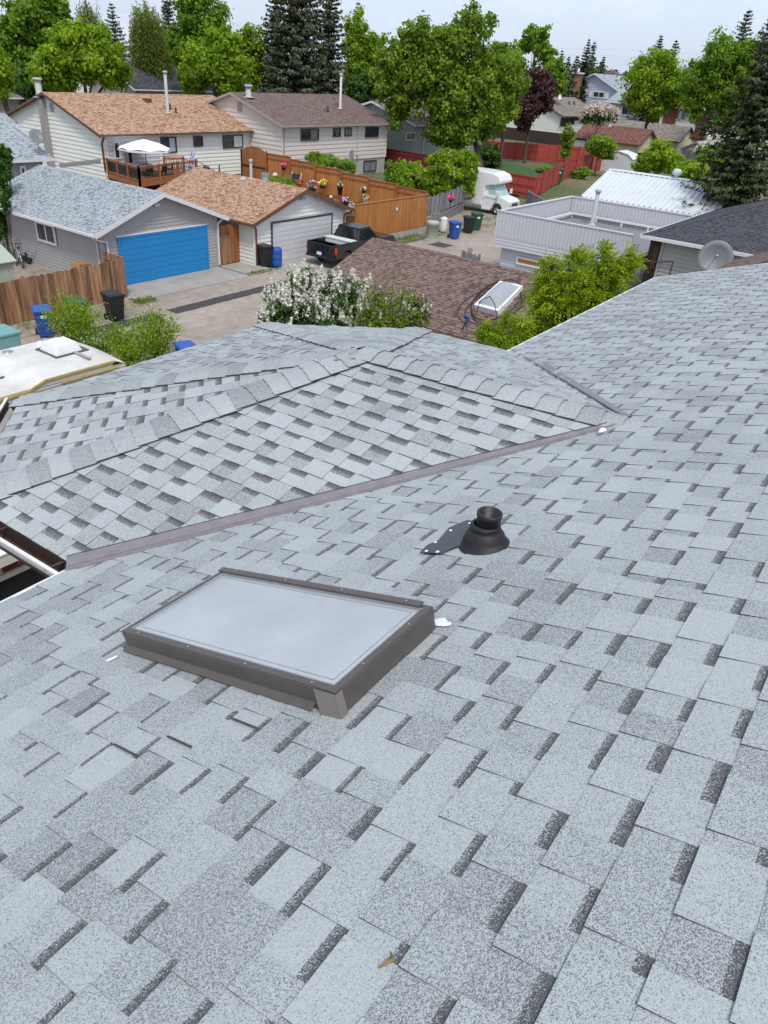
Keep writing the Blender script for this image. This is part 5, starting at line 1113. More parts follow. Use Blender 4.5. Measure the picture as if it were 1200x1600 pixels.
q = on_x(456, 284, 43.0); t = thing('deck_chair', 'folded black deck chair leaning by the red leaves', 'chair', q); b = MB(); b.prism([(q[0], q[1] - .4, q[2] - .9), (q[0], q[1] + .4, q[2] - .9), (q[0] + .5, q[1] + .4, q[2] + .5), (q[0] + .5, q[1] - .4, q[2] + .5)], (-.05, 0, 0)); b.build('seat', M['black'], t); b = MB(); b.tube([(q[0], q[1] - .45, q[2] - 1), (q[0] + .55, q[1] - .45, q[2] + .6)], .03, 6); b.tube([(q[0], q[1] + .45, q[2] - 1), (q[0] + .55, q[1] + .45, q[2] + .6)], .03, 6); b.build('frame', M['white'], t)
b = MB(); q = on_y(620, 327, 28.93); b.lathe([(0, .02), (.13, .02), (.17, .012), (.17, 0)], (q[0], q[1], q[2]), 18, (0, -1, 0)); t = thing('address_plaque', 'small round blue and white plaque on the orange cedar panel', 'plaque', q); b.build('rim', M['rvgrey'], t); b = MB(); b.lathe([(0, .03), (.08, .028), (.10, .018)], q, 14, (0, -1, 0)); b.build('centre', M['white'], t)
# ------------------------------------------------------------------ brown garage roof on our side of the lane
t, IB = gable('garage', 'low garage with brown shingle roof and white domed skylight', 'garage', 19.9, 26.9, 9.3, 17.22, 2.62, 4.0, 'y', .45, .38, 'offwhite', 'sh_brown', 'brownpaint', .15, tscale=1.1)
nB = np.array([-IB['sl'], 0, 1]); nB = nB / np.linalg.norm(nB); pB = (IB['c'], 14, IB['zr'] + .02); eB = Vector((0, 1, 0)); nBv = Vector(nB); dB = Vector((-nBv.z, 0, nBv.x * 1.0)); dB = eB.cross(nBv); dB = dB if dB.z < 0 else -dB
def bq(px, py, h): return Vector(on_pl(px, py, Vector(pB) + nBv * h, nB))
cs = [bq(740.5, 476, .2), bq(778, 486, .2), bq(817, 446, .2), bq(781.5, 438.5, .2)]
skd = MB(); lowc = [c - nBv * .2 + (c - sum(cs, Vector()) / 4) * -.02 for c in cs]; skd.mesh(lowc + cs, [(0, 1, 5, 4), (1, 2, 6, 5), (2, 3, 7, 6), (3, 0, 4, 7)]); cc = sum(cs, Vector()) / 4; inn = [c + (cc - c) * .14 + nBv * .01 for c in cs]; skd.mesh(cs + inn, [(i, (i + 1) % 4, 4 + (i + 1) % 4, 4 + i) for i in range(4)]); so = skd.build('skylight', M['white'], t)
dm = MB(); dm.smooth = True; G = 8
def dome(i, j):
    u_, v_ = i / G, j / G; p = (inn[0] * (1 - u_) + inn[1] * u_) * (1 - v_) + (inn[3] * (1 - u_) + inn[2] * u_) * v_; return p + nBv * (.24 * (1 - (2 * u_ - 1) ** 2) * (1 - (2 * v_ - 1) ** 6))
dm.mesh([dome(i, j) for j in range(G + 1) for i in range(G + 1)], [(j * (G + 1) + i, j * (G + 1) + i + 1, (j + 1) * (G + 1) + i + 1, (j + 1) * (G + 1) + i) for j in range(G) for i in range(G)]); dm.build('dome', M['graydome'], so)
cb = MB()
for px0, py0, rx, ry, rot, ph in ((775, 470, 42, 26, -.5, 0), (778, 472, 46, 30, -.55, .5), (770, 474, 36, 24, -.4, 1), (774, 478, 50, 24, -.35, 2), (765, 478, 52, 26, -.3, 2.5)):
    pts = []
    for a in np.linspace(ph, ph + 5.6, 40): dx, dy = rx * math.cos(a), ry * math.sin(a); pts.append(bq(px0 + dx * math.cos(rot) - dy * math.sin(rot), py0 + dx * math.sin(rot) + dy * math.cos(rot), .03 + .02 * math.sin(a * 3 + ph)))
    cb.tube(pts, .012, 6)
cb.tube([bq(741, 500, .03), bq(750, 470, .25), bq(765, 463, .7), bq(773, 475, .6), bq(777, 500, .12), bq(777, 530, .03)], .014, 6)
tag(cb.build('cable_coil', M['black']), 'loose coil of black cable lying around the domed skylight', 'cable')
q0 = bq(730, 495, .03); t2 = thing('squeegee', 'long handled brush with blue head lying on the brown garage roof', 'brush', q0); b = MB(); b.tube([bq(722, 515, .03), bq(731, 496, .10)], .025, 8); b.build('handle', M['black'], t2); b = MB(); b.tube([bq(727, 493, .08), bq(733, 497, .10)], .045, 8); b.build('head', M['bluecap'], t2); b = MB(); b.tube([bq(730.5, 500, .08), bq(730, 532, .05)], .013, 6); b.build('pole', M['bluecap'], t2)
# ------------------------------------------------------------------ white metal clad garage with flat deck and parapet
GX0, GX1, GY0, GY1, GZ = 36.7, 45.9, 12.2, 19.55, 3.48
t = thing('garage', 'pale lilac metal clad garage with a flat roof deck behind high ribbed parapets', 'garage', ((GX0 + GX1) / 2, (GY0 + GY1) / 2, 0)); w = MB()
for (o, u, n, L) in (((GX0 + .35, GY0, 0), (0, 1, 0), (-1, 0, 0), GY1 - GY0 - .35), ((GX0 + .35, GY1 - .35, 0), (1, 0, 0), (0, 1, 0), GX1 - GX0 - .7)): lap_wall(w, o, u, n, [(0, 0), (L, 0), (L, 1.75), (0, 1.75)], .16, .022)
w.box(GX0 + .36, GX1 - .3, GY0, GY1 - .36, 0, 2.2); w.build('wall', M['lilacmetal'], t)
w = MB(); lap_wall(w, (GX0 + .02, GY0, 0), (0, 1, 0), (-1, 0, 0), [(0, 1.72), (GY1 - GY0, 1.72), (GY1 - GY0, 2.2), (0, 2.2)], .16, .02); w.box(GX0 + .03, GX1, GY0, GY1 - .03, 1.73, 2.3); w.box(GX0, GX0 + .05, GY0, GY1, 2.19, 2.28)
for y in np.linspace(GY0 + 1.2, GY1 - .05, 3): w.box(GX0 - .02, GX0 + .04, y - .04, y + .04, 1.72, 2.2)
w.build('soffit_band', M['lilacmetal'], t)
def ribbed(mb, P, Q, z0, z1, n, pitch=.20, rib=.025):
    P, Q, n = Vector(P), Vector(Q), Vector(n); L = (Q - P).length; u = (Q - P) / L; a = 0
    while a < L - 1e-3:
        pr = [(0, 0), (pitch * .55, 0), (pitch * .68, rib), (pitch * .87, rib), (pitch, 0)]
        for (a0, o0), (a1, o1) in zip(pr[:-1], pr[1:]):
            x0, x1 = min(L, a + a0), min(L, a + a1)
            mb.face([P + u * x0 + n * o0 + Vector((0, 0, z0)), P + u * x1 + n * o1 + Vector((0, 0, z0)), P + u * x1 + n * o1 + Vector((0, 0, z1)), P + u * x0 + n * o0 + Vector((0, 0, z1))])
        a += pitch
w = MB(); th = .14
ribbed(w, (GX0, GY0, 0), (GX0, GY1, 0), 2.28, GZ, (-1, 0, 0)); ribbed(w, (GX0 + th, GY0, 0), (GX0 + th, GY1 - th, 0), 2.35, GZ, (1, 0, 0)); ribbed(w, (GX0, GY1, 0), (GX1, GY1, 0), 2.28, GZ, (0, 1, 0)); w.face([(GX0 + th, GY1 - th, 2.35), (GX1 - th, GY1 - th, 2.35), (GX1 - th, GY1 - th, GZ), (GX0 + th, GY1 - th, GZ)])
ribbed(w, (GX1 - th, GY0, 0), (GX1 - th, GY1 - th, 0), 2.55, GZ, (-1, 0, 0)); ribbed(w, (GX1, GY0, 0), (GX1, GY1, 0), 2.28, GZ, (1, 0, 0)); w.build('parapet', M['lilacmetal'], t)
w = MB()
for a, b in (((GX0 + th / 2, GY0), (GX0 + th / 2, GY1)), ((GX0, GY1 - th / 2), (GX1, GY1 - th / 2)), ((GX1 - th / 2, GY0), (GX1 - th / 2, GY1))): w.beam((a[0], a[1], GZ + .012 + .003 * (a[0] > 40)), (b[0], b[1], GZ + .012 + .003 * (a[0] > 40)), th + .08, .05)
w.build('coping', M['lilacmetal'], t)
w = MB(); w.box(GX0 + th, GX1 - th, GY0, GY1 - th, 2.28, 2.36); w.build('deck', M['greywood'], t)
w = MB(); w.tube([(GX1 - .5, GY1 - .45, 2.38), (GX1 - .5, GY1 - .45, 2.60)], .05, 8); w.beam((GX1 - .5, GY0, 2.62), (GX1 - .5, GY1 - .2, 2.62), .12, .10); w.beam((GX0 + 3, GY1 - .45, 2.62), (GX1 - .3, GY1 - .45, 2.62), .12, .10)
for y in np.arange(GY0 + .5, GY1 - .5, 1.6): w.box(GX1 - .55, GX1 - .45, y - .05, y + .05, 2.36, 2.6)
w.build('low_rail', M['white'], t)
p = on_x(925, 349, GX1 - 1.6); pv = vent_pipe(t, (GX1 - 1.6, p[1], 2.36), 1.75, .12, 'pipegrey', True, 'chimney_pipe')
y0, y1, z0, z1 = rect_x(809, 400, 845, 420, GX0 + .35); window(t, (GX0 + .35, 0, 0), (0, 1, 0), (-1, 0, 0), y0, y1, max(.6, z0), min(1.66, z1), 'white', 'cardboard', 0, .09, .06)
# fence remnant and sign post beside it
t = board_fence('fence', 'rough dark board fence stub beside the lilac metal garage', (35.9, 19.9), (36.0, 21.0), 0, 1.25, 'greywood', .15, .02, 1.2, jit=.06, seed=31, cap=False)
t = thing('post', 'white post with a small pale board beside the metal garage corner', 'post', (36.2, 20.6, 0)); b = MB(); b.tube([(36.2, 20.6, 0), (36.2, 20.6, 1.9)], .03, 8); b.build('pole', M['greydoor'], t); b = MB(); b.box(36.1, 36.15, 20.45, 20.75, 1.15, 1.5); b.build('board', M['fascia_l'], t)
# ------------------------------------------------------------------ garage with the white steel roof
t, IM = gable('garage', 'garage with a bright white ribbed steel roof behind the parapets', 'garage', 52.3, 60.3, 12.9, 20.9, 2.75, 4.25, 'y', .35, .3, 'offwhite', 'sh_grey2', 'white', .16, tscale=6, exposure=1.5)
bpy.data.objects.remove(IM['roof'], do_unlink=True); rm = MB(); c = IM['c']
for s in (-1, 1):
    y = IM['L0'] - .3
    while y < IM['L1'] + .3:
        xe = c + s * (IM['hw'] + .35)
        for (ya, yb, h0, h1) in ((0, .26, 0, 0), (.26, .285, 0, .06), (.285, .345, .06, .06), (.345, .37, .06, 0)):
            rm.face([(c, y + ya, 4.25 + h0), (c, y + yb, 4.25 + h1), (xe, y + yb, 2.75 + h1), (xe, y + ya, 2.75 + h0)])
        y += .37
for s in (-1, 1): rm.face([(c, IM['L0'] - .32, 4.31), (c, IM['L1'] + .32, 4.31), (c + s * .28, IM['L1'] + .32, 4.22), (c + s * .28, IM['L0'] - .32, 4.22)])
rm.build('roof', M['whitesteel'], t)
q = on_x(1056, 278, c); b = MB(); b.lathe([(.14, -.2), (.14, .12), (.28, .16), (.30, .40), (.18, .52), (0, .54)], (c, q[1], 4.3), 16); b.build('turbine_vent', M['whitesteel'], t)
# ------------------------------------------------------------------ charcoal hip roof house at right
C0 = np.array([34.25, 10.98, 4.0]); X1, Y1, Xc = 45.6, 10.98, 34.25; Yn = -2.0
t = thing('house', 'neighbour house with charcoal hip roof, white eaves and beige siding, at right', 'house', (40, 5, 0)); half = (X1 - Xc) / 2; rise = half * .40; rx = Xc + half
rm = MB(); hA = (Xc, Y1, 4.0); hB = (X1, Y1, 4.0); hr = (rx, Y1 - half, 4.0 + rise); hr2 = (rx, Yn, 4.0 + rise)
for poly, sd_ in (([hA, hB, hr], 1), ([hA, hr, hr2, (Xc, Yn, 4.0)], 2), ([hB, (X1, Yn, 4.0), hr2, hr], 3)): rm.mat = 0; roof_plane(rm, poly, thick=.006, seed=60 + sd_, lift=.012, scale=1.1); rm.mat = 2; rm.prism(poly, (0, 0, -.06))
rm.mat = 0
for a, b in ((hA, hr), (hB, hr), (hr, hr2)):
    A, B = Vector(a), Vector(b); k = int((B - A).length / .2)
    for i in range(k):
        p, q = A.lerp(B, i / k), A.lerp(B, (i + 1.05) / k); sdv = (B - A).cross(Vector((0, 0, 1))).normalized() * .14
        for s in (-1, 1): rm.face([p + Vector((0, 0, .035)), q + Vector((0, 0, .045)), q + sdv * s + Vector((0, 0, .0)), p + sdv * s + Vector((0, 0, -.01))])
rm.build('roof', [M['sh_dark'], M['sh_edge'], M['fascia_w']], t)
g = MB(); g.beam((Xc - .05, Yn, 3.93), (Xc - .05, Y1 + .05, 3.93), .12, .13); g.beam((Xc - .05, Y1 + .05, 3.93), (X1, Y1 + .05, 3.93), .12, .13); g.build('gutter', M['fascia_w'], t)
w = MB(); lap_wall(w, (Xc + .5, Yn, 0), (0, 1, 0), (-1, 0, 0), [(0, 0), (Y1 - Yn - .85, 0), (Y1 - Yn - .85, 3.9), (0, 3.9)], .17, .034); w.box(Xc + .51, X1 - .5, Yn, Y1 - .85, 0, 3.9); w.box(Xc + .44, Xc + .54, Y1 - .9, Y1 - .8, 0, 3.9); w.build('wall', M['beigesiding'], t)
w = MB(); w.box(Xc + .9, Xc + 1.0, Y1 - .84, Y1 - .15, 0, 3.8); w.build('dark_gap_panel', M['darkbrown'], t); w = MB(); w.box(Xc + .8, Xc + .88, Y1 - .62, Y1 - .42, 2.5, 3.5); w.build('side_shelf', M['brick'], t)  # dark brown sheet stands in for the shade of the gap beside the wall
rl = MB(); rl.tube([(Xc - .1, 10.6, 2.9), (Xc - .3, 9.3, 3.2)], .03, 6); rl.tube([(Xc - .1, 10.6, 1.5), (Xc - .1, 10.6, 2.9)], .03, 6); rl.tube([(Xc - .3, 9.3, 1.5), (Xc - .3, 9.3, 3.2)], .03, 6); rl.build('stair_rail', M['frame_d'], t)
# big dish in front of it, on its own mast
q = Vector(at(1117, 404, 33.0)); t = thing('satellite_dish', 'large grey satellite dish standing in front of the charcoal roofed house', 'satellite dish', (q.x, q.y, 0)); ax = (Vector(CAMP) - q); ax.z = 0; ax.normalize(); ax = (ax + Vector((.25, 0, .25))).normalized()
R_ = .66; b = MB(); b.smooth = True; b.lathe([(R_, .20), (R_ * .99, .22), (R_ * .7, .11), (R_ * .4, .04), (0, .0)], q, 32, ax); b.lathe([(R_, .20), (R_ * .7, .085), (0, -.03)], q, 32, ax); b.build('dish', M['dishgrey'], t)
b = MB(); b.tube([(q.x, q.y, 0), (q.x, q.y, q.z - .1), tuple(q - ax * .05)], .05, 8); b.build('mast', M['galv'], t); b = MB(); b.tube([tuple(q + ax * .03), tuple(q + ax * .7)], .02, 6); b.lathe([(0, 0), (.05, .0), (.05, .12), (0, .12)], q + ax * .65, 10, ax); b.build('receiver_arm', M['galv'], t)
# brown roof corner at the right frame edge
q = on_z(1150, 408, 4.3); t, _ = gable('garden_shed', 'shed roof of brown shingles peeking over the grey roof at the right edge', 'shed', 29.2, 33.0, 3.2, 6.4, 3.9, 4.75, 'x', .2, .2, 'offwhite', 'sh_brown', 'brownpaint', .15)
# ------------------------------------------------------------------ white house with the tan roof and its deck
YH = 53.74
t, IH = gable('house', 'white sided bi-level house with tan shingle roof, behind the wooden deck', 'house', 36.9, 53.3, YH, 66.4, 3.72, 6.0, 'x', .5, .45, 'whitesiding', 'sh_tan', 'brownpaint', .30, tscale=1.7, proud=.045, exposure=.2, found=.25)
yw = (0, YH, 0), (1, 0, 0), (0, -1, 0)
for (a, cur) in (((249, 211, 276, 238), (.55, .9, M['bluesiding'])), ((300.8, 209, 316.5, 228.6), None), ((346.7, 207.5, 379, 230.5), (.55, .95, M['offwhite']))):
    x0, x1, z0, z1 = rect_y(*a, YH); window(t, *yw, x0, x1, z0, min(z1, 3.42), 'frame_d', 'glass', 1, .10, .06, curtain=cur)
for a in ((175.5, 221, 188, 248), (196, 226, 208, 256)):
    x0, x1, z0, z1 = rect_y(*a, YH); window(t, *yw, x0, x1, z0, min(z1, 3.3), 'white', 'glass', 0, .09, .06, name='door')
x0, _, z0, z1 = rect_y(208, 228, 240, 262, YH)
w = MB(); xa, xb = on_y(167, 222, YH)[0], on_y(248, 230, YH)[0]; w.box(xa, xb, YH - .035, YH - .02, 1.1, 3.40); w.build('entry_panel', M['bluesiding'], t)
w = MB(); p = on_x(64, 160, 36.9 - .25); w.box(36.5, 36.88, p[1] - .28, p[1] + .28, .3, 5.5); w.build('chimney_chase', M['greytrim'], t); p2 = on_x(62, 140, 36.7)
vent_pipe(t, (36.75, p[1] + .2, 5.6), 1.15, .24, 'pipegrey', True, 'chimney_pipe')
w = MB(); p = on_x(81.5, 168, 36.9); w.box(36.85, 36.89, p[1] - .25, p[1] + .25, p[2] - .3, p[2] + .3); w.build('gable_vent', M['greytrim'], t)
w = MB(); a, b = on_x(94, 257.5, 36.9), on_x(158, 250.5, 36.9); w.beam((36.84, a[1], a[2]), (36.84, b[1], b[2]), .06, .22); w.build('belly_band', M['greytrim'], t)
nH = np.array([0, -IH['sl'], 1]); pH = (40, IH['c'], IH['zr'] + .02)
p = on_pl(262.5, 177, pH, nH); vent_pipe(t, p, 2.9, .13, 'pipegrey')
p = on_pl(230, 158, pH, nH); w = MB(); w.box(p[0] - .3, p[0] + .3, p[1] - .25, p[1] + .25, p[2] - .15, p[2] + .22); w.build('roof_vent', M['brownpaint'], t, bevel=.03)
for px, py in ((266, 170), (275, 176)):
    p = on_pl(px, py, pH, nH); vent_pipe(t, p, .4, .07, 'black', False)
downspout(t, [(36.75, YH - .55, 3.55), (36.8, YH - .12, 3.1), (36.85, YH - .08, 1.2)], 'brownpaint', .12); 
bk = Vector(on_x(19, 200, 36.9)); window(t, (36.9, 0, 0), (0, 1, 0), (-1, 0, 0), bk.y - .9, bk.y + .9, bk.z - .9, bk.z + .5, 'frame_d', 'glass', 1, .09, .05)
# deck
DZ = 1.05; P0d, P1d, P2d, P3d = Vector((37.1, YH - .1, 0)), Vector((36.35, 48.9, 0)), Vector((43.2, 50.6, 0)), Vector((43.0, YH - .1, 0))
t = thing('deck', 'reddish wooden deck with railing and black privacy screen in front of the white house', 'deck', (39.5, 51.5, 0)); w = MB(); w.prism([p + Vector((0, 0, DZ - .06)) for p in (P0d, P1d, P2d, P3d)], (0, 0, .05)); w.build('platform', M['deckwood'], t)
w = MB()
for a, b in ((P0d, P1d), (P1d, P2d), (P2d, P3d)): w.beam(a + Vector((0, 0, DZ - .2)), b + Vector((0, 0, DZ - .2)), .05, .26)
w.build('rim_joist', M['deckwood'], t)
def railing(a, b, nseg, screen=False):
    r = MB()
    r.beam(a + Vector((0, 0, DZ + 1.02)), b + Vector((0, 0, DZ + 1.02)), .16, .05); r.beam(a + Vector((0, 0, DZ + .90)), b + Vector((0, 0, DZ + .90)), .05, .10); r.beam(a + Vector((0, 0, DZ + .12)), b + Vector((0, 0, DZ + .12)), .05, .10); ro = r.build('rail', M['deckwood'], t)
    for i in range(nseg + 1):
        c = a.lerp(b, i / nseg); q = MB(); q.box(c.x - .065, c.x + .065, c.y - .065, c.y + .065, 0, DZ + 1.08); q.build('post', M['deckwood'], t)
    q = MB()
    if screen:
        for i in range(nseg):
            c, d = a.lerp(b, (i + .04) / nseg), a.lerp(b, (i + .96) / nseg); q.prism([c + Vector((0, 0, DZ + .18)), d + Vector((0, 0, DZ + .18)), d + Vector((0, 0, DZ + .86)), c + Vector((0, 0, DZ + .86))], (.02, 0, 0))
        q.build('privacy_screen', M['black'], t)
    else:
        n = int((b - a).length / .19)
        for i in range(1, n): c = a.lerp(b, i / n); q.box(c.x - .016, c.x + .016, c.y - .016, c.y + .016, DZ + .15, DZ + .88)
        q.build('balusters', M['black'], t)
railing(P0d, P1d, 3, True); railing(P1d, P2d, 3); 
a, b = Vector((41.9, YH - .8, 0)), Vector((43.4, 52.4, 0)); railing(a, b, 1); 
w = MB(); w.beam((43.2, 52.3, 2.05), (45.2, 51.6, 1.0), .12, .05); w.beam((43.2, 50.8, 2.05), (45.4, 50.5, 1.0), .12, .05)
for i in range(5): w.box(43.2 + i * .32, 43.55 + i * .32, 50.7, 52.3, DZ - .22 * (i + 1), DZ - .22 * (i + 1) + .05)
w.build('stairs', M['deckwood'], t)
uc = on_y(226, 226, 51.6); ux, uy, uz = uc[0], 51.6, uc[2]
t = thing('patio_umbrella', 'open white patio umbrella over the wooden deck', 'umbrella', (ux, uy, DZ)); R_ = 2.0; u = MB(); n = 8; tp = Vector((ux, uy, uz + .38)); rim = [Vector((ux + R_ * math.cos(2 * math.pi * k / n + .3), uy + R_ * math.sin(2 * math.pi * k / n + .3), uz - .28)) for k in range(n)]
midr = [tp.lerp(r_, .55) + Vector((0, 0, .10)) for r_ in rim]
for k in range(n):
    a, b, c, d = midr[k], midr[(k + 1) % n], rim[(k + 1) % n], rim[k]; u.face([tp, a, b]); u.face([a, d, (c + d) / 2 + Vector((0, 0, .10)), c, b])
    u.face([d, c, c + Vector((0, 0, -.12)), d + Vector((0, 0, -.12))])
u.build('canopy', M['umbrella'], t); u = MB(); u.tube([(ux, uy, DZ), (ux, uy, uz + .45)], .035, 8); u.build('pole', M['frame_d'], t); u = MB(); u.lathe([(.32, 0), (.32, .06), (.06, .12), (.05, .3)], (ux, uy, DZ), 14); u.build('base', M['black'], t)
for k in range(n): u = MB(); u.tube([tp + Vector((0, 0, -.06)), rim[k] + Vector((0, 0, .0))], .012, 5); u.build('rib', M['frame_d'], t)
t = thing('patio_table', 'round dark patio table under the white umbrella', 'table', (ux, uy, DZ)); u = MB(); u.lathe([(0, .72), (.55, .72), (.55, .75), (0, .75)], (ux, uy, DZ), 20); u.build('tabletop', M['greytrim'], t)
for k in range(4): a = k * math.pi / 2 + .4; u = MB(); u.tube([(ux + .12 * math.cos(a), uy + .12 * math.sin(a), DZ + .72), (ux + .42 * math.cos(a), uy + .42 * math.sin(a), DZ)], .02, 6); u.build('leg', M['black'], t)
def patio_chair(label, x, y, rz):
    t = thing('patio_chair', label, 'chair', (0, 0, 0), 'black patio chairs on the deck'); c = MB(); c.box(-.26, .26, -.26, .26, .42, .46); c.build('seat', M['black'], t, bevel=.015); c = MB(); c.box(-.26, .26, .24, .28, .46, .98, Euler((rad(-10), 0, 0)).to_matrix(), (0, .26, .46)); c.build('backrest', M['black'], t, bevel=.015)
    for sx in (-1, 1):
        for sy in (-1, 1): c = MB(); c.tube([(sx * .22, sy * .22, .43), (sx * .27, sy * .28, 0)], .018, 6); c.build('leg', M['blackmetal'], t)
        c = MB(); c.beam((sx * .28, -.25, .66), (sx * .28, .27, .68), .05, .03); c.build('armrest', M['black'], t)
    t.location = (x, y, DZ); t.rotation_euler = (0, 0, rz)
patio_chair('black patio chair nearest the deck corner, left of the other black chairs', 38.2, 50.1, 2.6); patio_chair('black patio chair in the middle behind the deck balusters', 39.4, 50.2, 3.3); patio_chair('black patio chair farthest right along the deck railing', 40.7, 50.9, 3.9)
t = thing('lounge_towel', 'blue and white striped folding chair by the deck stairs', 'chair', (43.8, 51.9, DZ)); 
for i in range(6): u = MB(); u.prism([(43.6, 51.6 + i * .09, DZ + .1), (43.6, 51.68 + i * .09, DZ + .1), (44.1, 51.68 + i * .09, DZ + 1.35), (44.1, 51.6 + i * .09, DZ + 1.35)], (-.03, 0, 0)); u.build('stripe', M['white' if i % 2 == 0 else 'bluecap'], t)
u = MB(); u.tube([(43.6, 51.55, DZ - .4), (44.15, 51.55, DZ + 1.4), (44.15, 52.2, DZ + 1.4), (43.6, 52.2, DZ - .4)], .025, 6); u.build('frame', M['galv'], t)
q = Vector((44.9, 51.2, 0)); t = thing('barbecue', 'small black barbecue at the foot of the deck stairs', 'barbecue', (44.9, 51.4, 0)); u = MB(); u.lathe([(0, .6), (.25, .65), (.32, .85), (.32, .9), (.25, 1.1), (0, 1.18)], (44.9, 51.4, .3), 16); u.build('bowl', M['black'], t)
for k in range(3): a = k * 2.1; u = MB(); u.tube([(44.9 + .15 * math.cos(a), 51.4 + .15 * math.sin(a), .95), (44.9 + .4 * math.cos(a), 51.4 + .4 * math.sin(a), 0)], .02, 6); u.build('leg', M['black'], t)
# ------------------------------------------------------------------ pinkish house
YP = 49.72
t, IP = gable('house', 'pinkish beige bi-level house with a dark brown roof behind the cedar fence', 'house', 52.2, 67.4, YP, 61.6, 4.5, 6.55, 'x', .5, .45, 'pinksiding', 'sh_brown2', 'fascia_l', .36, tscale=1.7, proud=.045, exposure=.2, found=1.42)
yw = (0, YP, 0), (1, 0, 0), (0, -1, 0)
for a, cur in (((469.2, 198.8, 497, 219), (.56, .92, M['curtain'])), ((520, 197.5, 531.2, 213.5), (.35, .7, M['curtain'])), ((538, 196, 548.2, 212.5), (.1, .9, M['curtain'])), ((570.5, 194.5, 590, 214), None)):
    x0, x1, z0, z1 = rect_y(*a, YP); window(t, *yw, x0, x1, z0, min(z1, 4.2), 'frame_d', 'glass', 1, .09, .07, curtain=cur)
x0, x1, z0, z1 = rect_y(568, 251, 586.5, 271, YP); window(t, (0, YP + .03, 0), (1, 0, 0), (0, -1, 0), x0, x1, max(.2, z0), min(1.35, z1), 'frame_d', 'curtain', 1, .09, .08)
nP = np.array([0, -IP['sl'], 1]); pP = (40, IP['c'], IP['zr'] + .02)
p = on_pl(531.5, 170, pP, nP); vent_pipe(t, p, 2.8, .12, 'flue'); p = on_pl(512, 174, pP, nP); vent_pipe(t, p, .45, .10, 'black', False)
p = on_pl(388.5, 152, pP, nP); vent_pipe(t, p, .8, .25, 'pipegrey')
w = MB(); x = on_y(441, 200, YP)[0]; downspout(t, [(52.1, YP - .5, 4.35), (52.3, YP - .1, 4.0), (52.3, YP - .08, .3)], 'fascia_l', .10)
w = MB()
for px, pa, pb in ((547, 237, 262), (552, 237, 262), (558.5, 195, 245)): a, b = on_y(px, pa, YP - .06), on_y(px - 1, pb, YP - .06); w.tube([tuple(a), tuple(b)], .05 if px < 555 else .02, 6)
a = on_y(549, 240, YP); w.box(a[0] - .2, a[0] + .2, YP - .16, YP - .03, a[2] - .3, a[2] + .35); a = on_y(557, 245, YP); w.box(a[0] - .12, a[0] + .12, YP - .12, YP - .03, a[2] - .2, a[2] + .2); w.build('utility_meter', M['greytrim'], t)
w = MB(); p = on_x(375, 166, 52.2); w.box(52.14, 52.19, p[1] - .3, p[1] + .3, p[2] - .45, p[2] + .35); w.build('gable_vent', M['greytrim'], t)
w = MB(); a = on_y(559, 198, YP); w.lathe([(0, .14), (.08, .12), (.09, 0)], (a[0], YP - .04, a[2]), 10, (0, -1, 0)); w.build('porch_light', M['creamtrim'], t)
# ------------------------------------------------------------------ grey-green house right of it
t, I3 = gable('house', 'grey green sided house with a brown roof, mostly hidden behind the big tree', 'house', 71.8, 86.5, 49.4, 60.4, 4.35, 6.1, 'x', .5, .45, 'greensiding', 'sh_brown2', 'white', .30, tscale=1.8, proud=.04, exposure=.2)
x0, x1, z0, z1 = rect_y(634, 207, 647.5, 219, 49.4); window(t, (0, 49.4, 0), (1, 0, 0), (0, -1, 0), x0, x1, z0, z1, 'white', 'curtain', 1, .09, .06)
p = on_pl(599, 171, (40, I3['c'], I3['zr']), np.array([0, -I3['sl'], 1])); vent_pipe(t, p, 1.9, .12, 'flue'); downspout(t, [(73.2, 48.9, 4.2), (73.6, 49.3, 3.8), (73.6, 49.3, .5)], 'white', .12)
# dark red fence between these two
board_fence('fence', 'dark red board fence between the pinkish house and the big tree', (68.9, 54.6), (68.7, 43.5), 0, 2.0, 'redpaint_d', .16, .004, 2.4, jit=.01, seed=41, rail_side=1)
# ------------------------------------------------------------------ grey house with dish at far left
t, I4 = gable('house', 'grey roofed house with a satellite dish on its eave, at the left frame edge', 'house', 14.0, 26.0, 44.0, 52.0, 3.65, 5.6, 'x', .45, .5, 'greysiding', 'sh_grey2', 'fascia_w', .15, tscale=1.4, exposure=.17)
for a in ((27, 251, 40, 268),):
    x0, x1, z0, z1 = rect_y(*a, 44.0); window(t, (0, 44.0, 0), (1, 0, 0), (0, -1, 0), x0, x1, z0 - .6, min(3.3, z1), 'white', 'glass', 0, .12, .06)
nn = np.array([0, -I4['sl'], 1]); p = Vector(on_pl(64, 243, (20, I4['c'], I4['zr']), nn)); d = MB(); ax = (Vector(CAMP) - p).normalized() + Vector((.3, 0, .5)); ax.normalize(); c = p + Vector((-.1, 0, .95)); d.smooth = True; d.lathe([(.42, .09), (.30, .04), (0, 0)], c, 24, ax); d.lathe([(.42, .09), (.42, .105), (.30, .055), (0, .015)], c, 24, ax); do = d.build('satellite_dish', M['dishgrey'], t); d = MB(); d.tube([p, c], .035, 6); d.tube([c, c + ax * .5 + Vector((0, 0, -.15))], .02, 6); d.build('arm', M['galv'], do)
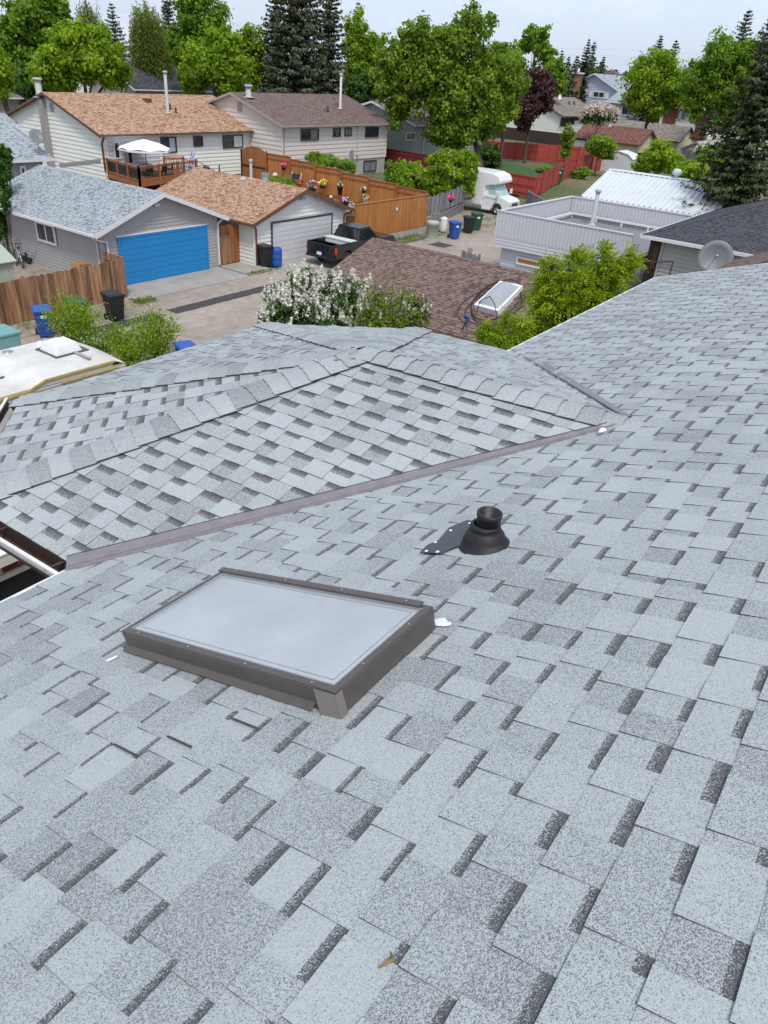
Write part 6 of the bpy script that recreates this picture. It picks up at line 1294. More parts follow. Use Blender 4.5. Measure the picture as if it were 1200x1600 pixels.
# ------------------------------------------------------------------ red fenced yard
ra, rb, rc_, rd = (63.6, 32.6), (65.6, 31.3), (104, 40.2), (76.6, 42.4)
lm = MB(); lm.face([(65.9, 33.2, .30), (82, 37.5, .30), (92, 50, .30), (74, 52, .30)]); tag(lm.build('lawn', M['lawn']), kind='structure')
board_fence('fence', 'barn red fence with zigzag panels at the near right side of the lawn', (65.7, 31.6), (83.4, 36.6), .15, 2.0, 'redpaint', .16, .003, 2.9, jit=.01, seed=51, alt=True, tonev=.12, rail_side=1, cap=False)
board_fence('fence', 'barn red fence continuing right towards the yellow garage', (83.4, 36.7), (101.5, 38.6), .2, 2.1, 'redpaint', .16, .003, 2.9, jit=.01, seed=56, alt=True, tonev=.12, rail_side=1, cap=False)
t = thing('gate', 'barn red double gate with diagonal braces beside the white motorhome', 'gate', (66, 34, 0)); g = MB(); A, B = Vector((58.2, 41.8, 0)), Vector((65.5, 31.5, 0)); A = Vector((67.2, 42.6, 0)); L = (B - A).length; u = (B - A) / L; n = Vector((-u.y, u.x, 0)); n = n if n.x < 0 else -n
k = int(L / .18)
for i in range(k): p, q = A + u * (i * L / k), A + u * ((i + .97) * L / k); g.tone = random.uniform(-.12, .12); g.prism([p + Vector((0, 0, .15)), q + Vector((0, 0, .15)), q + Vector((0, 0, 1.85)), p + Vector((0, 0, 1.85))], n * -.03)
g.build('gate_leaf', M['redpaint'], t); g = MB()
for z in (.5, 1.1, 1.85): g.beam(A + n * .04 + Vector((0, 0, z)), B + n * .04 + Vector((0, 0, z)), .05, .10)
for s in range(3): p, q = A + u * (L * s / 3), A + u * (L * (s + 1) / 3); g.beam(p + n * .05 + Vector((0, 0, 1.1)), q + n * .05 + Vector((0, 0, 1.75 if s % 2 else 1.2)), .05, .09); g.beam(p + n * .05 + Vector((0, 0, .1)), p + n * .05 + Vector((0, 0, 2.0)), .10, .12)
g.build('brace', M['redpaint'], t)
board_fence('fence', 'barn red fence along the far side of the lawn', (90.5, 53.2), (101.9, 40.6), .1, 2.1, 'redpaint', .16, .003, 2.9, jit=.01, seed=52, alt=True, tonev=.12, rail_side=1, cap=False)
board_fence('fence', 'grey plank retaining fence between the motorhome nose and the metal garage', (60.3, 28.2), (63.5, 31.2), 0, .95, 'greywood', .2, .01, 1.6, jit=.03, seed=53, tonev=.3, cap=True, rail_side=1)
board_fence('fence', 'dark brown board fence between the red fence and the yellow garage', (101.5, 38.4), (108.2, 33.0), 0, 1.9, 'darkbrown', .2, .003, 2.6, jit=.01, seed=54, rail_side=1)
q = on_z(868, 283, 0); bin_('dark green wheeled bin behind the red fence, near the white steel roof', (q[0] - 2.5, q[1] - 1.2), rad(-40), 'greenbin', 1.5)
# ------------------------------------------------------------------ far houses at right
t, I5 = gable('house', 'beige sided house with a dark brown base and taupe roof, behind the plum tree', 'house', 124.6, 141, 57.2, 69.2, 4.25, 6.6, 'x', .5, .5, 'offwhite', 'sh_beige', 'brownpaint', .3, tscale=2.4, proud=.05, exposure=.28, found=0)
w = MB(); w.box(124.5, 141, 57.1, 69.3, 0, 1.75); w.build('base', M['darkbrown'], t)
for a in ((876.5, 182, 886, 197), (889.5, 181.5, 896, 194), (899, 179, 904, 188)):
    x0, x1, z0, z1 = rect_y(*a, 57.2); window(t, (0, 57.2, 0), (1, 0, 0), (0, -1, 0), x0, x1, z0, min(z1, 4.0), 'frame_d', 'glass', 0, .12, .08)
n5 = np.array([0, -I5['sl'], 1]); p5 = (40, I5['c'], I5['zr'])
p = on_pl(874, 155, p5, n5); vent_pipe(t, p, 1.5, .22, 'white')
for px, py in ((889, 163), (896.5, 163)): p = on_pl(px, py, p5, n5); vent_pipe(t, p, .5, .14, 'black', False)
def far_gable(name, label, px, py_e, dist, w, L, ze, zr, **k):
    """house whose near eave corner sits at this pixel bearing"""
    c = at(px, py_e, dist); dz = c[2] - ze; x0, y1 = c[0], c[1]; return gable(name, label, 'house' if 'garage' not in name else 'garage', x0, x0 + L, y1, y1 + w, ze + dz, zr + dz, z0=min(0, dz), **k)
# two storey pale blue house
c = at(968, 143, 165); bx, by, bz = c[0] + .5, c[1] + .5, c[2]
q = at(892, 140, 165); wid = q[1] - c[1]
t, I6 = gable('house', 'pale blue two storey house with white trim and brick chimney, far right of centre', 'house', bx, bx + 15, by, by + 10.2, bz, bz + 2.6, 'x', .5, .6, 'bluesiding', 'sh_grey2', 'white', .25, tscale=3, proud=.04, exposure=.3)
for a in ((895.5, 139, 910, 151), (927.5, 142, 944, 154)):
    y0, y1, z0, z1 = rect_x(*a, bx); window(t, (bx, 0, 0), (0, 1, 0), (-1, 0, 0), y0, y1, z0, z1, 'white', 'glass', 1, .16, .08)
    for ya, yb in ((y0 - .8, y0 - .1), (y1 + .1, y1 + .8)): w = MB(); w.box(bx - .11, bx - .06, ya, yb, z0, z1); w.build('shutter', M['white'], t)
p = at(900, 130, 166); w = MB(); w.box(p[0] - .7, p[0] + .7, p[1] - .8, p[1] + .8, bz - 1.5, p[2] + 1.5); ch = w.build('chimney', M['brickc'], t); w = MB(); w.box(p[0] - .9, p[0] + .9, p[1] - 1, p[1] + 1, p[2] + 1.5, p[2] + 1.8); w.lathe([(.3, 0), (.3, .6), (0, .7)], (p[0], p[1], p[2] + 1.8), 10); w.build('cap', M['greydoor'], ch)
# lower wing of it and the white town house beside it
c = at(952, 157, 160); t, I7 = gable('house', 'single storey pale blue wing with grey roof and tall windows, beside the round tree', 'house', c[0], c[0] + 12, c[1] - 13, c[1] - .2, c[2] - .2, c[2] + 2.0, 'y', .6, .5, 'bluesiding', 'sh_grey2', 'white', .25, tscale=3, proud=.04, exposure=.3)
X7 = c[0]
for a in ((946, 160, 949, 172), (952, 162, 957, 173), (960, 163, 964, 173), (973, 164, 982, 181), (984, 164, 992, 182), (993, 165, 1001, 183)):
    y0, y1, z0, z1 = rect_x(*a, X7); window(t, (X7, 0, 0), (0, 1, 0), (-1, 0, 0), y0, y1, z0, min(z1, c[2] - .5), 'white', 'glass', 0, .15, .08)
c = at(1046, 166, 140); t, I8 = gable('house', 'white and brick fronted house with pale roof behind the leaning trunk tree, at right', 'house', c[0], c[0] + 11, c[1] - 22, c[1] + 1.0, c[2], c[2] + 2.2, 'y', .8, .4, 'white', 'sh_beige', 'white', .25, tscale=3, proud=.04, exposure=.3)
X8 = c[0]; w = MB()
for a in ((1041, 166, 1055, 192), (1089, 190, 1101, 210)): y0, y1, z0, z1 = rect_x(*a, X8); w = MB(); w.box(X8 - .16, X8 - .04, y0, y1, z0 - 1, c[2] - .1); w.build('brick_pier', M['brick'], t)
for a in ((1057, 168, 1063, 188), (1064, 170, 1071, 189), (1116, 188, 1125, 198), (1135, 184, 1141, 200)): y0, y1, z0, z1 = rect_x(*a, X8); window(t, (X8, 0, 0), (0, 1, 0), (-1, 0, 0), y0, y1, z0, min(z1, c[2] - .3), 'white', 'curtain', 0, .14, .08)
# yellow garages
t, I9 = gable('garage', 'pale yellow garage with red brown roof and white side door, beyond the red fence', 'garage', 111.5, 118.3, 39.2, 48.4, 2.35, 4.15, 'y', .5, .4, 'yellowsiding', 'sh_red', 'brownpaint', .25, tscale=2.2, proud=.04, exposure=.25)
y0, y1, z0, z1 = rect_x(897, 221, 910, 249, 111.5); g = MB(); g.box(111.4, 111.46, y0, y1, 0, 2.05); g.build('door', M['white'], t); g = MB(); g.box(111.42, 111.47, y0 - .15, y0, 0, 2.2); g.box(111.42, 111.47, y1, y1 + .15, 0, 2.2); g.box(111.42, 111.47, y0 - .15, y1 + .15, 2.05, 2.2); g.build('door_frame', M['darkbrown'], t)
g = MB(); g.box(112.6, 116.8, 39.1, 39.18, 0, 2.0); g.build('garage_door', M['yellowsiding'], t); p = on_pl(953, 198, (I9['c'], 40, I9['zr']), np.array([-I9['sl'], 0, 1])); box_vent(t, p[0], p[1], p[2], .5, 'creamtrim')
t, _ = gable('garage', 'second pale yellow garage with grey brown roof behind the red roofed one', 'garage', 127.5, 134.8, 38.8, 52.0, 2.35, 4.35, 'y', .5, .4, 'yellowsiding', 'sh_beige', 'darkbrown', .25, tscale=2.4, proud=.04, exposure=.28)
c = at(1086, 222, 122); t, _ = gable('shed', 'small taupe shed with a grey gable roof right of the yellow garages', 'shed', c[0], c[0] + 3.4, c[1] - 2.0, c[1] + 1.6, 2.2, 3.2, 'x', .2, .2, 'fascia_l', 'sh_grey2', 'fascia_l', .4, tscale=2.5, exposure=.3); 
a, b = at(1068, 232, 118), at(1112, 235, 118); board_fence('fence', 'taupe board fence running right of the small taupe shed', a[:2], b[:2], 0, 2.3, 'fascia_l', .3, .004, 2.0, jit=.01, seed=71, cap=True)
c = at(965, 245, 103); t = thing('shed', 'small white steel shed with a rounded roof before the yellow garage', 'shed', (c[0], c[1], 0)); w = MB(); pr = [(-1.9, 0), (1.9, 0), (1.9, 1.7), (1.3, 2.1), (0, 2.35), (-1.3, 2.1), (-1.9, 1.7)]; w.prism([(c[0], c[1] + a, z) for a, z in pr], (2.6, 0, 0)); w.build('wall', M['whitesteel'], t)
w = MB(); pr2 = [(2.0, 1.66), (1.35, 2.14), (0, 2.40), (-1.35, 2.14), (-2.0, 1.66)]
for (a0, z0), (a1, z1) in zip(pr2[:-1], pr2[1:]): w.prism([(c[0] - .1, c[1] + a0, z0), (c[0] - .1, c[1] + a1, z1), (c[0] + 2.7, c[1] + a1, z1), (c[0] + 2.7, c[1] + a0, z0)], (0, 0, .05))
w.build('roof', M['white'], t)
w = MB(); P_ = at(1085, 262, 88); 
rk = MB()
for i in range(26): q = P_ + np.array([rng.uniform(-2, 6), rng.uniform(-7, 4), 0]); s_ = rng.uniform(.3, .8); rk.lathe([(0, -.1), (s_, 0), (s_ * .8, s_ * .4), (0, s_ * .6)], (q[0], q[1], rng.uniform(0, .4)), 7, (rng.uniform(-.3, .3), rng.uniform(-.3, .3), 1))
rk = tag(rk.build('rock_bed', M['rock']), kind='stuff', label='reddish rock bed between the bushes behind the white steel roof')
# ------------------------------------------------------------------ far houses at left, between trees
c = at(243, 140, 108); t, _ = gable('house', 'dark roofed house with taupe gable showing between the left trees', 'house', c[0] - 3, c[0] + 12, c[1], c[1] + 9, c[2], c[2] + 2.6, 'x', .5, .5, 'fascia_l', 'sh_dark', 'white', .25, tscale=2.5, exposure=.3, z0=0)
c = at(214, 109, 128); t, _ = gable('house', 'pale grey roofed house left of the weeping birch, behind the dark roof', 'house', c[0] - 8, c[0] + 1, c[1], c[1] + 9, c[2], c[2] + 2.8, 'x', .4, .4, 'white', 'sh_grey2', 'white', .3, tscale=3, exposure=.35)
c = at(262, 113, 125); t, _ = gable('house', 'tan eaved house right of the weeping birch, over the dark roof', 'house', c[0], c[0] + 10, c[1] - 4, c[1] + 5, c[2], c[2] + 1.6, 'x', .5, .6, 'whitesiding', 'sh_tan', 'cedar', .3, tscale=3, exposure=.35)
c = at(8, 152, 95); t, _ = gable('house', 'grey walled house at the far left edge under the poplar', 'house', c[0] - 9, c[0] + 1.5, c[1], c[1] + 8, c[2], c[2] + 2.2, 'x', .5, .5, 'greensiding', 'sh_beige', 'white', .3, tscale=3, exposure=.35)
# ------------------------------------------------------------------ trees
tree('tree', 'tall dark poplar rising past the frame top at far left', [(52, 40, 52, 60), (30, 100, 36, 45), (88, 20, 25, 45), (10, 60, 24, 40)], 102, .42, 9500, 'green', trunk_r=.35, subr=.30, sub=20)
tree('tree', 'light green tree cut by the left frame edge above the grey walled house', [(0, 112, 22, 40)], 84, .34, 2600, 'lime')
tree('tree', 'broad bright maple directly behind the left end of the tan roof', [(128, 92, 66, 50), (80, 110, 40, 40), (170, 100, 38, 42), (112, 60, 34, 30), (150, 65, 32, 28)], 89, .36, 12000, 'lime', trunk_r=.3, subr=.30, sub=22)
weeping('tree', 'thin airy birch against the sky behind the broad maple', [(136, 18, 20, 20), (140, 38, 18, 14)], 122, 240, .30)
conifer('tree', 'slim pointed spruce between the maple and the weeping birch', 173, 3, 126, 40, per=8, leaf=.5)
weeping('tree', 'large weeping birch with hanging branches over the dark roofed house', [(228, 30, 26, 30), (245, 55, 24, 30), (220, 60, 18, 26)], 112, 900, .28, hang=(2, 6))
conifer('tree', 'dark narrow spruce partly hidden behind the weeping birch, reaching the top', 258, -40, 128, 30, per=8, leaf=.55)
tree('tree', 'tall rounded green tree right of the weeping birch', [(312, 40, 50, 52), (285, 75, 28, 35), (340, 70, 28, 38), (310, -10, 34, 24)], 106, .38, 9000, 'green', trunk_r=.3, subr=.3, sub=20)
tree('tree', 'bright lime maple behind the right end of the tan roof', [(335, 100, 52, 46), (300, 120, 26, 28), (365, 110, 34, 38), (345, 65, 32, 26)], 92, .36, 10000, 'lime', trunk_r=.28, subr=.30, sub=20)
tree('tree', 'small yellowish green tree against the left side of the big spruce', [(392, 76, 28, 34), (385, 115, 26, 30), (402, 110, 18, 30)], 101, .36, 3600, 'lime', tone=-.05)
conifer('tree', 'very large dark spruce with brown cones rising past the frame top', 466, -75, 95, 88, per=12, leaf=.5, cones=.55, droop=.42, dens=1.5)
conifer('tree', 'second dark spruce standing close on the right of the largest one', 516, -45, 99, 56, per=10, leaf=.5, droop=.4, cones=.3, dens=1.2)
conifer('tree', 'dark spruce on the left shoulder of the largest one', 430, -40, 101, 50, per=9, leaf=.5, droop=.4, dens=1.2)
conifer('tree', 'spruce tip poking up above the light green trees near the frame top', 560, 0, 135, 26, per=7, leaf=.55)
tree('tree', 'upright light green tree just right of the big spruce', [(556, 66, 24, 48), (562, 125, 30, 34), (578, 90, 24, 40), (590, 120, 22, 36)], 104, .36, 8000, 'lime', subr=.32)
tree('tree', 'dark green bushy tree at the foot of the big spruce', [(560, 140, 28, 22), (585, 130, 20, 26)], 97, .34, 3200, 'deep')
tree('tree', 'biggest broad olive green tree in the centre, hiding the grey green house', [(655, 62, 34, 36), (738, 52, 36, 44), (618, 88, 26, 44), (690, 120, 62, 48), (752, 130, 42, 52), (640, 140, 34, 30), (690, 185, 46, 40), (738, 190, 46, 42), (775, 120, 24, 34), (707, 220, 30, 26), (608, 120, 30, 52), (622, 165, 30, 36), (772, 172, 32, 46), (795, 122, 26, 36), (698, 68, 46, 40), (660, 112, 50, 50), (725, 160, 50, 60)], 84, .34, 32000, 'olive', base_px=752, trunk_r=.36, subr=.27, sub=26, nl=14)
tree('tree', 'yellowish green tree merging with the right side of the biggest tree', [(800, 118, 30, 34), (790, 160, 26, 36), (775, 185, 22, 28)], 93, .34, 5200, 'olive', tone=.1)
tree('tree', 'purple leaved plum tree leaning left of the beige house', [(838, 130, 24, 26), (832, 165, 32, 30), (850, 150, 20, 30), (815, 190, 18, 16)], 104, .34, 6200, 'plum', base_px=812, trunk_r=.2, subr=.30)
tree('tree', 'pale green tree against the sky left of the far spruces', [(840, 62, 26, 26), (822, 70, 16, 16), (852, 85, 22, 16)], 150, .5, 2800, 'green', tone=.12, subr=.28)
tree('tree', 'green tree between the plum tree and the far spruces', [(868, 112, 18, 22), (876, 128, 14, 20)], 142, .42, 2200, 'green', tone=.05)
for lab, px, pt, hw, d in (('short far spruce left of the tall pair', 879, 77, 8, 172), ('far spruce second from left in the distant row', 890, 86, 8, 176), ('tallest far spruce of the pair', 921, 60, 11, 168), ('far spruce standing right behind the tallest one', 930, 62, 10, 170), ('dark far spruce left of the tall pair', 903, 86, 12, 166), ('lone far spruce right of the tall pair', 945, 86, 8, 178)):
    conifer('tree', lab + ', on the horizon at right', px, pt, d, hw * 2.0, per=7, leaf=.62, group='far spruces on the horizon')
tree('tree', 'rounded bush like tree over the ridge of the pale blue house', [(921, 114, 16, 10)], 180, .5, 900, 'green', tone=.05)
tree('tree', 'brownish blossoming tree on the horizon right of the pale blue house', [(955, 118, 14, 8)], 190, .5, 700, 'dryfl')
P, Nn, T = [], [], []
for i in range(34):
    px = 560 + i * 21 + rng.uniform(-8, 8); c = at(px, 107 + (px - 700) * .077 - rng.uniform(2, 12), rng.uniform(220, 300)); d = rng.normal(size=(260, 3)); d /= np.linalg.norm(d, axis=1, keepdims=True); P.append(c + d * np.array([5, 5, 5 + rng.uniform(0, 2)]) * rng.uniform(.5, 1, (260, 1)) - np.array([0, 0, 3])); Nn.append(d + .3); T.append(np.clip(rng.normal(.35 + rng.uniform(-.2, .2), .2, 260), 0, 1))
o = bpy.data.objects.new('far_wood', None)
fw_ = leaves('far_wood', np.concatenate(P), np.concatenate(Nn), 1.5, L_['deep'], None, np.concatenate(T)); tag(fw_, 'dark far wood along the horizon', kind='stuff')
tree('tree', 'dome shaped bright green tree in front of the pale blue wing, at right', [(1026, 128, 56, 48), (1000, 150, 32, 30), (1055, 145, 32, 36), (1025, 98, 32, 22), (1025, 168, 30, 24)], 126, .36, 12500, 'lime', trunk_r=.3, subr=.26, sub=24)
conifer('tree', 'spruce top showing above the dome shaped tree, left one', 1034, 53, 152, 30, per=7, leaf=.55); conifer('tree', 'brownish spruce top above the dome shaped tree, right one', 1058, 60, 154, 26, per=7, leaf=.55, cones=.9)
conifer('tree', 'small spruce tip between the dome shaped tree and the leaning trunk tree', 1103, 83, 150, 24, per=7, leaf=.55)
tree('tree', 'large green tree with a leaning trunk in front of the brick fronted house', [(1130, 90, 46, 44), (1105, 130, 44, 42), (1165, 100, 26, 46), (1155, 120, 34, 46), (1090, 160, 28, 28), (1140, 155, 40, 36)], 112, .36, 12500, 'green', base_px=1128, trunk_r=.4, tone=.08, subr=.27, sub=22)
conifer('tree', 'brown topped spruce rising behind the leaning trunk tree', 1172, 12, 128, 46, per=8, leaf=.5, cones=.95)
conifer('tree', 'reddish spruce cut by the right frame edge, behind the near spruce', 1206, 22, 112, 56, per=8, leaf=.5, cones=.9)
conifer('tree', 'near dark spruce with drooping boughs overhanging the charcoal roof at right', 1234, 5, 56, 92, per=15, leaf=.30, mt='sprucen', droop=.6, dens=2.6, z_low=2.2, power=.55)
# shrubs and small trees in the middle distance
tree('shrub', 'bright green shrub with white blossom behind the grey board fence', [(700, 268, 40, 38), (732, 262, 18, 28), (668, 285, 32, 28), (640, 278, 26, 30), (725, 280, 22, 28), (712, 250, 26, 18)], 63, .24, 11000, 'lime', 'shrub', trunk_r=.1, subr=.28, sub=20, extra=lambda t, e, P: panicles(t, P[rng.choice(len(P), 45)], .3, 'flower', 14))
tree('shrub', 'leafy green shrub left of the blossoming one, over the cedar fence', [(622, 280, 20, 28), (612, 270, 12, 18)], 60, .22, 3000, 'green', 'shrub', trunk_r=.08, tone=.15)
tree('shrub', 'dark evergreen shrub at the inner corner of the red fence', [(762, 245, 22, 20), (748, 250, 14, 14)], 93, .3, 2600, 'deep', 'shrub', trunk_r=.1)
tree('tree', 'small round topped green tree in front of the yellow garage', [(938, 228, 24, 18), (948, 240, 14, 10)], 97, .3, 2400, 'green', trunk_r=.08, tone=.12)
tree('shrub', 'thin pale flowering shrub left of the yellow garage door', [(888, 212, 12, 20), (884, 235, 12, 12)], 104, .26, 1300, 'olive', 'shrub', trunk_r=.06, extra=lambda t, e, P: panicles(t, P[rng.choice(len(P), 40)], .35, 'flower', 10))
tree('shrub', 'big yellow green bush behind the white steel roof', [(1028, 246, 32, 28), (1005, 258, 18, 18), (1050, 255, 18, 20)], 82, .26, 6500, 'lime', 'shrub', trunk_r=.1, subr=.28, tone=.1)
tree('shrub', 'low yellow green bush right of the big bush, by the rock bed', [(1082, 268, 26, 16), (1062, 272, 16, 12)], 74, .24, 3000, 'lime', 'shrub', trunk_r=.06)
tree('shrub', 'green hedge bush under the white lilac by the near spruce', [(1112, 245, 24, 12)], 92, .28, 1800, 'green', 'shrub', trunk_r=.06, tone=.1)
def fl(n, s, m_='flower', per=16):
    def f(t, e, P):
        c = np.mean([q[0] for q in e], axis=0); sc = P[:, 2] - c[2] + np.linalg.norm(P[:, :2] - c[:2], axis=1) * .6; idx = np.argsort(-sc)[: max(n * 2, len(P) // 2)]; panicles(t, P[rng.choice(idx, n)], s, m_, per)
    return f
tree('lilac', 'white flowering lilac by the taupe fence, beside the near spruce', [(1125, 232, 24, 18), (1105, 238, 18, 12), (1150, 225, 18, 20)], 95, .26, 2200, 'deep', 'lilac', trunk_r=.06, extra=fl(230, .7))
tree('lilac', 'pale blush flowering bush in front of the taupe roofed house', [(935, 183, 24, 14), (918, 184, 14, 12), (955, 184, 12, 10)], 118, .26, 1500, 'deep', 'lilac', trunk_r=.06, extra=fl(300, .85, 'pinkfl', 16))
tree('shrub', 'red fence corner shrub with leafy green top by the yellow garage', [(905, 272, 14, 8), (915, 268, 10, 8)], 93, .26, 900, 'green', 'shrub', trunk_r=.05, tone=.2)
tree('shrub', 'low green flower border along the red fence inside the lawn', [(858, 268, 16, 7), (845, 266, 10, 5)], 86, .24, 900, 'green', 'shrub', trunk_r=.04)
tree('shrub', 'tall grassy green plants in front of the pinkish house wall', [(510, 252, 26, 10), (540, 258, 16, 9), (490, 245, 14, 9)], 64, .32, 2600, 'green', 'shrub', trunk_r=.04, tone=.2, aspect=.2)
tree('shrub', 'small round green shrub by the pinkish house meters', [(549, 263, 7, 10)], 66, .2, 700, 'green', 'shrub', trunk_r=.04)
tree('shrub', 'low pale foliage bed behind the ridge of the tan garage', [(440, 283, 24, 6), (455, 288, 14, 5)], 58, .18, 900, 'olive', 'shrub', trunk_r=.03, tone=.2)
# left garden
tree('cedar', 'dark evergreen cedar at the left edge beside the grey garage', [(2, 262, 18, 34), (0, 310, 18, 34), (6, 242, 12, 18), (-4, 345, 18, 26)], 43, .15, 12000, 'deep', 'tree', trunk_r=.12, subr=.26, sub=18)
tree('shrub', 'sparse greyish cedar branches next to the garage vent pipe', [(8, 318, 8, 18), (14, 300, 5, 12)], 41, .13, 500, 'deep', 'shrub', trunk_r=.04, tone=-.1)
def weeds(label, px, py, h, r, n, mt='lime', leaf=.10, stems=22, fl_=0):
    q = on_z(px, py, 0); return stem_shrub('shrub', label, (q[0], q[1], 0), h, r, leaf, n, mt, 'shrub', stems, flowers=(lambda t, tips, P: panicles(t, P[rng.choice(len(P), fl_)], .12, 'flower', 8)) if fl_ else None)
weeds('tall yellow green weeds in front of the green bin', 118, 538, 1.7, 1.1, 3000, 'lime')
weeds('low green weeds with small white flowers behind the trailer', 158, 552, 1.0, 1.0, 2200, 'green', .09, 20, 90)
weeds('leafy self sown shrub by the lane, left of the roof edge', 205, 575, 1.5, .9, 2600, 'lime')
weeds('second leafy shrub by the lane nearest the blue bin lid', 245, 560, 1.9, .9, 2600, 'lime', .10, 16)
# the lilacs over the bay roof
def lil_fl(n, s):
    def f(t, tips, P):
        z = P[:, 2]; idx = np.argsort(-(z + rng.normal(0, .35, len(z))))[: len(z) * 3 // 5]; panicles(t, P[rng.choice(idx, n)], s, 'flower', 34)
    return f
def top_fl(n, s_, m_='flower', per=30, q=.55, nm='flower_clusters'):
    def f(t, e, P):
        rr = np.min([np.linalg.norm((P - c) / (np.array(r) * 1.0), axis=1) + .35 * (P[:, 2] < c[2] - .4 * r[2]) for c, r in e], axis=0); idx = np.argsort(-np.min([np.linalg.norm((P - c) / np.array(r), axis=1) for c, r in e], axis=0) - .0 + .25 * (P[:, 2] < np.mean([c[2] for c, r in e]))); idx = idx[: int(len(P) * q)]; panicles(t, P[rng.choice(idx, n)], s_, m_, per, nm)
    return f
tree('lilac', 'white lilac in full flower just beyond the bay roof, in front of the pickup', [(455, 478, 44, 46), (510, 470, 44, 44), (430, 500, 28, 30), (480, 455, 34, 34), (550, 475, 34, 40), (500, 510, 80, 34)], 24.5, .12, 8000, 'deep', 'lilac', trunk_r=.06, subr=.32, nl=14, tone=.12, extra=top_fl(700, .32, q=.5))
tree('lilac', 'half faded lilac with bare stems right of the white one', [(592, 480, 34, 44), (625, 492, 34, 40), (575, 505, 30, 30), (655, 495, 26, 36)], 23.5, .10, 2300, 'olive', 'lilac', trunk_r=.05, subr=.28, nl=26, extra=lambda t, e, P: (panicles(t, P[rng.choice(len(P), 70)], .22, 'flower', 24), panicles(t, P[rng.choice(len(P), 260)], .22, 'dryfl', 18, 'faded_clusters')))
stem_shrub('shrub', 'twiggy shrub with yellow green tips in front of the brown garage roof', (18.7, 13.3, 0), 4.1, 1.15, .085, 2300, 'olive', 'shrub', 60, top_only=True, tone=.25)
# spring ash in front of the lilac metal garage
def ash(name, label, cat, epx, dist, n, base_px, tr, length=.30, leaflet=.10, tone=0.0, subr=.30):
    ells = []
    for (px, py, rx, ry) in epx: c = at(px, py, dist); k = ((c - CAMP) @ FW) / FPX; ells.append((c, np.array([rx * k, rx * k, ry * k])))
    bx = at(base_px, 500, dist)[:2]; t = thing(name, label, cat, (bx[0], bx[1], 0)); blobs = compound_leaves('crown', ells, n, 'bright', t, length, leaflet, tone=tone, subr=subr)
    m_ = MB(); limbs(m_, (bx[0], bx[1], 0), ells[0][0], tr, blobs, 24, seed=4)
    for c, r in ells:
        for _ in range(5): d = rng.normal(size=3); d[2] = abs(d[2]) + .3; d /= np.linalg.norm(d); m_.tube([tuple(c), tuple(c + d * r * 1.05)], [.02, .005], 5)
    m_.build('trunk', M['bark'], t); return t
ash('tree', 'young yellow green ash tree in front of the metal clad garage', 'tree', [(905, 440, 46, 36), (858, 468, 34, 44), (935, 460, 36, 40), (885, 508, 40, 28), (957, 420, 30, 26), (984, 402, 14, 14), (862, 422, 14, 26), (910, 402, 18, 12), (940, 395, 12, 14), (838, 515, 24, 22), (880, 455, 50, 40)], 19.5, 2700, 890, .10)
ash('shrub', 'lower yellow green ash sprouts in front of the domed skylight', 'shrub', [(775, 526, 22, 16), (800, 534, 26, 14), (764, 516, 10, 14), (790, 508, 10, 22), (812, 520, 18, 26)], 16.8, 520, 785, .05, .26, .085, -.1)
# utility wire across the sky at right
a, b, c = at(760, 72, 150), at(985, 88, 150), at(1215, 92, 150); w = MB()
for dz in (0, .9): w.tube([a + np.array([0, 0, dz]), (a + b) / 2 - np.array([0, 0, .5 - dz]), b + np.array([0, 0, dz]), (b + c) / 2 - np.array([0, 0, .5 - dz]), c + np.array([0, 0, dz])], .008, 4, False)
tag(w.build('utility_wire', M['frame_d']), 'thin utility wires crossing the sky at right', 'wire')

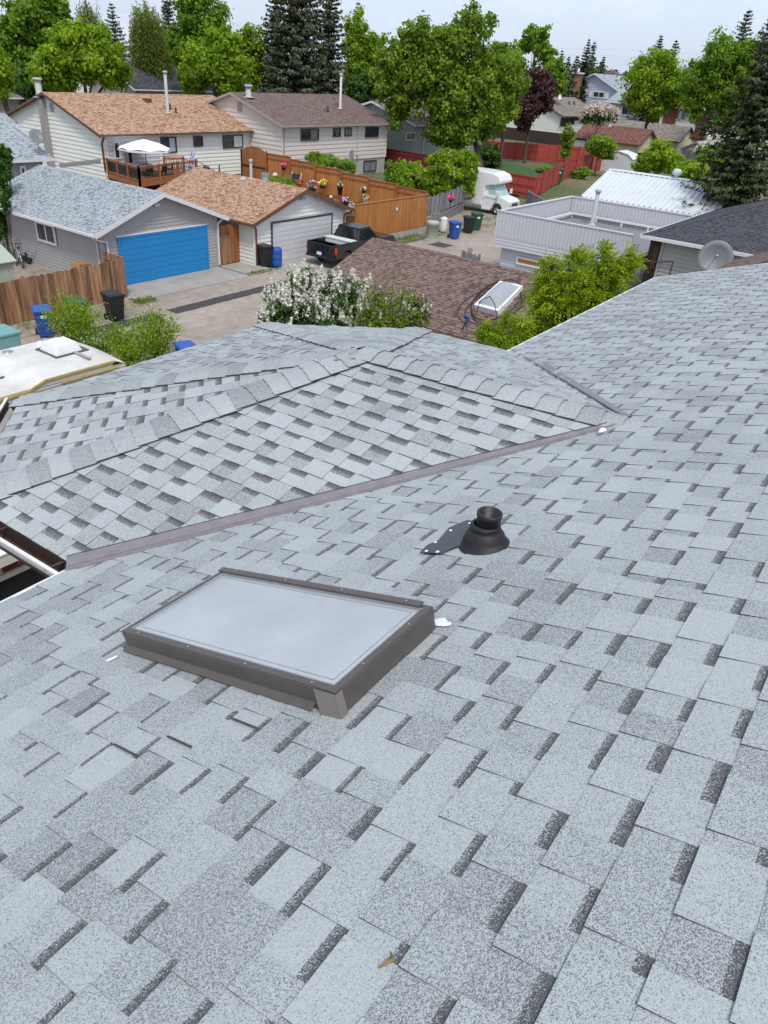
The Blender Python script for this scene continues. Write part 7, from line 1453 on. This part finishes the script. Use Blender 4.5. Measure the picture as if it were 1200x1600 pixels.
# tufts of grass and weeds along the lane edges, small stones on the dirt
P, Nn, T, Dd = [], [], [], []
for (x0, x1, y0, y1, n) in ((27.0, 28.4, 27.8, 28.2, 30), (19.6, 20.6, 27.2, 27.9, 90), (45.8, 62, 27.0, 29.2, 420), (36.8, 45, 28.3, 28.9, 120), (8, 19.8, 26.9, 28.1, 260), (13, 36, 20.2, 20.9, 380), (36, 36.8, 19.7, 21.3, 200)):
    for _ in range(n):
        c = np.array([rng.uniform(x0, x1), rng.uniform(y0, y1), .0]); k = rng.integers(3, 9); P.append(c + np.column_stack([rng.normal(0, .06, k), rng.normal(0, .06, k), rng.uniform(.02, .12, k)])); Nn.append(rng.normal(size=(k, 3)) * [1, 1, .2]); Dd.append(np.array([0, 0, 1.]) + rng.normal(size=(k, 3)) * .4); T.append(rng.uniform(0, 1, k))
tag(leaves('grass_tufts', np.concatenate(P), np.concatenate(Nn), .11, L_['olive'], None, np.concatenate(T) * .6, .22, np.concatenate(Dd)), 'sparse grass tufts along the lane edges', kind='stuff')
sm = MB()
for _ in range(900):
    x0, x1, y0, y1 = ((26.6, 29.2, 27.2, 28.3), (10, 20, 26.6, 28.0), (43, 46, 26.6, 29), (14, 40, 20.2, 21.0))[rng.integers(4)]; x, y, r_ = rng.uniform(x0, x1), rng.uniform(y0, y1), rng.uniform(.015, .05); sm.tone = rng.uniform(-.3, .3)
    sm.mesh([(x - r_, y, 0), (x, y - r_, 0), (x + r_, y, 0), (x, y + r_, 0), (x, y, r_ * .9)], [(0, 1, 4), (1, 2, 4), (2, 3, 4), (3, 0, 4)])
tag(sm.build('gravel', M['foundation']), 'loose gravel scattered on the dirt', kind='stuff')

tree('tree', 'mid green tree filling the gap behind the dark roofed house, far left of centre', [(272, 105, 22, 30), (262, 125, 16, 18)], 118, .4, 2600, 'green')
tree('tree', 'shaded green tree low behind the far left maples', [(60, 125, 40, 28), (25, 145, 30, 24), (95, 130, 30, 26)], 97, .38, 4200, 'deep', tone=.1)
tree('tree', 'soft green tree behind the biggest tree, left of the plum tree', [(790, 85, 26, 22), (770, 95, 24, 26)], 128, .42, 2800, 'green', tone=.05)
